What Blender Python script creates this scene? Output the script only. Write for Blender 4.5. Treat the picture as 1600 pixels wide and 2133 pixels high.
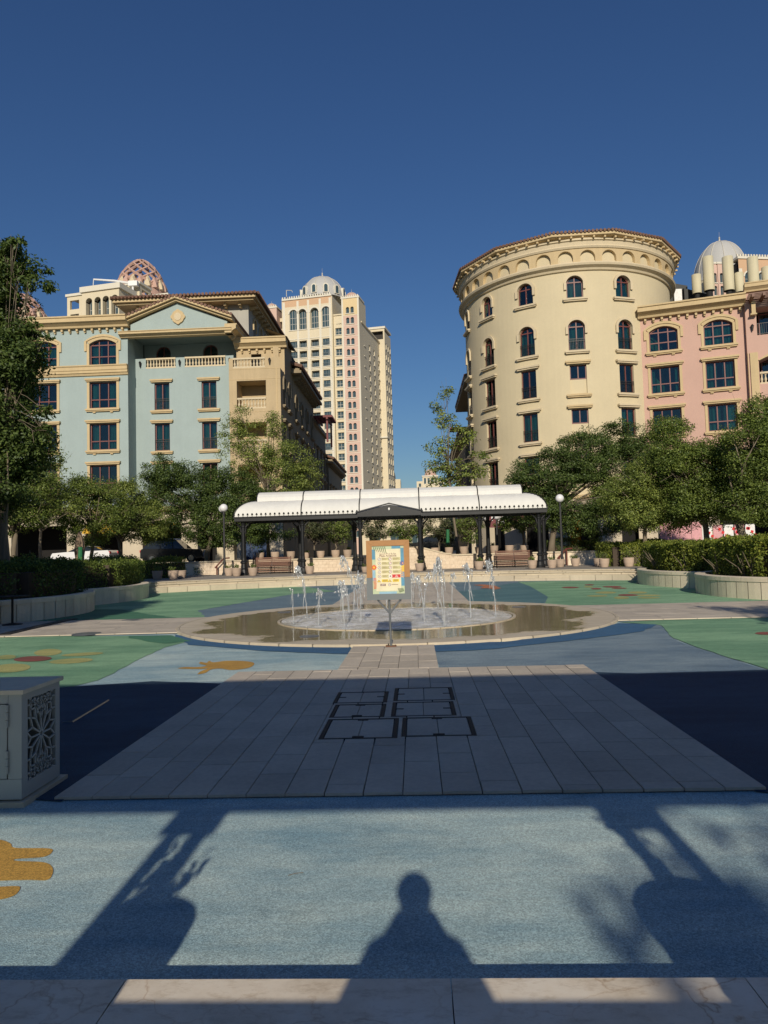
import bpy, bmesh, math, random
import numpy as np
from mathutils import Vector, Matrix
random.seed(7); rng = np.random.default_rng(11)
rad = math.radians; PI = math.pi
sc = bpy.context.scene
for o in list(bpy.data.objects): bpy.data.objects.remove(o)

# ------------------------------------------------------------------ camera
FPX, PITCH, ROLL, YAW, HC = 1500.0, rad(3.2), rad(1.6), rad(2.4), 1.6
def _rz(v):
    c, s = math.cos(YAW), math.sin(YAW)
    return Vector((v[0]*c - v[1]*s, v[0]*s + v[1]*c, v[2]))
_U0 = Vector((0, -math.sin(PITCH), math.cos(PITCH))); _R0 = Vector((1, 0, 0))
CF = _rz((0, math.cos(PITCH), math.sin(PITCH)))
CU = _rz(_U0*math.cos(ROLL) + _R0*math.sin(ROLL))
CR = _rz(_R0*math.cos(ROLL) - _U0*math.sin(ROLL))
cam = bpy.data.cameras.new('camera'); cam_o = bpy.data.objects.new('camera', cam)
sc.collection.objects.link(cam_o)
m3 = Matrix((CR, CU, -CF)).transposed()
cam_o.matrix_world = Matrix.Translation((0, 0, HC)) @ m3.to_4x4()
cam.sensor_fit = 'VERTICAL'; cam.sensor_height = 36.0; cam.lens = 36.0*FPX/2133.0
cam.clip_start = 0.12; cam.clip_end = 6000
sc.camera = cam_o

# ------------------------------------------------------------------ light
SUN_EL, SUN_AZ = rad(23.5), rad(-0.5)          # shadows run along +Y
wd = bpy.data.worlds.new('World'); sc.world = wd; wd.use_nodes = True
nt = wd.node_tree; nt.nodes.clear()
sky = nt.nodes.new('ShaderNodeTexSky'); sky.sky_type = 'NISHITA'; sky.sun_disc = False
sky.sun_elevation = SUN_EL; sky.sun_rotation = PI + SUN_AZ
sky.altitude = 0; sky.air_density = 1.4; sky.dust_density = 0.0; sky.ozone_density = 8.0
bg = nt.nodes.new('ShaderNodeBackground'); bg.inputs[1].default_value = 0.078
wo = nt.nodes.new('ShaderNodeOutputWorld')
hs = nt.nodes.new('ShaderNodeHueSaturation'); hs.inputs['Saturation'].default_value = 1.05; hs.inputs['Hue'].default_value = 0.509
nt.links.new(sky.outputs[0], hs.inputs['Color']); nt.links.new(hs.outputs[0], bg.inputs[0]); nt.links.new(bg.outputs[0], wo.inputs[0])
sl = bpy.data.lights.new('sun', 'SUN'); sl.energy = 5.0; sl.angle = rad(0.55); sl.color = (1.0, 0.90, 0.74)
so = bpy.data.objects.new('sun', sl); sc.collection.objects.link(so)
sd = Vector((math.sin(SUN_AZ)*math.cos(SUN_EL), math.cos(SUN_AZ)*math.cos(SUN_EL), -math.sin(SUN_EL)))
so.rotation_euler = sd.to_track_quat('-Z', 'Y').to_euler()
so.location = (0, -30, 30)
vs = sc.view_settings; vs.view_transform = 'Standard'; vs.look = 'None'; vs.gamma = 1.0
vs.exposure = -0.35; vs.use_curve_mapping = False
sc.render.engine = 'CYCLES'
cy = sc.cycles; cy.max_bounces = 6; cy.diffuse_bounces = 3; cy.glossy_bounces = 3
cy.transmission_bounces = 6; cy.transparent_max_bounces = 12; cy.caustics_reflective = False; cy.caustics_refractive = False
cy.use_denoising = True; cy.sample_clamp_indirect = 6

# ------------------------------------------------------------------ survey helpers (photo pixel -> place)
def ray(px, py): return CF*FPX + CR*(px-800) + CU*(1066.5-py)
def gnd(px, py, z=0.0):
    r = ray(px, py); t = (z-HC)/r.z
    return Vector((r.x*t, r.y*t, z))
def at(px, py, Y):
    r = ray(px, py); t = Y/r.y
    return Vector((r.x*t, Y, HC + r.z*t))

# ------------------------------------------------------------------ materials
MT = {}
def new_mat(name):
    m = bpy.data.materials.new(name); m.use_nodes = True
    n = m.node_tree.nodes; b = n['Principled BSDF']
    MT[name] = m
    return m, m.node_tree, b
def nd(t, typ, **k):
    n = t.nodes.new(typ)
    for a, v in k.items(): setattr(n, a, v)
    return n
def coords(t, world=True, scale=(1, 1, 1)):
    mp = nd(t, 'ShaderNodeMapping'); mp.inputs['Scale'].default_value = scale
    if world:
        g = nd(t, 'ShaderNodeNewGeometry'); t.links.new(g.outputs['Position'], mp.inputs[0])
    else:
        g = nd(t, 'ShaderNodeTexCoord'); t.links.new(g.outputs['Object'], mp.inputs[0])
    return mp.outputs[0]
def noise(t, vec, scale, detail=4, rough=0.6):
    n = nd(t, 'ShaderNodeTexNoise'); n.inputs['Scale'].default_value = scale
    n.inputs['Detail'].default_value = detail; n.inputs['Roughness'].default_value = rough
    t.links.new(vec, n.inputs['Vector']); return n.outputs[0]
def ramp(t, fac, stops):
    r = nd(t, 'ShaderNodeValToRGB'); e = r.color_ramp.elements
    while len(e) < len(stops): e.new(0.5)
    for i, (p, c) in enumerate(stops):
        e[i].position = p; e[i].color = tuple(c) + (1,) if len(c) == 3 else c
    t.links.new(fac, r.inputs[0]); return r.outputs[0]
def mix(t, fac, a, b, mode='MIX'):
    m = nd(t, 'ShaderNodeMix', data_type='RGBA', blend_type=mode)
    for i, v in ((0, fac), (6, a), (7, b)):
        if hasattr(v, 'is_linked') or hasattr(v, 'links'): t.links.new(v, m.inputs[i])
        elif i == 0: m.inputs[0].default_value = v
        else: m.inputs[i].default_value = tuple(v) + (1,)
    return m.outputs[2]
def bump(t, b, h, strength=0.3, dist=0.02):
    bp = nd(t, 'ShaderNodeBump'); bp.inputs['Strength'].default_value = strength; bp.inputs['Distance'].default_value = dist
    t.links.new(h, bp.inputs['Height']); t.links.new(bp.outputs[0], b.inputs['Normal'])
def scalec(c, k): return tuple(min(1, x*k) for x in c)
def weathered(name, col, rough=0.8, var=0.16, big=0.5, small=9.0, streak=0.12, bmp=0.15, metal=0.0, rand=0.0):
    """plain coat with blotches, fine grain and vertical streaks"""
    m, t, b = new_mat(name)
    if name.split('_')[0] in ('wall', 'trim', 'tower', 'dome', 'canvas', 'cylinder') or name == 'stone_pale': col = scalec(col, 0.86)
    v = coords(t)
    n1 = noise(t, v, big, 5); n2 = noise(t, v, small, 6)
    c = ramp(t, n1, [(0.3, scalec(col, 1-var)), (0.72, scalec(col, 1+var*0.6))])
    c = mix(t, 0.35, c, ramp(t, n2, [(0.3, scalec(col, 1-var)), (0.7, scalec(col, 1+var))]))
    if streak:
        vs_ = coords(t, scale=(2.2, 2.2, 0.12)); n3 = noise(t, vs_, 1.6, 5)
        c = mix(t, streak*3, c, ramp(t, n3, [(0.42, scalec(col, 0.72)), (0.62, col)]), 'MIX')
    if rand:
        oi = nd(t, 'ShaderNodeObjectInfo')
        c = mix(t, 1.0, c, ramp(t, oi.outputs['Random'], [(0, (1-rand,)*3), (1, (1+rand*0.4,)*3)]), 'MULTIPLY')
    t.links.new(c, b.inputs['Base Color'])
    b.inputs['Roughness'].default_value = rough; b.inputs['Metallic'].default_value = metal
    if bmp: bump(t, b, n2, bmp, 0.01)
    return m
def plain(name, col, rough=0.5, metal=0.0):
    m, t, b = new_mat(name)
    n1 = noise(t, coords(t), 6, 4)
    t.links.new(ramp(t, n1, [(0.3, scalec(col, .85)), (0.7, scalec(col, 1.1))]), b.inputs['Base Color'])
    b.inputs['Roughness'].default_value = rough; b.inputs['Metallic'].default_value = metal
    return m

weathered('wall_blue', (0.40, 0.49, 0.48), streak=0.03, var=0.1)
weathered('wall_beige', (0.715, 0.61, 0.40), streak=0.02, var=0.08)
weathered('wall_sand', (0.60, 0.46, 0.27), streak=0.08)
weathered('wall_pink', (0.655, 0.42, 0.335), streak=0.02, var=0.08)
weathered('wall_grey', (0.50, 0.48, 0.42), streak=0.08)
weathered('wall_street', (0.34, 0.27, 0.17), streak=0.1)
weathered('trim', (0.68, 0.52, 0.29), var=0.12, streak=0.08)
weathered('trim_light', (0.74, 0.62, 0.42), var=0.12, streak=0.06)
weathered('tower_cream', (0.80, 0.70, 0.50), var=0.08, big=0.08, streak=0.04)
weathered('tower_white', (0.82, 0.77, 0.64), var=0.06, big=0.08, streak=0.04)
weathered('tower_pink', (0.74, 0.52, 0.42), var=0.08, big=0.08, streak=0.04)
weathered('tower_tan', (0.70, 0.46, 0.28), var=0.08, big=0.08, streak=0.04)
weathered('tower_yellow', (0.82, 0.64, 0.36), var=0.08, big=0.08, streak=0.04)
weathered('dome_grey', (0.56, 0.555, 0.53), var=0.10, big=0.1, streak=0.05, rough=0.6)
weathered('dome_pink', (0.62, 0.40, 0.32), var=0.10, big=0.1, streak=0.05)
weathered('dome_rib', (0.62, 0.58, 0.50), var=0.05, streak=0)
weathered('stone_pale', (0.72, 0.62, 0.46), var=0.16, big=0.9, small=14, streak=0.07, rand=0.14)
weathered('stone_planter', (0.86, 0.74, 0.56), var=0.16, big=1.2, small=16, streak=0.08, rand=0.12)
weathered('slab', (0.59, 0.515, 0.415), var=0.24, big=1.4, small=26, streak=0, rand=0.12, bmp=0.2, rough=0.75)
weathered('joint', (0.17, 0.15, 0.13), streak=0)
weathered('pot_clay', (0.50, 0.385, 0.295), var=0.16, big=3, small=30, streak=0.05, rand=0.12)
weathered('soil', (0.07, 0.05, 0.035), streak=0)
weathered('asphalt', (0.07, 0.07, 0.07), streak=0, small=40)
weathered('street_paving', (0.34, 0.30, 0.25), streak=0, small=12)
weathered('tile_roof', (0.20, 0.11, 0.075), var=0.35, big=2, streak=0)
weathered('cylinder_paint', (0.72, 0.65, 0.44), var=0.08, big=0.8, streak=0.1)
weathered('bark', (0.21, 0.17, 0.12), var=0.35, big=2, small=14, streak=0.2, bmp=0.5)
weathered('wood', (0.17, 0.075, 0.045), var=0.2, big=3, small=30, streak=0.0, rough=0.55)
weathered('wood_sign', (0.40, 0.19, 0.055), var=0.16, big=4, small=30, streak=0.12, rough=0.5)
weathered('canvas', (0.86, 0.85, 0.80), var=0.05, big=0.7, small=4, streak=0.05, rough=0.7, bmp=0.05)
weathered('cabinet_white', (0.44, 0.45, 0.43), var=0.05, small=30, streak=0.04, rough=0.45, bmp=0.03)
weathered('sign_grey', (0.145, 0.165, 0.175), var=0.06, streak=0.0, rough=0.45, bmp=0.02)
plain('iron', (0.018, 0.019, 0.021), 0.4, 0.3)
plain('lamp_iron', (0.05, 0.05, 0.052), 0.45, 0.3)
plain('steel', (0.20, 0.215, 0.23), 0.35, 0.5)
plain('rust', (0.16, 0.07, 0.035), 0.8)
plain('frame_red', (0.17, 0.052, 0.045), 0.5)
plain('frame_white', (0.55, 0.53, 0.47), 0.5)
plain('frame_grey', (0.20, 0.22, 0.22), 0.5)
plain('rail_black', (0.02, 0.018, 0.017), 0.5)
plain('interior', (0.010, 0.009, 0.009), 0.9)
plain('shade_interior', (0.05, 0.045, 0.04), 0.9)
plain('maroon', (0.16, 0.03, 0.035), 0.6)
plain('dark_metal_roof', (0.03, 0.032, 0.03), 0.6)
plain('white_paint', (0.8, 0.8, 0.78), 0.5)
plain('orange_cloth', (0.62, 0.25, 0.02), 0.8)
plain('yellow_cloth', (0.70, 0.42, 0.04), 0.8)
plain('blue_front', (0.012, 0.045, 0.13), 0.5)
plain('green_wrap', (0.02, 0.16, 0.06), 0.7)
plain('pink_hoarding', (0.66, 0.34, 0.36), 0.6)
plain('umbrella_cloth', (0.22, 0.16, 0.11), 0.9)
plain('rubber_black', (0.015, 0.015, 0.015), 0.8)
plain('handrail', (0.14, 0.04, 0.03), 0.45)
plain('robe', (0.05, 0.05, 0.06), 0.9)
plain('skin_tone', (0.45, 0.27, 0.18), 0.6)

def glass_mat(name, tint, refl=0.10):
    m, t, b = new_mat(name); t.nodes.remove(b)
    tr = nd(t, 'ShaderNodeBsdfTransparent'); tr.inputs[0].default_value = tint + (1,)
    gl = nd(t, 'ShaderNodeBsdfGlossy'); gl.inputs[0].default_value = (0.85, 0.92, 0.95, 1); gl.inputs[1].default_value = 0.03
    lw = nd(t, 'ShaderNodeLayerWeight'); lw.inputs[0].default_value = 0.35
    ml = nd(t, 'ShaderNodeMath', operation='MULTIPLY_ADD'); ml.inputs[1].default_value = 0.8; ml.inputs[2].default_value = refl
    t.links.new(lw.outputs['Fresnel'], ml.inputs[0])
    mx = nd(t, 'ShaderNodeMixShader'); t.links.new(ml.outputs[0], mx.inputs[0])
    t.links.new(tr.outputs[0], mx.inputs[1]); t.links.new(gl.outputs[0], mx.inputs[2])
    t.links.new(mx.outputs[0], t.nodes['Material Output'].inputs[0])
glass_mat('glass', (0.37, 0.58, 0.57), 0.035)
m, t, b = new_mat('tower_glass'); b.inputs['Base Color'].default_value = (0.05, 0.085, 0.10, 1); b.inputs['Roughness'].default_value = 0.12
m, t, b = new_mat('curtain')
wv = noise(t, coords(t, scale=(7, 7, 0.2)), 1.0, 3)
t.links.new(ramp(t, wv, [(0.34, (0.09, 0.14, 0.13)), (0.66, (0.50, 0.55, 0.50))]), b.inputs['Base Color']); b.inputs['Roughness'].default_value = 0.9
m, t, b = new_mat('globe'); b.inputs['Base Color'].default_value = (0.80, 0.80, 0.80, 1); b.inputs['Roughness'].default_value = 0.15
m, t, b = new_mat('car_dark'); b.inputs['Base Color'].default_value = (0.035, 0.037, 0.04, 1); b.inputs['Roughness'].default_value = 0.18; b.inputs['Metallic'].default_value = 0.5
m, t, b = new_mat('car_white'); b.inputs['Base Color'].default_value = (0.75, 0.75, 0.75, 1); b.inputs['Roughness'].default_value = 0.2
m, t, b = new_mat('car_glass'); b.inputs['Base Color'].default_value = (0.02, 0.025, 0.03, 1); b.inputs['Roughness'].default_value = 0.05
m, t, b = new_mat('car_chrome'); b.inputs['Base Color'].default_value = (0.5, 0.5, 0.5, 1); b.inputs['Roughness'].default_value = 0.2; b.inputs['Metallic'].default_value = 1
for nm, c in (('print_cream', (0.80, 0.72, 0.50)), ('print_olive', (0.60, 0.55, 0.28)), ('print_red', (0.62, 0.03, 0.035)), ('print_yellow', (0.80, 0.58, 0.04)),
              ('print_blue', (0.10, 0.30, 0.45)), ('print_sky', (0.30, 0.50, 0.62)), ('print_green', (0.12, 0.17, 0.07)), ('print_mint', (0.52, 0.60, 0.40)), ('print_orange', (0.75, 0.12, 0.03)),
              ('print_peach', (0.80, 0.40, 0.15)), ('print_brown', (0.22, 0.10, 0.07)), ('print_violet', (0.13, 0.12, 0.32)), ('print_white', (0.8, 0.78, 0.7))):
    plain(nm, c, 0.35)

def rubber(name, c1, c2, wet=False):
    """speckled poured-rubber play surface, brush-blotched"""
    m, t, b = new_mat(name); v = coords(t)
    n1 = noise(t, coords(t, scale=(0.45, 1.0, 1)), 0.7, 6, 0.65)
    n1b = noise(t, coords(t, scale=(0.35, 1.4, 1)), 3.0, 6, 0.7)
    c = ramp(t, n1, [(0.42, c2), (0.57, c1)])
    c = mix(t, 0.45, c, ramp(t, n1b, [(0.35, c2), (0.65, c1)]))
    sp = nd(t, 'ShaderNodeTexVoronoi'); sp.inputs['Scale'].default_value = 165; t.links.new(v, sp.inputs['Vector'])
    vv = nd(t, 'ShaderNodeSeparateColor'); t.links.new(sp.outputs['Color'], vv.inputs[0])
    c = mix(t, 0.62, c, ramp(t, vv.outputs[0], [(0.0, (0.5,)*3), (0.5, (1.0,)*3), (1.0, (1.6, 1.6, 1.55))]), 'MULTIPLY')
    st = noise(t, coords(t, scale=(0.6, 0.6, 1)), 2.3, 7, 0.75)
    c = mix(t, 0.5, c, ramp(t, st, [(0.30, (0.62,)*3), (0.46, (1, 1, 1))]), 'MULTIPLY')
    gr = noise(t, coords(t, scale=(1.0, 0.5, 1)), 6.5, 8, 0.8)
    c = mix(t, 0.35, c, ramp(t, gr, [(0.30, (0.45, 0.43, 0.40)), (0.42, (1, 1, 1)), (0.66, (1, 1, 1)), (0.76, (1.25, 1.22, 1.12))]), 'MULTIPLY')
    t.links.new(c, b.inputs['Base Color']); b.inputs['Roughness'].default_value = 0.85
    bump(t, b, sp.outputs['Distance'], 0.35, 0.005)
    return m
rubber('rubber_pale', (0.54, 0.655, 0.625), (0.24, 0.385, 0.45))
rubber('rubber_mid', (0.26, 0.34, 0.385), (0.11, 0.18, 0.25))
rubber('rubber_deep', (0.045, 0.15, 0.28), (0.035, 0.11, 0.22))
rubber('rubber_shade_navy', (0.022, 0.070, 0.125), (0.008, 0.034, 0.072))  # blue rubber with deep shade worked into its colour
rubber('rubber_teal', (0.10, 0.22, 0.235), (0.055, 0.15, 0.18))
rubber('rubber_slate', (0.17, 0.255, 0.30), (0.11, 0.18, 0.24))
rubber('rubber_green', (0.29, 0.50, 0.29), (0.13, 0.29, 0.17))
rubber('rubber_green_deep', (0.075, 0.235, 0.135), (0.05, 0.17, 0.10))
rubber('rubber_ochre', (0.62, 0.36, 0.075), (0.45, 0.25, 0.05))
rubber('rubber_yellow', (0.50, 0.46, 0.17), (0.30, 0.33, 0.12))
rubber('rubber_red', (0.33, 0.085, 0.07), (0.19, 0.075, 0.055))
rubber('rubber_coral', (0.55, 0.20, 0.09), (0.4, 0.13, 0.06))

# marble tread with veins
m, t, b = new_mat('marble'); v = coords(t)
nA = noise(t, v, 2.2, 8, 0.7)
dv = nd(t, 'ShaderNodeVectorMath', operation='MULTIPLY_ADD'); dv.inputs[1].default_value = (0.55,)*3
nc = nd(t, 'ShaderNodeTexNoise'); nc.inputs['Scale'].default_value = 3.0; nc.inputs['Detail'].default_value = 8; t.links.new(v, nc.inputs['Vector'])
t.links.new(nc.outputs['Color'], dv.inputs[0]); t.links.new(v, dv.inputs[2])
vo = nd(t, 'ShaderNodeTexVoronoi', feature='DISTANCE_TO_EDGE'); vo.inputs['Scale'].default_value = 3.4; t.links.new(dv.outputs[0], vo.inputs['Vector'])
base = ramp(t, nA, [(0.3, (0.64, 0.54, 0.41)), (0.5, (0.84, 0.74, 0.60)), (0.7, (0.92, 0.85, 0.73))])
ve = ramp(t, vo.outputs['Distance'], [(0.0, (0.55, 0.40, 0.28)), (0.010, (0.85, 0.78, 0.7)), (0.03, (1, 1, 1))])
vg = ramp(t, noise(t, v, 1.7, 5, 0.6), [(0.42, (0, 0, 0)), (0.58, (1, 1, 1))])
c = mix(t, vg, base, mix(t, 0.8, base, ve, 'MULTIPLY'))
nf2 = noise(t, coords(t, scale=(1.2, 2.5, 1)), 9.0, 8, 0.75)
c = mix(t, 0.5, c, ramp(t, nf2, [(0.36, (0.62, 0.55, 0.46)), (0.5, (1, 1, 1))]), 'MULTIPLY'); t.links.new(c, b.inputs['Base Color']); b.inputs['Roughness'].default_value = 0.42

# retaining wall: small stone tiles too fine to pick apart
m, t, b = new_mat('tile_wall')
mpw = coords(t, scale=(1, 1, 1))
sx = nd(t, 'ShaderNodeSeparateXYZ'); t.links.new(mpw, sx.inputs[0])
cb = nd(t, 'ShaderNodeCombineXYZ'); t.links.new(sx.outputs[0], cb.inputs[0]); t.links.new(sx.outputs[2], cb.inputs[1])
br = nd(t, 'ShaderNodeTexBrick'); br.inputs['Scale'].default_value = 1.0
br.inputs['Brick Width'].default_value = 0.24; br.inputs['Row Height'].default_value = 0.19; br.inputs['Mortar Size'].default_value = 0.008
br.inputs['Color1'].default_value = (0.80, 0.66, 0.50, 1); br.inputs['Color2'].default_value = (0.68, 0.54, 0.39, 1); br.inputs['Mortar'].default_value = (0.40, 0.30, 0.20, 1)
br.offset = 0.35
t.links.new(cb.outputs[0], br.inputs['Vector'])
c = mix(t, 0.4, br.outputs[0], ramp(t, noise(t, mpw, 5, 5), [(0.3, (0.5, 0.4, 0.3)), (0.7, (0.85, 0.74, 0.6))]))
t.links.new(c, b.inputs['Base Color']); b.inputs['Roughness'].default_value = 0.8
bump(t, b, br.outputs['Fac'], -0.4, 0.01)

# fountain basin: stone with a wet film in the shallow dish, dry towards the rim
m, t, b = new_mat('basin_stone'); v = coords(t)
tc = nd(t, 'ShaderNodeTexCoord'); ln = nd(t, 'ShaderNodeVectorMath', operation='LENGTH'); t.links.new(tc.outputs['Object'], ln.inputs[0])
nw = noise(t, v, 0.55, 6, 0.6)
ad = nd(t, 'ShaderNodeMath', operation='MULTIPLY_ADD'); ad.inputs[1].default_value = 3.2; t.links.new(nw, ad.inputs[0]); t.links.new(ln.outputs['Value'], ad.inputs[2])
wet = ramp(t, ad.outputs[0], [(0.0, (1, 1, 1)), (1.0, (1, 1, 1))])
mr = nd(t, 'ShaderNodeMapRange'); mr.inputs[1].default_value = 5.95; mr.inputs[2].default_value = 6.15; mr.inputs[3].default_value = 1.0; mr.inputs[4].default_value = 0.0
t.links.new(ad.outputs[0], mr.inputs[0])
ns = noise(t, coords(t, scale=(0.5, 1.3, 1)), 2.5, 7, 0.7)
dry = ramp(t, ns, [(0.3, (0.52, 0.44, 0.32)), (0.7, (0.68, 0.59, 0.45))])
wetc = ramp(t, ns, [(0.3, (0.33, 0.262, 0.135)), (0.7, (0.54, 0.445, 0.275))])
t.links.new(mix(t, mr.outputs[0], dry, wetc), b.inputs['Base Color'])
rr = nd(t, 'ShaderNodeMapRange'); rr.inputs[3].default_value = 0.75; rr.inputs[4].default_value = 0.075; t.links.new(mr.outputs[0], rr.inputs[0]); t.links.new(rr.outputs[0], b.inputs['Roughness'])
bw = noise(t, coords(t, scale=(1.0, 2.2, 1)), 4.0, 3, 0.5); bump(t, b, bw, 0.05, 0.02)
m, t, b = new_mat('foam'); v = coords(t)
nf = noise(t, v, 2.2, 9, 0.72)
t.links.new(ramp(t, nf, [(0.36, (0.42, 0.38, 0.30)), (0.50, (0.66, 0.64, 0.58)), (0.60, (0.92, 0.92, 0.91))]), b.inputs['Base Color'])
b.inputs['Roughness'].default_value = 0.25; bump(t, b, nf, 0.8, 0.05)
m, t, b = new_mat('water'); t.nodes.remove(b)
tr = nd(t, 'ShaderNodeBsdfTransparent'); tr.inputs[0].default_value = (0.9, 0.92, 0.93, 1)
gl = nd(t, 'ShaderNodeBsdfGlossy'); gl.inputs[0].default_value = (1, 1, 1, 1); gl.inputs[1].default_value = 0.12
df = nd(t, 'ShaderNodeBsdfDiffuse'); df.inputs[0].default_value = (0.82, 0.84, 0.86, 1)
tl = nd(t, 'ShaderNodeBsdfTranslucent'); tl.inputs[0].default_value = (0.85, 0.87, 0.9, 1)
a1 = nd(t, 'ShaderNodeMixShader'); a1.inputs[0].default_value = 0.4; t.links.new(df.outputs[0], a1.inputs[1]); t.links.new(gl.outputs[0], a1.inputs[2])
a2 = nd(t, 'ShaderNodeMixShader'); a2.inputs[0].default_value = 0.42; t.links.new(tr.outputs[0], a2.inputs[1]); t.links.new(a1.outputs[0], a2.inputs[2])
t.links.new(a2.outputs[0], t.nodes['Material Output'].inputs[0])

def leaf_mat(name, dark, light, trans=0.35):
    m, t, b = new_mat(name); t.nodes.remove(b)
    g = nd(t, 'ShaderNodeNewGeometry')
    c = ramp(t, g.outputs['Random Per Island'], [(0.0, dark), (0.55, tuple((a+b_)/2 for a, b_ in zip(dark, light))), (1.0, light)])
    c = mix(t, 0.6, c, ramp(t, noise(t, coords(t), 0.9, 4), [(0.35, (0.6, 0.65, 0.6)), (0.65, (1.25, 1.2, 1.1))]), 'MULTIPLY')
    d = nd(t, 'ShaderNodeBsdfDiffuse'); tl = nd(t, 'ShaderNodeBsdfTranslucent'); gl = nd(t, 'ShaderNodeBsdfGlossy'); gl.inputs[1].default_value = 0.5
    gl.inputs[0].default_value = (0.7, 0.75, 0.7, 1)
    t.links.new(c, d.inputs[0]); t.links.new(c, tl.inputs[0])
    x = nd(t, 'ShaderNodeMixShader'); x.inputs[0].default_value = trans; t.links.new(d.outputs[0], x.inputs[1]); t.links.new(tl.outputs[0], x.inputs[2])
    y = nd(t, 'ShaderNodeMixShader'); y.inputs[0].default_value = 0.03; t.links.new(x.outputs[0], y.inputs[1]); t.links.new(gl.outputs[0], y.inputs[2])
    t.links.new(y.outputs[0], t.nodes['Material Output'].inputs[0])
leaf_mat('leaf_dark', (0.036, 0.070, 0.018), (0.17, 0.235, 0.058))
leaf_mat('leaf_mid', (0.065, 0.108, 0.022), (0.275, 0.345, 0.075))
leaf_mat('leaf_light', (0.095, 0.145, 0.030), (0.38, 0.44, 0.11))
leaf_mat('leaf_hedge', (0.10, 0.155, 0.024), (0.38, 0.41, 0.075))
leaf_mat('leaf_olive', (0.06, 0.08, 0.035), (0.16, 0.17, 0.075))

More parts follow.
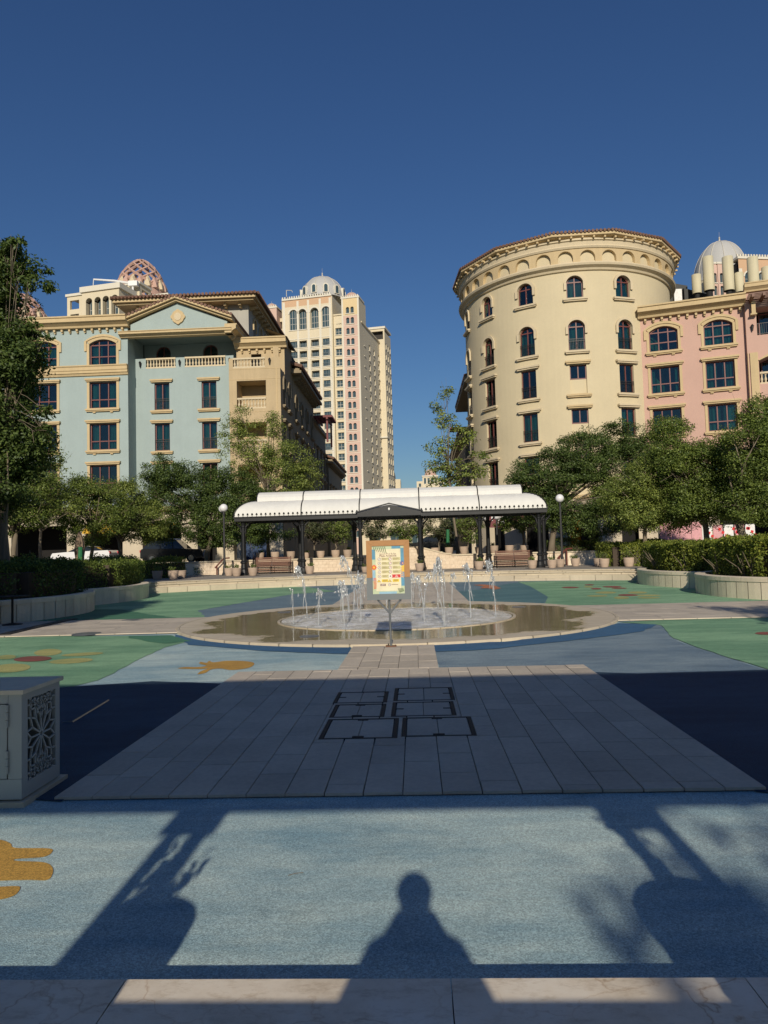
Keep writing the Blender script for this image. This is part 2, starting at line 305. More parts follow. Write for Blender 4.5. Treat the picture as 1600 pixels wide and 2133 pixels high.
# ------------------------------------------------------------------ mesh helpers
COL = sc.collection
class MB:
    def __init__(s): s.v = []; s.f = []; s.m = []; s.mats = []; s.cur = 0
    def mat(s, name):
        if name not in s.mats: s.mats.append(name)
        s.cur = s.mats.index(name); return s
    def add(s, vs, fs):
        o = len(s.v); s.v += [tuple(p) for p in vs]
        for f in fs: s.f.append(tuple(i+o for i in f)); s.m.append(s.cur)
    def box(s, x0, x1, y0, y1, z0, z1):
        s.add([(x0,y0,z0),(x1,y0,z0),(x1,y1,z0),(x0,y1,z0),(x0,y0,z1),(x1,y0,z1),(x1,y1,z1),(x0,y1,z1)],
              [(0,3,2,1),(4,5,6,7),(0,1,5,4),(1,2,6,5),(2,3,7,6),(3,0,4,7)])
    def tube(s, pts, rs, n=8, cap=True):
        pts = [Vector(p) for p in pts]
        if not hasattr(rs, '__len__'): rs = [rs]*len(pts)
        vs = []; up = Vector((0.13, 0.21, 1)).normalized()
        for i, p in enumerate(pts):
            d = (pts[min(i+1, len(pts)-1)] - pts[max(i-1, 0)])
            d = d.normalized() if d.length > 1e-9 else Vector((0, 0, 1))
            a = d.cross(up); a = a.normalized() if a.length > 1e-3 else d.cross(Vector((1, 0, 0))).normalized()
            b = d.cross(a)
            for k in range(n):
                q = 2*PI*k/n; vs.append(p + (a*math.cos(q) + b*math.sin(q))*rs[i])
        fs = []
        for i in range(len(pts)-1):
            for k in range(n): fs.append((i*n+k, i*n+(k+1) % n, (i+1)*n+(k+1) % n, (i+1)*n+k))
        if cap: fs += [tuple(range(n)), tuple(range((len(pts)-1)*n, len(pts)*n))]
        s.add(vs, fs)
    def lathe(s, prof, n=16, c=(0, 0, 0), a0=0.0, a1=2*PI):
        full = abs(a1-a0-2*PI) < 1e-6; m = n if full else n+1; vs = []
        for r, z in prof:
            for k in range(m):
                a = a0 + (a1-a0)*k/n; vs.append((c[0]+r*math.cos(a), c[1]+r*math.sin(a), c[2]+z))
        fs = []
        for i in range(len(prof)-1):
            for k in range(n):
                k2 = (k+1) % m; fs.append((i*m+k, i*m+k2, (i+1)*m+k2, (i+1)*m+k))
        s.add(vs, fs)
    def prism(s, poly, z0, z1):
        n = len(poly)
        s.add([(x, y, z0) for x, y in poly] + [(x, y, z1) for x, y in poly],
              [tuple(range(n))[::-1], tuple(range(n, 2*n))] + [(i, (i+1) % n, n+(i+1) % n, n+i) for i in range(n)])
    def plate(s, poly, y0, y1):
        """outline in x,z given depth along y"""
        n = len(poly)
        s.add([(x, y0, z) for x, z in poly] + [(x, y1, z) for x, z in poly],
              [tuple(range(n)), tuple(range(n, 2*n))[::-1]] + [(i, n+i, n+(i+1) % n, (i+1) % n) for i in range(n)])
    def ball(s, c, r, seg=8, rings=6, sq=(1, 1, 1), jit=0.0):
        vs = [(c[0], c[1], c[2]-r*sq[2])]
        for i in range(1, rings):
            p = -PI/2 + PI*i/rings
            for k in range(seg):
                a = 2*PI*k/seg; q = r*(1 + (random.uniform(-jit, jit) if jit else 0))
                vs.append((c[0]+q*sq[0]*math.cos(p)*math.cos(a), c[1]+q*sq[1]*math.cos(p)*math.sin(a), c[2]+q*sq[2]*math.sin(p)))
        vs.append((c[0], c[1], c[2]+r*sq[2])); L = len(vs)-1; fs = []
        for k in range(seg): fs.append((0, 1+(k+1) % seg, 1+k)); fs.append((L, L-seg+k, L-seg+(k+1) % seg))
        for i in range(rings-2):
            for k in range(seg): fs.append((1+i*seg+k, 1+i*seg+(k+1) % seg, 1+(i+1)*seg+(k+1) % seg, 1+(i+1)*seg+k))
        s.add(vs, fs)
    def mesh(s, name, smooth=False, fix=True):
        me = bpy.data.meshes.new(name); me.from_pydata(s.v, [], s.f)
        for mn in (s.mats or ['trim']): me.materials.append(MT[mn])
        me.polygons.foreach_set('material_index', s.m)
        if fix:
            bm = bmesh.new(); bm.from_mesh(me); bmesh.ops.recalc_face_normals(bm, faces=bm.faces); bm.to_mesh(me); bm.free()
        if smooth: me.polygons.foreach_set('use_smooth', [True]*len(me.polygons))
        me.update(); return me
    def build(s, name, parent=None, loc=None, rotz=0.0, smooth=False, fix=True):
        """parts are given in world coordinates (loc None) or in their own frame at world loc"""
        return place(name, s.mesh(name, smooth, fix), parent, loc, rotz)
def place(name, me, parent=None, loc=None, rotz=0.0, rot=None):
    o = bpy.data.objects.new(name, me); COL.objects.link(o)
    L = Vector(loc) if loc is not None else Vector((0, 0, 0))
    o.rotation_euler = rot if rot else (0, 0, rotz)
    o.location = L
    if parent:
        o.parent = parent; bpy_world(o, L)
    return o
WP = {}
def bpy_world(o, L):
    """store location relative to the (unrotated unless noted) parent"""
    p = o.parent; pl = WP.get(p.name, (Vector((0, 0, 0)), 0.0))
    d = L - pl[0]; a = -pl[1]
    o.location = (d.x*math.cos(a)-d.y*math.sin(a), d.x*math.sin(a)+d.y*math.cos(a), d.z)
    o.rotation_euler[2] -= pl[1]
    WP[o.name] = (L.copy(), pl[1] + o.rotation_euler[2])
def tag(o, label=None, cat=None, group=None, kind=None):
    if label: o['label'] = label
    if cat: o['category'] = cat
    if group: o['group'] = group
    if kind: o['kind'] = kind
    return o
def thing(name, label, cat, loc=(0, 0, 0), rotz=0.0, group=None):
    o = bpy.data.objects.new(name, None); COL.objects.link(o); o.empty_display_size = 0.3
    o.location = loc; o.rotation_euler = (0, 0, rotz); WP[o.name] = (Vector(loc), rotz)
    return tag(o, label, cat, group)
def local(root, mb, name, smooth=False, parent=None, fix=True):
    """part whose mesh is in the thing's own frame"""
    o = bpy.data.objects.new(name, mb.mesh(name, smooth, fix)); COL.objects.link(o); o.parent = parent or root
    return o
def dup(root, loc, rotz=0.0, scale=None):
    r = root.copy(); COL.objects.link(r); r.location = loc; r.rotation_euler = (0, 0, rotz)
    if scale: r.scale = scale
    for ch in list(root.children):
        c = ch.copy(); COL.objects.link(c); c.parent = r
        for g in ch.children:
            d = g.copy(); COL.objects.link(d); d.parent = c
    return r
def struct(o): o['kind'] = 'structure'; return o
def stuff(o): o['kind'] = 'stuff'; return o

# ------------------------------------------------------------------ facade helper
class Face:
    """a vertical wall plane: origin, direction; d is depth inwards"""
    def __init__(s, ox, oy, ang=0.0): s.o = (ox, oy); s.a = ang; s.c = math.cos(ang); s.s = math.sin(ang)
    def P(s, u, v, d=0.0): return Vector((s.o[0]+u*s.c-d*s.s, s.o[1]+u*s.s+d*s.c, v))
    def uz(s, px, py):
        r = ray(px, py); n = (-s.s, s.c)
        t = (s.o[0]*n[0]+s.o[1]*n[1])/(r.x*n[0]+r.y*n[1])
        x, y = r.x*t, r.y*t
        return ((x-s.o[0])*s.c+(y-s.o[1])*s.s, HC+r.z*t)
    def rot(s, u): return s.a
class Cyl:
    """outside of a round tower; u is the angle from the -Y direction (to +X), as arc length"""
    def __init__(s, cx, cy, R): s.cx, s.cy, s.R = cx, cy, R
    def P(s, u, v, d=0.0):
        a = u/s.R; r = s.R-d
        return Vector((s.cx+r*math.sin(a), s.cy-r*math.cos(a), v))
    def uz(s, px, py):
        r = ray(px, py); A = r.x**2+r.y**2; B = -2*(r.x*s.cx+r.y*s.cy); C = s.cx**2+s.cy**2-s.R**2
        D = B*B-4*A*C; t = (-B-math.sqrt(max(D, 0)))/(2*A)
        x, y = r.x*t, r.y*t
        return (math.atan2(x-s.cx, -(y-s.cy))*s.R, HC+r.z*t)
    def rot(s, u): return u/s.R
def arc_pts(u0, u1, v1, rise, n=10):
    """points of an arch from (u0, v1-rise) over the crown (v1) to (u1, v1-rise)"""
    w = (u1-u0)/2; R = (w*w+rise*rise)/(2*rise); cv = v1-R; a = math.asin(min(1, w/R))
    if rise > w-1e-6: a = PI/2 if abs(rise-w) < 1e-3 else a
    return [((u0+u1)/2+R*math.sin(-a+2*a*i/n), cv+R*math.cos(-a+2*a*i/n)) for i in range(n+1)]
def wall(mb, F, u0, u1, v0, v1, ops, depth=0.35, ucuts=()):
    """wall skin with true openings and reveals. ops: (u0,u1,v0,v1,rise)"""
    us = sorted(set([u0, u1] + [x for o in ops for x in o[:2] if u0 <= x <= u1] + [x for x in ucuts if u0 < x < u1]))
    vs = sorted(set([v0, v1] + [x for o in ops for x in o[2:4] if v0 <= x <= v1]))
    def q(pts): mb.add(pts, [tuple(range(len(pts)))])
    for i in range(len(us)-1):
        for j in range(len(vs)-1):
            cu, cv = (us[i]+us[i+1])/2, (vs[j]+vs[j+1])/2
            if any(o[0] < cu < o[1] and o[2] < cv < o[3] for o in ops): continue
            q([F.P(us[i], vs[j]), F.P(us[i+1], vs[j]), F.P(us[i+1], vs[j+1]), F.P(us[i], vs[j+1])])
    for o in ops:
        a, b, c, d = o[:4]; rise = o[4] if len(o) > 4 else 0
        e = depth
        q([F.P(a, c), F.P(a, c, e), F.P(a, d-rise, e), F.P(a, d-rise)])
        q([F.P(b, c), F.P(b, c, e), F.P(b, d-rise, e), F.P(b, d-rise)])
        q([F.P(a, c), F.P(b, c), F.P(b, c, e), F.P(a, c, e)])
        if rise:
            ap = arc_pts(a, b, d, rise)
            for k in range(len(ap)-1):
                p, r_ = ap[k], ap[k+1]
                q([F.P(*p), F.P(*r_), F.P(*r_, e), F.P(*p, e)])
                q([F.P(*p), F.P(*r_), F.P(r_[0], d), F.P(p[0], d)])
        else: q([F.P(a, d), F.P(b, d), F.P(b, d, e), F.P(a, d, e)])

# ------------------------------------------------------------------ window kit (shared meshes)
WK = {}
def wmesh(key, fn, smooth=False):
    if key not in WK:
        mb = MB(); fn(mb); WK[key] = mb.mesh(key[0], smooth)
    return WK[key]
def window(parent, F, uc, v0, w, h, rise=0, cols=2, rows=(), frame='frame_red', curtain=True, rail=0.0, sill=True, hood=True,
           surround=0.0, depth=0.2, name='window', ear=True, trim='trim', brackets=False, plain_glass=False):
    """part window (its frame) with panes, curtain, sill, lintel, railing below it"""
    rot = F.rot(uc); L = F.P(uc, v0, 0)
    w = round(w, 2); h = round(h, 2); rise = round(rise, 2)
    k = (w, h, rise, cols, rows, frame)
    def top(x):
        if not rise: return h
        hw = w/2; R = (hw*hw+rise*rise)/(2*rise); return h-R+math.sqrt(max(0, R*R-x*x))
    fw = 0.085
    def f_frame(mb):
        mb.mat(frame); y0, y1 = depth, depth+0.09
        mb.box(-w/2, -w/2+fw, y0, y1, 0, h-rise); mb.box(w/2-fw, w/2, y0, y1, 0, h-rise); mb.box(-w/2+fw, w/2-fw, y0, y1, 0, fw)
        if rise:
            ap = arc_pts(-w/2, w/2, h, rise, 12); ip = arc_pts(-w/2+fw, w/2-fw, h-fw, rise, 12)
            for i in range(12):
                mb.plate([ap[i], ap[i+1], ip[i+1], ip[i]], y0, y1)
        else: mb.box(-w/2+fw, w/2-fw, y0, y1, h-fw, h)
        for i in range(1, cols):
            x = -w/2+w*i/cols; mb.box(x-fw/2, x+fw/2, y0-0.01, y1, fw, top(x)-fw)
        for r in rows: mb.box(-w/2+fw, w/2-fw, y0+0.005, y1, h*r-fw/2, h*r+fw/2)
    o = place(name, wmesh(('window',)+k+(depth,), f_frame), parent, L, rot)
    zs = [0.02]+[h*r for r in rows]+[None]
    for i in range(cols):
        for j in range(len(zs)-1):
            a, b = -w/2+w*i/cols+0.03, -w/2+w*(i+1)/cols-0.03
            def f_pane(mb, a=a, b=b, j=j):
                mb.mat('glass'); y = depth+0.045
                if zs[j+1] is None: tp = [(b+(a-b)*q/6, top(b+(a-b)*q/6)-0.03) for q in range(7)]
                else: tp = [(b, zs[j+1]), (a, zs[j+1])]
                mb.plate([(a, zs[j]), (b, zs[j])]+tp, y, y+0.008)
            pn = place('pane', wmesh(('pane', i, j)+k+(depth,), f_pane), o, L, rot); pn.rotation_euler[0] = random.uniform(-.006, .006); pn.rotation_euler[2] += random.uniform(-.012, .012)
    if curtain:
        amt = curtain if isinstance(curtain, float) else 1.0
        def f_cur(mb):
            mb.mat('curtain'); n = 28
            sides = [(-w/2, w/2)] if amt >= 1 else [(-w/2, -w/2+w*amt/2), (w/2-w*amt/2, w/2)]
            for a, b in sides:
                for q in range(n):
                    x0, x1 = a+(b-a)*q/n, a+(b-a)*(q+1)/n
                    y0_, y1_ = depth+0.24+0.05*math.sin(x0*22), depth+0.24+0.05*math.sin(x1*22)
                    mb.add([(x0, y0_, 0.03), (x1, y1_, 0.03), (x1, y1_, top(x1)-0.02), (x0, y0_, top(x0)-0.02)], [(0, 1, 2, 3)])
        place('curtain', wmesh(('curtain', amt)+k+(depth,), f_cur), o, L, rot)
    if sill:
        e = 0.32
        def f_sill(mb):
            mb.mat(trim); mb.box(-w/2-e, w/2+e, -0.26, 0.0, -0.20, -0.06); mb.box(-w/2-e+.06, w/2+e-.06, -0.18, 0.0, -0.30, -0.203); mb.box(-w/2+.002, w/2-.002, -0.1, depth+.05, -0.06, -0.003)
            if brackets:
                for x in (-w*0.32, w*0.32): mb.box(x-.12, x+.12, -0.12, 0, -0.42, -0.303)
        place('sill', wmesh(('sill', w, trim, brackets, depth), f_sill), o, L, rot)
    if hood:
        def f_hood(mb):
            mb.mat(trim); e = 0.34
            if rise:
                t0 = 0.2
                ap = arc_pts(-w/2-t0-surround, w/2+t0+surround, h+t0+surround, rise+ (t0 if rise < w*0.4 else t0+surround*.5), 14); ip = arc_pts(-w/2-surround, w/2+surround, h+surround, rise, 14)
                for i in range(14): mb.plate([ap[i], ap[i+1], ip[i+1], ip[i]], -0.13, 0.0)
                if ear:
                    for sx_ in (-1, 1):
                        xa, xb = sorted((sx_*(w/2+surround), sx_*(w/2+surround+t0))); mb.box(xa, xb, -0.13, 0, h-rise-0.62, ap[0][1]-.003)
            else:
                mb.box(-w/2-e, w/2+e, -0.28, 0, h+0.17, h+0.31); mb.box(-w/2-e+.08, w/2+e-.08, -0.2, 0, h+0.06, h+0.167)
        place('lintel', wmesh(('lintel', w, h, rise, surround, trim, ear), f_hood), o, L, rot)
    if surround:
        def f_sur(mb):
            mb.mat(trim); mb.box(-w/2-surround, -w/2-.002, -0.06, 0, -0.057, h-rise*0.9); mb.box(w/2+.002, w/2+surround, -0.06, 0, -0.057, h-rise*0.9)
            if not rise: mb.box(-w/2-surround, w/2+surround, -0.06, 0, h+.003, h+0.057)
            else:
                ap = arc_pts(-w/2-surround, w/2+surround, h+surround, rise, 14); ip = arc_pts(-w/2, w/2, h, rise, 14)
                for i in range(14): mb.plate([ap[i], ap[i+1], ip[i+1], ip[i]], -0.06, 0)
        place('surround', wmesh(('surround', w, h, rise, surround, trim), f_sur), o, L, rot)
    if rail:
        def f_rail(mb):
            mb.mat('rail_black'); y = 0.05
            for z in (0.08, rail-0.18, rail): mb.box(-w/2, w/2, y, y+0.03, z-.018, z+.018)
            n = max(6, int(w/0.13))
            for i in range(n+1):
                x = -w/2+.015+(w-.03)*i/n; mb.box(x-.009, x+.009, y+.006, y+.024, 0.098, rail-.018)
            for sx_ in (-1, 1):
                pts = [(sx_*0.16*math.sin(q*PI/6), y-.006, 0.15+0.05*q) for q in range(9)]; mb.tube(pts, 0.011, 5)
        place('railing', wmesh(('railing', w, rail), f_rail), o, L, rot)
    return o
def baluster_mesh(h=0.6):
    def fn(mb):
        mb.mat('trim_light'); k = h
        mb.lathe([(0.0, 0), (0.085, 0), (0.085, .06*k), (.05, .09*k), (.06, .16*k), (.105, .34*k), (.09, .45*k), (.05, .62*k), (.045, .78*k), (.07, .86*k), (.085, .9*k), (.085, k), (0, k)], 9)
    return wmesh(('baluster', h), fn, True)
def balustrade(parent, F, u0, u1, v0, v1, d=0.0, th=0.22):
    mb = MB(); mb.mat('trim_light')
    for z0, z1, g in ((v0, v0+0.13, 0), (v1-0.15, v1, 0.04)):
        pts = [F.P(u0, z0, d-g), F.P(u1, z0, d-g), F.P(u1, z0, d+th+g), F.P(u0, z0, d+th+g)]
        mb.add(pts+[p+Vector((0, 0, z1-z0)) for p in pts], [(0, 3, 2, 1), (4, 5, 6, 7), (0, 1, 5, 4), (1, 2, 6, 5), (2, 3, 7, 6), (3, 0, 4, 7)])
    o = mb.build('balustrade', parent, F.P((u0+u1)/2, v0, d)) if False else mb.build('balustrade', parent)
    hh = v1-0.15-v0-0.13; n = max(2, int(round((u1-u0)/0.27)))
    me = baluster_mesh(round(hh, 2))
    for i in range(n):
        place('baluster', me, o, F.P(u0+(u1-u0)*(i+0.5)/n, v0+0.13, d+th/2))
    return o
def fbox(mb, F, u0, u1, v0, v1, d0, d1):
    """box on a facade frame; d negative = proud of the wall"""
    p = [F.P(u0, v0, d0), F.P(u1, v0, d0), F.P(u1, v0, d1), F.P(u0, v0, d1)]
    q = [Vector((a.x, a.y, v1)) for a in p]
    mb.add(p+q, [(0, 3, 2, 1), (4, 5, 6, 7), (0, 1, 5, 4), (1, 2, 6, 5), (2, 3, 7, 6), (3, 0, 4, 7)])
def profile_strip(mb, F, u0, u1, prof):
    """moulding: prof is a list of (d, v) swept along u with end caps"""
    n = len(prof); mb.add([F.P(u0, v, d) for d, v in prof]+[F.P(u1, v, d) for d, v in prof],
        [(i, (i+1) % n, n+(i+1) % n, n+i) for i in range(n)]+[tuple(range(n)), tuple(range(n, 2*n))[::-1]])
def text_mesh(s, size, mat, bold=False):
    cu = bpy.data.curves.new('t', 'FONT'); cu.body = s; cu.size = size; cu.align_x = 'CENTER'; cu.align_y = 'CENTER'; cu.resolution_u = 2
    if bold: cu.offset = size*0.02
    o = bpy.data.objects.new('t', cu); COL.objects.link(o)
    dg = bpy.context.evaluated_depsgraph_get(); me = bpy.data.meshes.new_from_object(o.evaluated_get(dg))
    bpy.data.objects.remove(o); bpy.data.curves.remove(cu); me.materials.clear(); me.materials.append(MT[mat]); return me

# ================================================================== THE GROUND
FC = Vector((-0.5, 17.3, 0)); RF = 5.06            # fountain centre and radius
ZT, ZS = 0.5, 1.25                                 # terrace and street levels
RS = 19.3                                          # radius of the lowest step around the fountain
def sheet(name, pts, z, mat):
    mb = MB(); mb.mat(mat); mb.add([(x, y, z) for x, y in pts], [tuple(range(len(pts)))])
    return struct(mb.build(name))
def grid_sheet(name, x0, x1, y0, y1, z, mat, n=8):
    mb = MB(); mb.mat(mat)
    for i in range(n):
        for j in range(n):
            a, b, c, d = x0+(x1-x0)*i/n, x0+(x1-x0)*(i+1)/n, y0+(y1-y0)*j/n, y0+(y1-y0)*(j+1)/n
            mb.add([(a, c, z), (b, c, z), (b, d, z), (a, d, z)], [(0, 1, 2, 3)])
    return struct(mb.build(name))
grid_sheet('plaza_ground', -70, 70, -70, 46.3, 0.0, 'rubber_pale')
grid_sheet('street_ground', -4000, 4000, 46.3, 5000, ZS, 'street_paving', 4)
sheet('ground_behind', [(-4000, -4000), (4000, -4000), (4000, 46.3), (-4000, 46.3)], -0.02, 'street_paving')
sheet('road', [(-300, 52.5), (300, 52.5), (300, 58.0), (-300, 58.0)], ZS+0.006, 'asphalt')
sheet('road', [(-6.5, 58.0), (1.5, 58.0), (1.5, 800), (-6.5, 800)], ZS+0.007, 'asphalt')

def smooth_poly(pts, n=5, closed=True):
    out = []; L = len(pts)
    for i in range(L):
        p0, p1, p2, p3 = (Vector(pts[(i+k-1) % L]) for k in range(4))
        for q in range(n):
            t = q/n
            out.append(0.5*((2*p1)+(p2-p0)*t+(2*p0-5*p1+4*p2-p3)*t*t+(3*p1-p0-3*p2+p3)*t**3))
    return [(p.x, p.y) for p in out]
def painted(name, px, z, mat, smooth=False, wob=0.0):
    """painted field on the rubber; outline surveyed from points on the ground"""
    g = [gnd(*p).to_2d() for p in px]
    pts = smooth_poly([tuple(p) for p in g]) if smooth else [tuple(p) for p in g]
    if wob:
        o2 = []
        for i, p in enumerate(pts):
            q = pts[(i+1) % len(pts)]; d = math.hypot(q[0]-p[0], q[1]-p[1]); k = max(1, min(14, int(d/0.25)))
            for j in range(k):
                t = j/k; o2.append((p[0]+(q[0]-p[0])*t+random.uniform(-wob, wob), p[1]+(q[1]-p[1])*t+random.uniform(-wob, wob)))
        pts = o2
    bm = bmesh.new(); vs = [bm.verts.new((x, y, z)) for x, y in pts]; f = bm.faces.new(vs)
    bmesh.ops.triangulate(bm, faces=[f]); bmesh.ops.recalc_face_normals(bm, faces=bm.faces)
    for f in bm.faces:
        if f.normal.z < 0: f.normal_flip()
    me = bpy.data.meshes.new(name); bm.to_mesh(me); bm.free(); me.materials.append(MT[mat])
    o = bpy.data.objects.new(name, me); COL.objects.link(o); return struct(o)
def painted_xy(name, pts, z, mat):
    mb = MB(); mb.mat(mat); mb.add([(x, y, z) for x, y in pts], [tuple(range(len(pts)))]); return struct(mb.build(name))
# far half: slate blue base, greens left and right, teal on the right
def ring_pts(r, a0, a1, n=40): return [(FC.x+r*math.cos(a0+(a1-a0)*i/n), FC.y+r*math.sin(a0+(a1-a0)*i/n)) for i in range(n+1)]
painted_xy('painted_blue_field', ring_pts(RS+1.0, rad(4), rad(176)), 0.004, 'rubber_slate')
painted('painted_green_field', [(-500, 1320), (190, 1292), (430, 1292), (415, 1272), (470, 1262), (540, 1250), (610, 1238), (700, 1232), (640, 1223), (560, 1221), (300, 1236), (150, 1240), (-600, 1265)], 0.008, 'rubber_green', wob=0.05)
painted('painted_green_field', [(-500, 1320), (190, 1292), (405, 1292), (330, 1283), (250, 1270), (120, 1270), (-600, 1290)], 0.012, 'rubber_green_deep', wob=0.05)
painted('painted_teal_field', [(858, 1240), (1000, 1228), (1060, 1216), (1085, 1213), (1110, 1224), (1125, 1234), (1142, 1244), (1130, 1262), (1080, 1262), (860, 1258)], 0.008, 'rubber_teal')
painted('painted_green_field', [(1078, 1212), (1105, 1222), (1122, 1232), (1142, 1244), (1133, 1262), (1220, 1268), (1300, 1266), (1400, 1262), (1620, 1250), (1700, 1235), (1450, 1210), (1320, 1209), (1200, 1210)], 0.010, 'rubber_green')
# near half
painted('painted_green_field', [(-700, 1345), (0, 1327), (355, 1324), (398, 1336), (345, 1349), (290, 1372), (250, 1395), (205, 1418), (150, 1430), (0, 1445), (-700, 1500)], 0.006, 'rubber_green', wob=0.03)
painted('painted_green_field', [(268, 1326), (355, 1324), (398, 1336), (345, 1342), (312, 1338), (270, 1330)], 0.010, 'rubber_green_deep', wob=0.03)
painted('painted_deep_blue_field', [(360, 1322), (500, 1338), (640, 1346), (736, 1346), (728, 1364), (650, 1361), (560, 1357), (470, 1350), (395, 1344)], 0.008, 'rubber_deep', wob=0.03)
painted('painted_blue_field', [(898, 1343), (1100, 1340), (1290, 1300), (1375, 1301), (1388, 1316), (1402, 1331), (1440, 1346), (1500, 1366), (1560, 1384), (1620, 1402), (1900, 1480), (1900, 1700), (1582, 1646), (1214, 1386), (915, 1391)], 0.004, 'rubber_mid', wob=0.02)
painted('painted_shade_field', [(1216, 1400), (1330, 1404), (1600, 1396), (1900, 1480), (2100, 1700), (1575, 1652)], 0.008, 'rubber_shade_navy', wob=0.015)  # right of the slabs: beam shadow deepened by darker colour
painted('painted_shade_field', [(125, 1673), (468, 1425), (320, 1420), (200, 1428), (40, 1440), (-200, 1500), (-200, 1640)], 0.008, 'rubber_shade_navy', wob=0.015)  # left of the slabs: mid-blue rubber coloured navy to deepen the shade
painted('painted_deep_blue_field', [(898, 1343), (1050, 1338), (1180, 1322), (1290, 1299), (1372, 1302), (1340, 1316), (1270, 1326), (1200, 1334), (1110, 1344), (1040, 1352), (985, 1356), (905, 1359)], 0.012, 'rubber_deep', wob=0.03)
painted('painted_green_field', [(1290, 1297), (1500, 1286), (1900, 1272), (1990, 1470), (1620, 1401), (1560, 1383), (1500, 1365), (1440, 1345), (1402, 1330), (1388, 1315), (1378, 1303)], 0.010, 'rubber_green', wob=0.02)
# painted flowers and sea creatures, each petal its own field
def ell(name, px, py, w, h, mat, z, rot=0.0):
    pts = [(px+w*math.cos(a)*math.cos(rot)-h*math.sin(a)*math.sin(rot), py+h*math.sin(a)+w*math.cos(a)*math.sin(rot)) for a in [2*PI*i/20 for i in range(20)]]
    return painted(name, pts, z, mat)
for p in ((100, 1360, 29, 7), (172, 1364, 44, 3.2), (148, 1378, 46, 5.2), (14, 1370, 20, 4.5), (22, 1393, 42, 9)): ell('painted_petal', *p, 'rubber_yellow', 0.011, rot=-0.06)
ell('painted_petal', 68, 1374, 40, 5.5, 'rubber_red', 0.014, rot=-0.04)
for p in ((1262, 1235, 22, 2.2), (1328, 1235, 20, 2.2), (1295, 1246, 16, 2.6), (1244, 1242, 22, 1.6), (1350, 1241, 26, 1.6), (1352, 1246, 24, 1.6), (1226, 1223, 10, 1.4)): ell('painted_petal', *p, 'rubber_yellow', 0.014)
for p in ((1308, 1240.5, 21, 2), (1228, 1219, 10, 1.3), (1242, 1227, 11, 1.6), (1188, 1224.5, 18, 1.8), (1275, 1223, 20, 1.6), (1290, 1226, 16, 1.2), (1597, 1321, 24, 3)): ell('painted_petal', *p, 'rubber_red', 0.017)
painted('painted_fish', [(985, 1219), (1008, 1218), (1030, 1220), (1044, 1226), (1030, 1229), (1018, 1226), (1000, 1226), (1008, 1222)], 0.014, 'rubber_coral')
# the ochre crab by the slabs and the larger one at the left edge
crab = [(445, 1380), (470, 1377), (500, 1377), (522, 1379), (530, 1383), (522, 1390), (505, 1394), (480, 1396), (460, 1393), (440, 1395), (428, 1402), (412, 1405), (418, 1399), (432, 1393), (415, 1394), (372, 1393), (385, 1390), (412, 1390), (430, 1387), (416, 1383), (418, 1379), (430, 1381), (436, 1377)]
painted('painted_crab', crab, 0.004, 'rubber_ochre', smooth=True)
painted('painted_crab', [(-60, 1745), (0, 1750), (22, 1758), (32, 1767), (100, 1768), (109, 1775), (90, 1786), (36, 1790), (34, 1794), (90, 1797), (108, 1806), (110, 1820), (98, 1834), (60, 1834), (-10, 1836), (-60, 1840)], 0.003, 'rubber_ochre', smooth=True)
painted('painted_crab', [(-50, 1850), (0, 1848), (36, 1847), (42, 1852), (30, 1866), (0, 1875), (-50, 1880)], 0.003, 'rubber_ochre', smooth=True)

# ------------------------------------------------------------------ paving slabs
def slab_mesh(w, l, h=0.02):
    key = ('slab', round(w, 3), round(l, 3))
    def fn(mb):
        mb.mat('slab'); g = 0.0028; b = 0.003
        e = 0.0055; x0, x1, y0, y1 = (-w/2+g, w/2-g, -l/2+e, l/2-e) if l > w else (-w/2+e, w/2-e, -l/2+g, l/2-g)
        mb.add([(x0, y0, 0), (x1, y0, 0), (x1, y1, 0), (x0, y1, 0), (x0, y0, h-b), (x1, y0, h-b), (x1, y1, h-b), (x0, y1, h-b), (x0+b, y0+b, h), (x1-b, y0+b, h), (x1-b, y1-b, h), (x0+b, y1-b, h)],
               [(0, 1, 5, 4), (1, 2, 6, 5), (2, 3, 7, 6), (3, 0, 4, 7), (4, 5, 9, 8), (5, 6, 10, 9), (6, 7, 11, 10), (7, 4, 8, 11), (8, 9, 10, 11)])
    return wmesh(key, fn)
COVERS = [(-0.875, -0.205, 6.20, 6.94), (-0.165, 0.475, 6.24, 6.95), (-0.28, 0.345, 7.0, 7.66), (-0.28, 0.37, 7.72, 8.44), (-0.88, -0.35, 7.0, 7.60), (-0.92, -0.35, 7.66, 8.26)]
def in_cover(x0, x1, y0, y1): return any(x0 < b and x1 > a and y0 < d and y1 > c for a, b, c, d in COVERS)
fore = struct(MB().build('forecourt_paving')) if False else None
def sub_covers(a0, a1, b0, b1):
    rs = [(a0, a1, b0, b1)]
    for a, b, c, d in COVERS:
        new = []
        for (p, q, r, s) in rs:
            if q <= a or p >= b or s <= c or r >= d: new.append((p, q, r, s)); continue
            if r < c: new.append((p, q, r, c))
            if s > d: new.append((p, q, d, s))
            if p < a: new.append((p, a, max(r, c), min(s, d)))
            if q > b: new.append((b, q, max(r, c), min(s, d)))
        rs = new
    return [r for r in rs if r[1]-r[0] > .02 and r[3]-r[2] > .02]
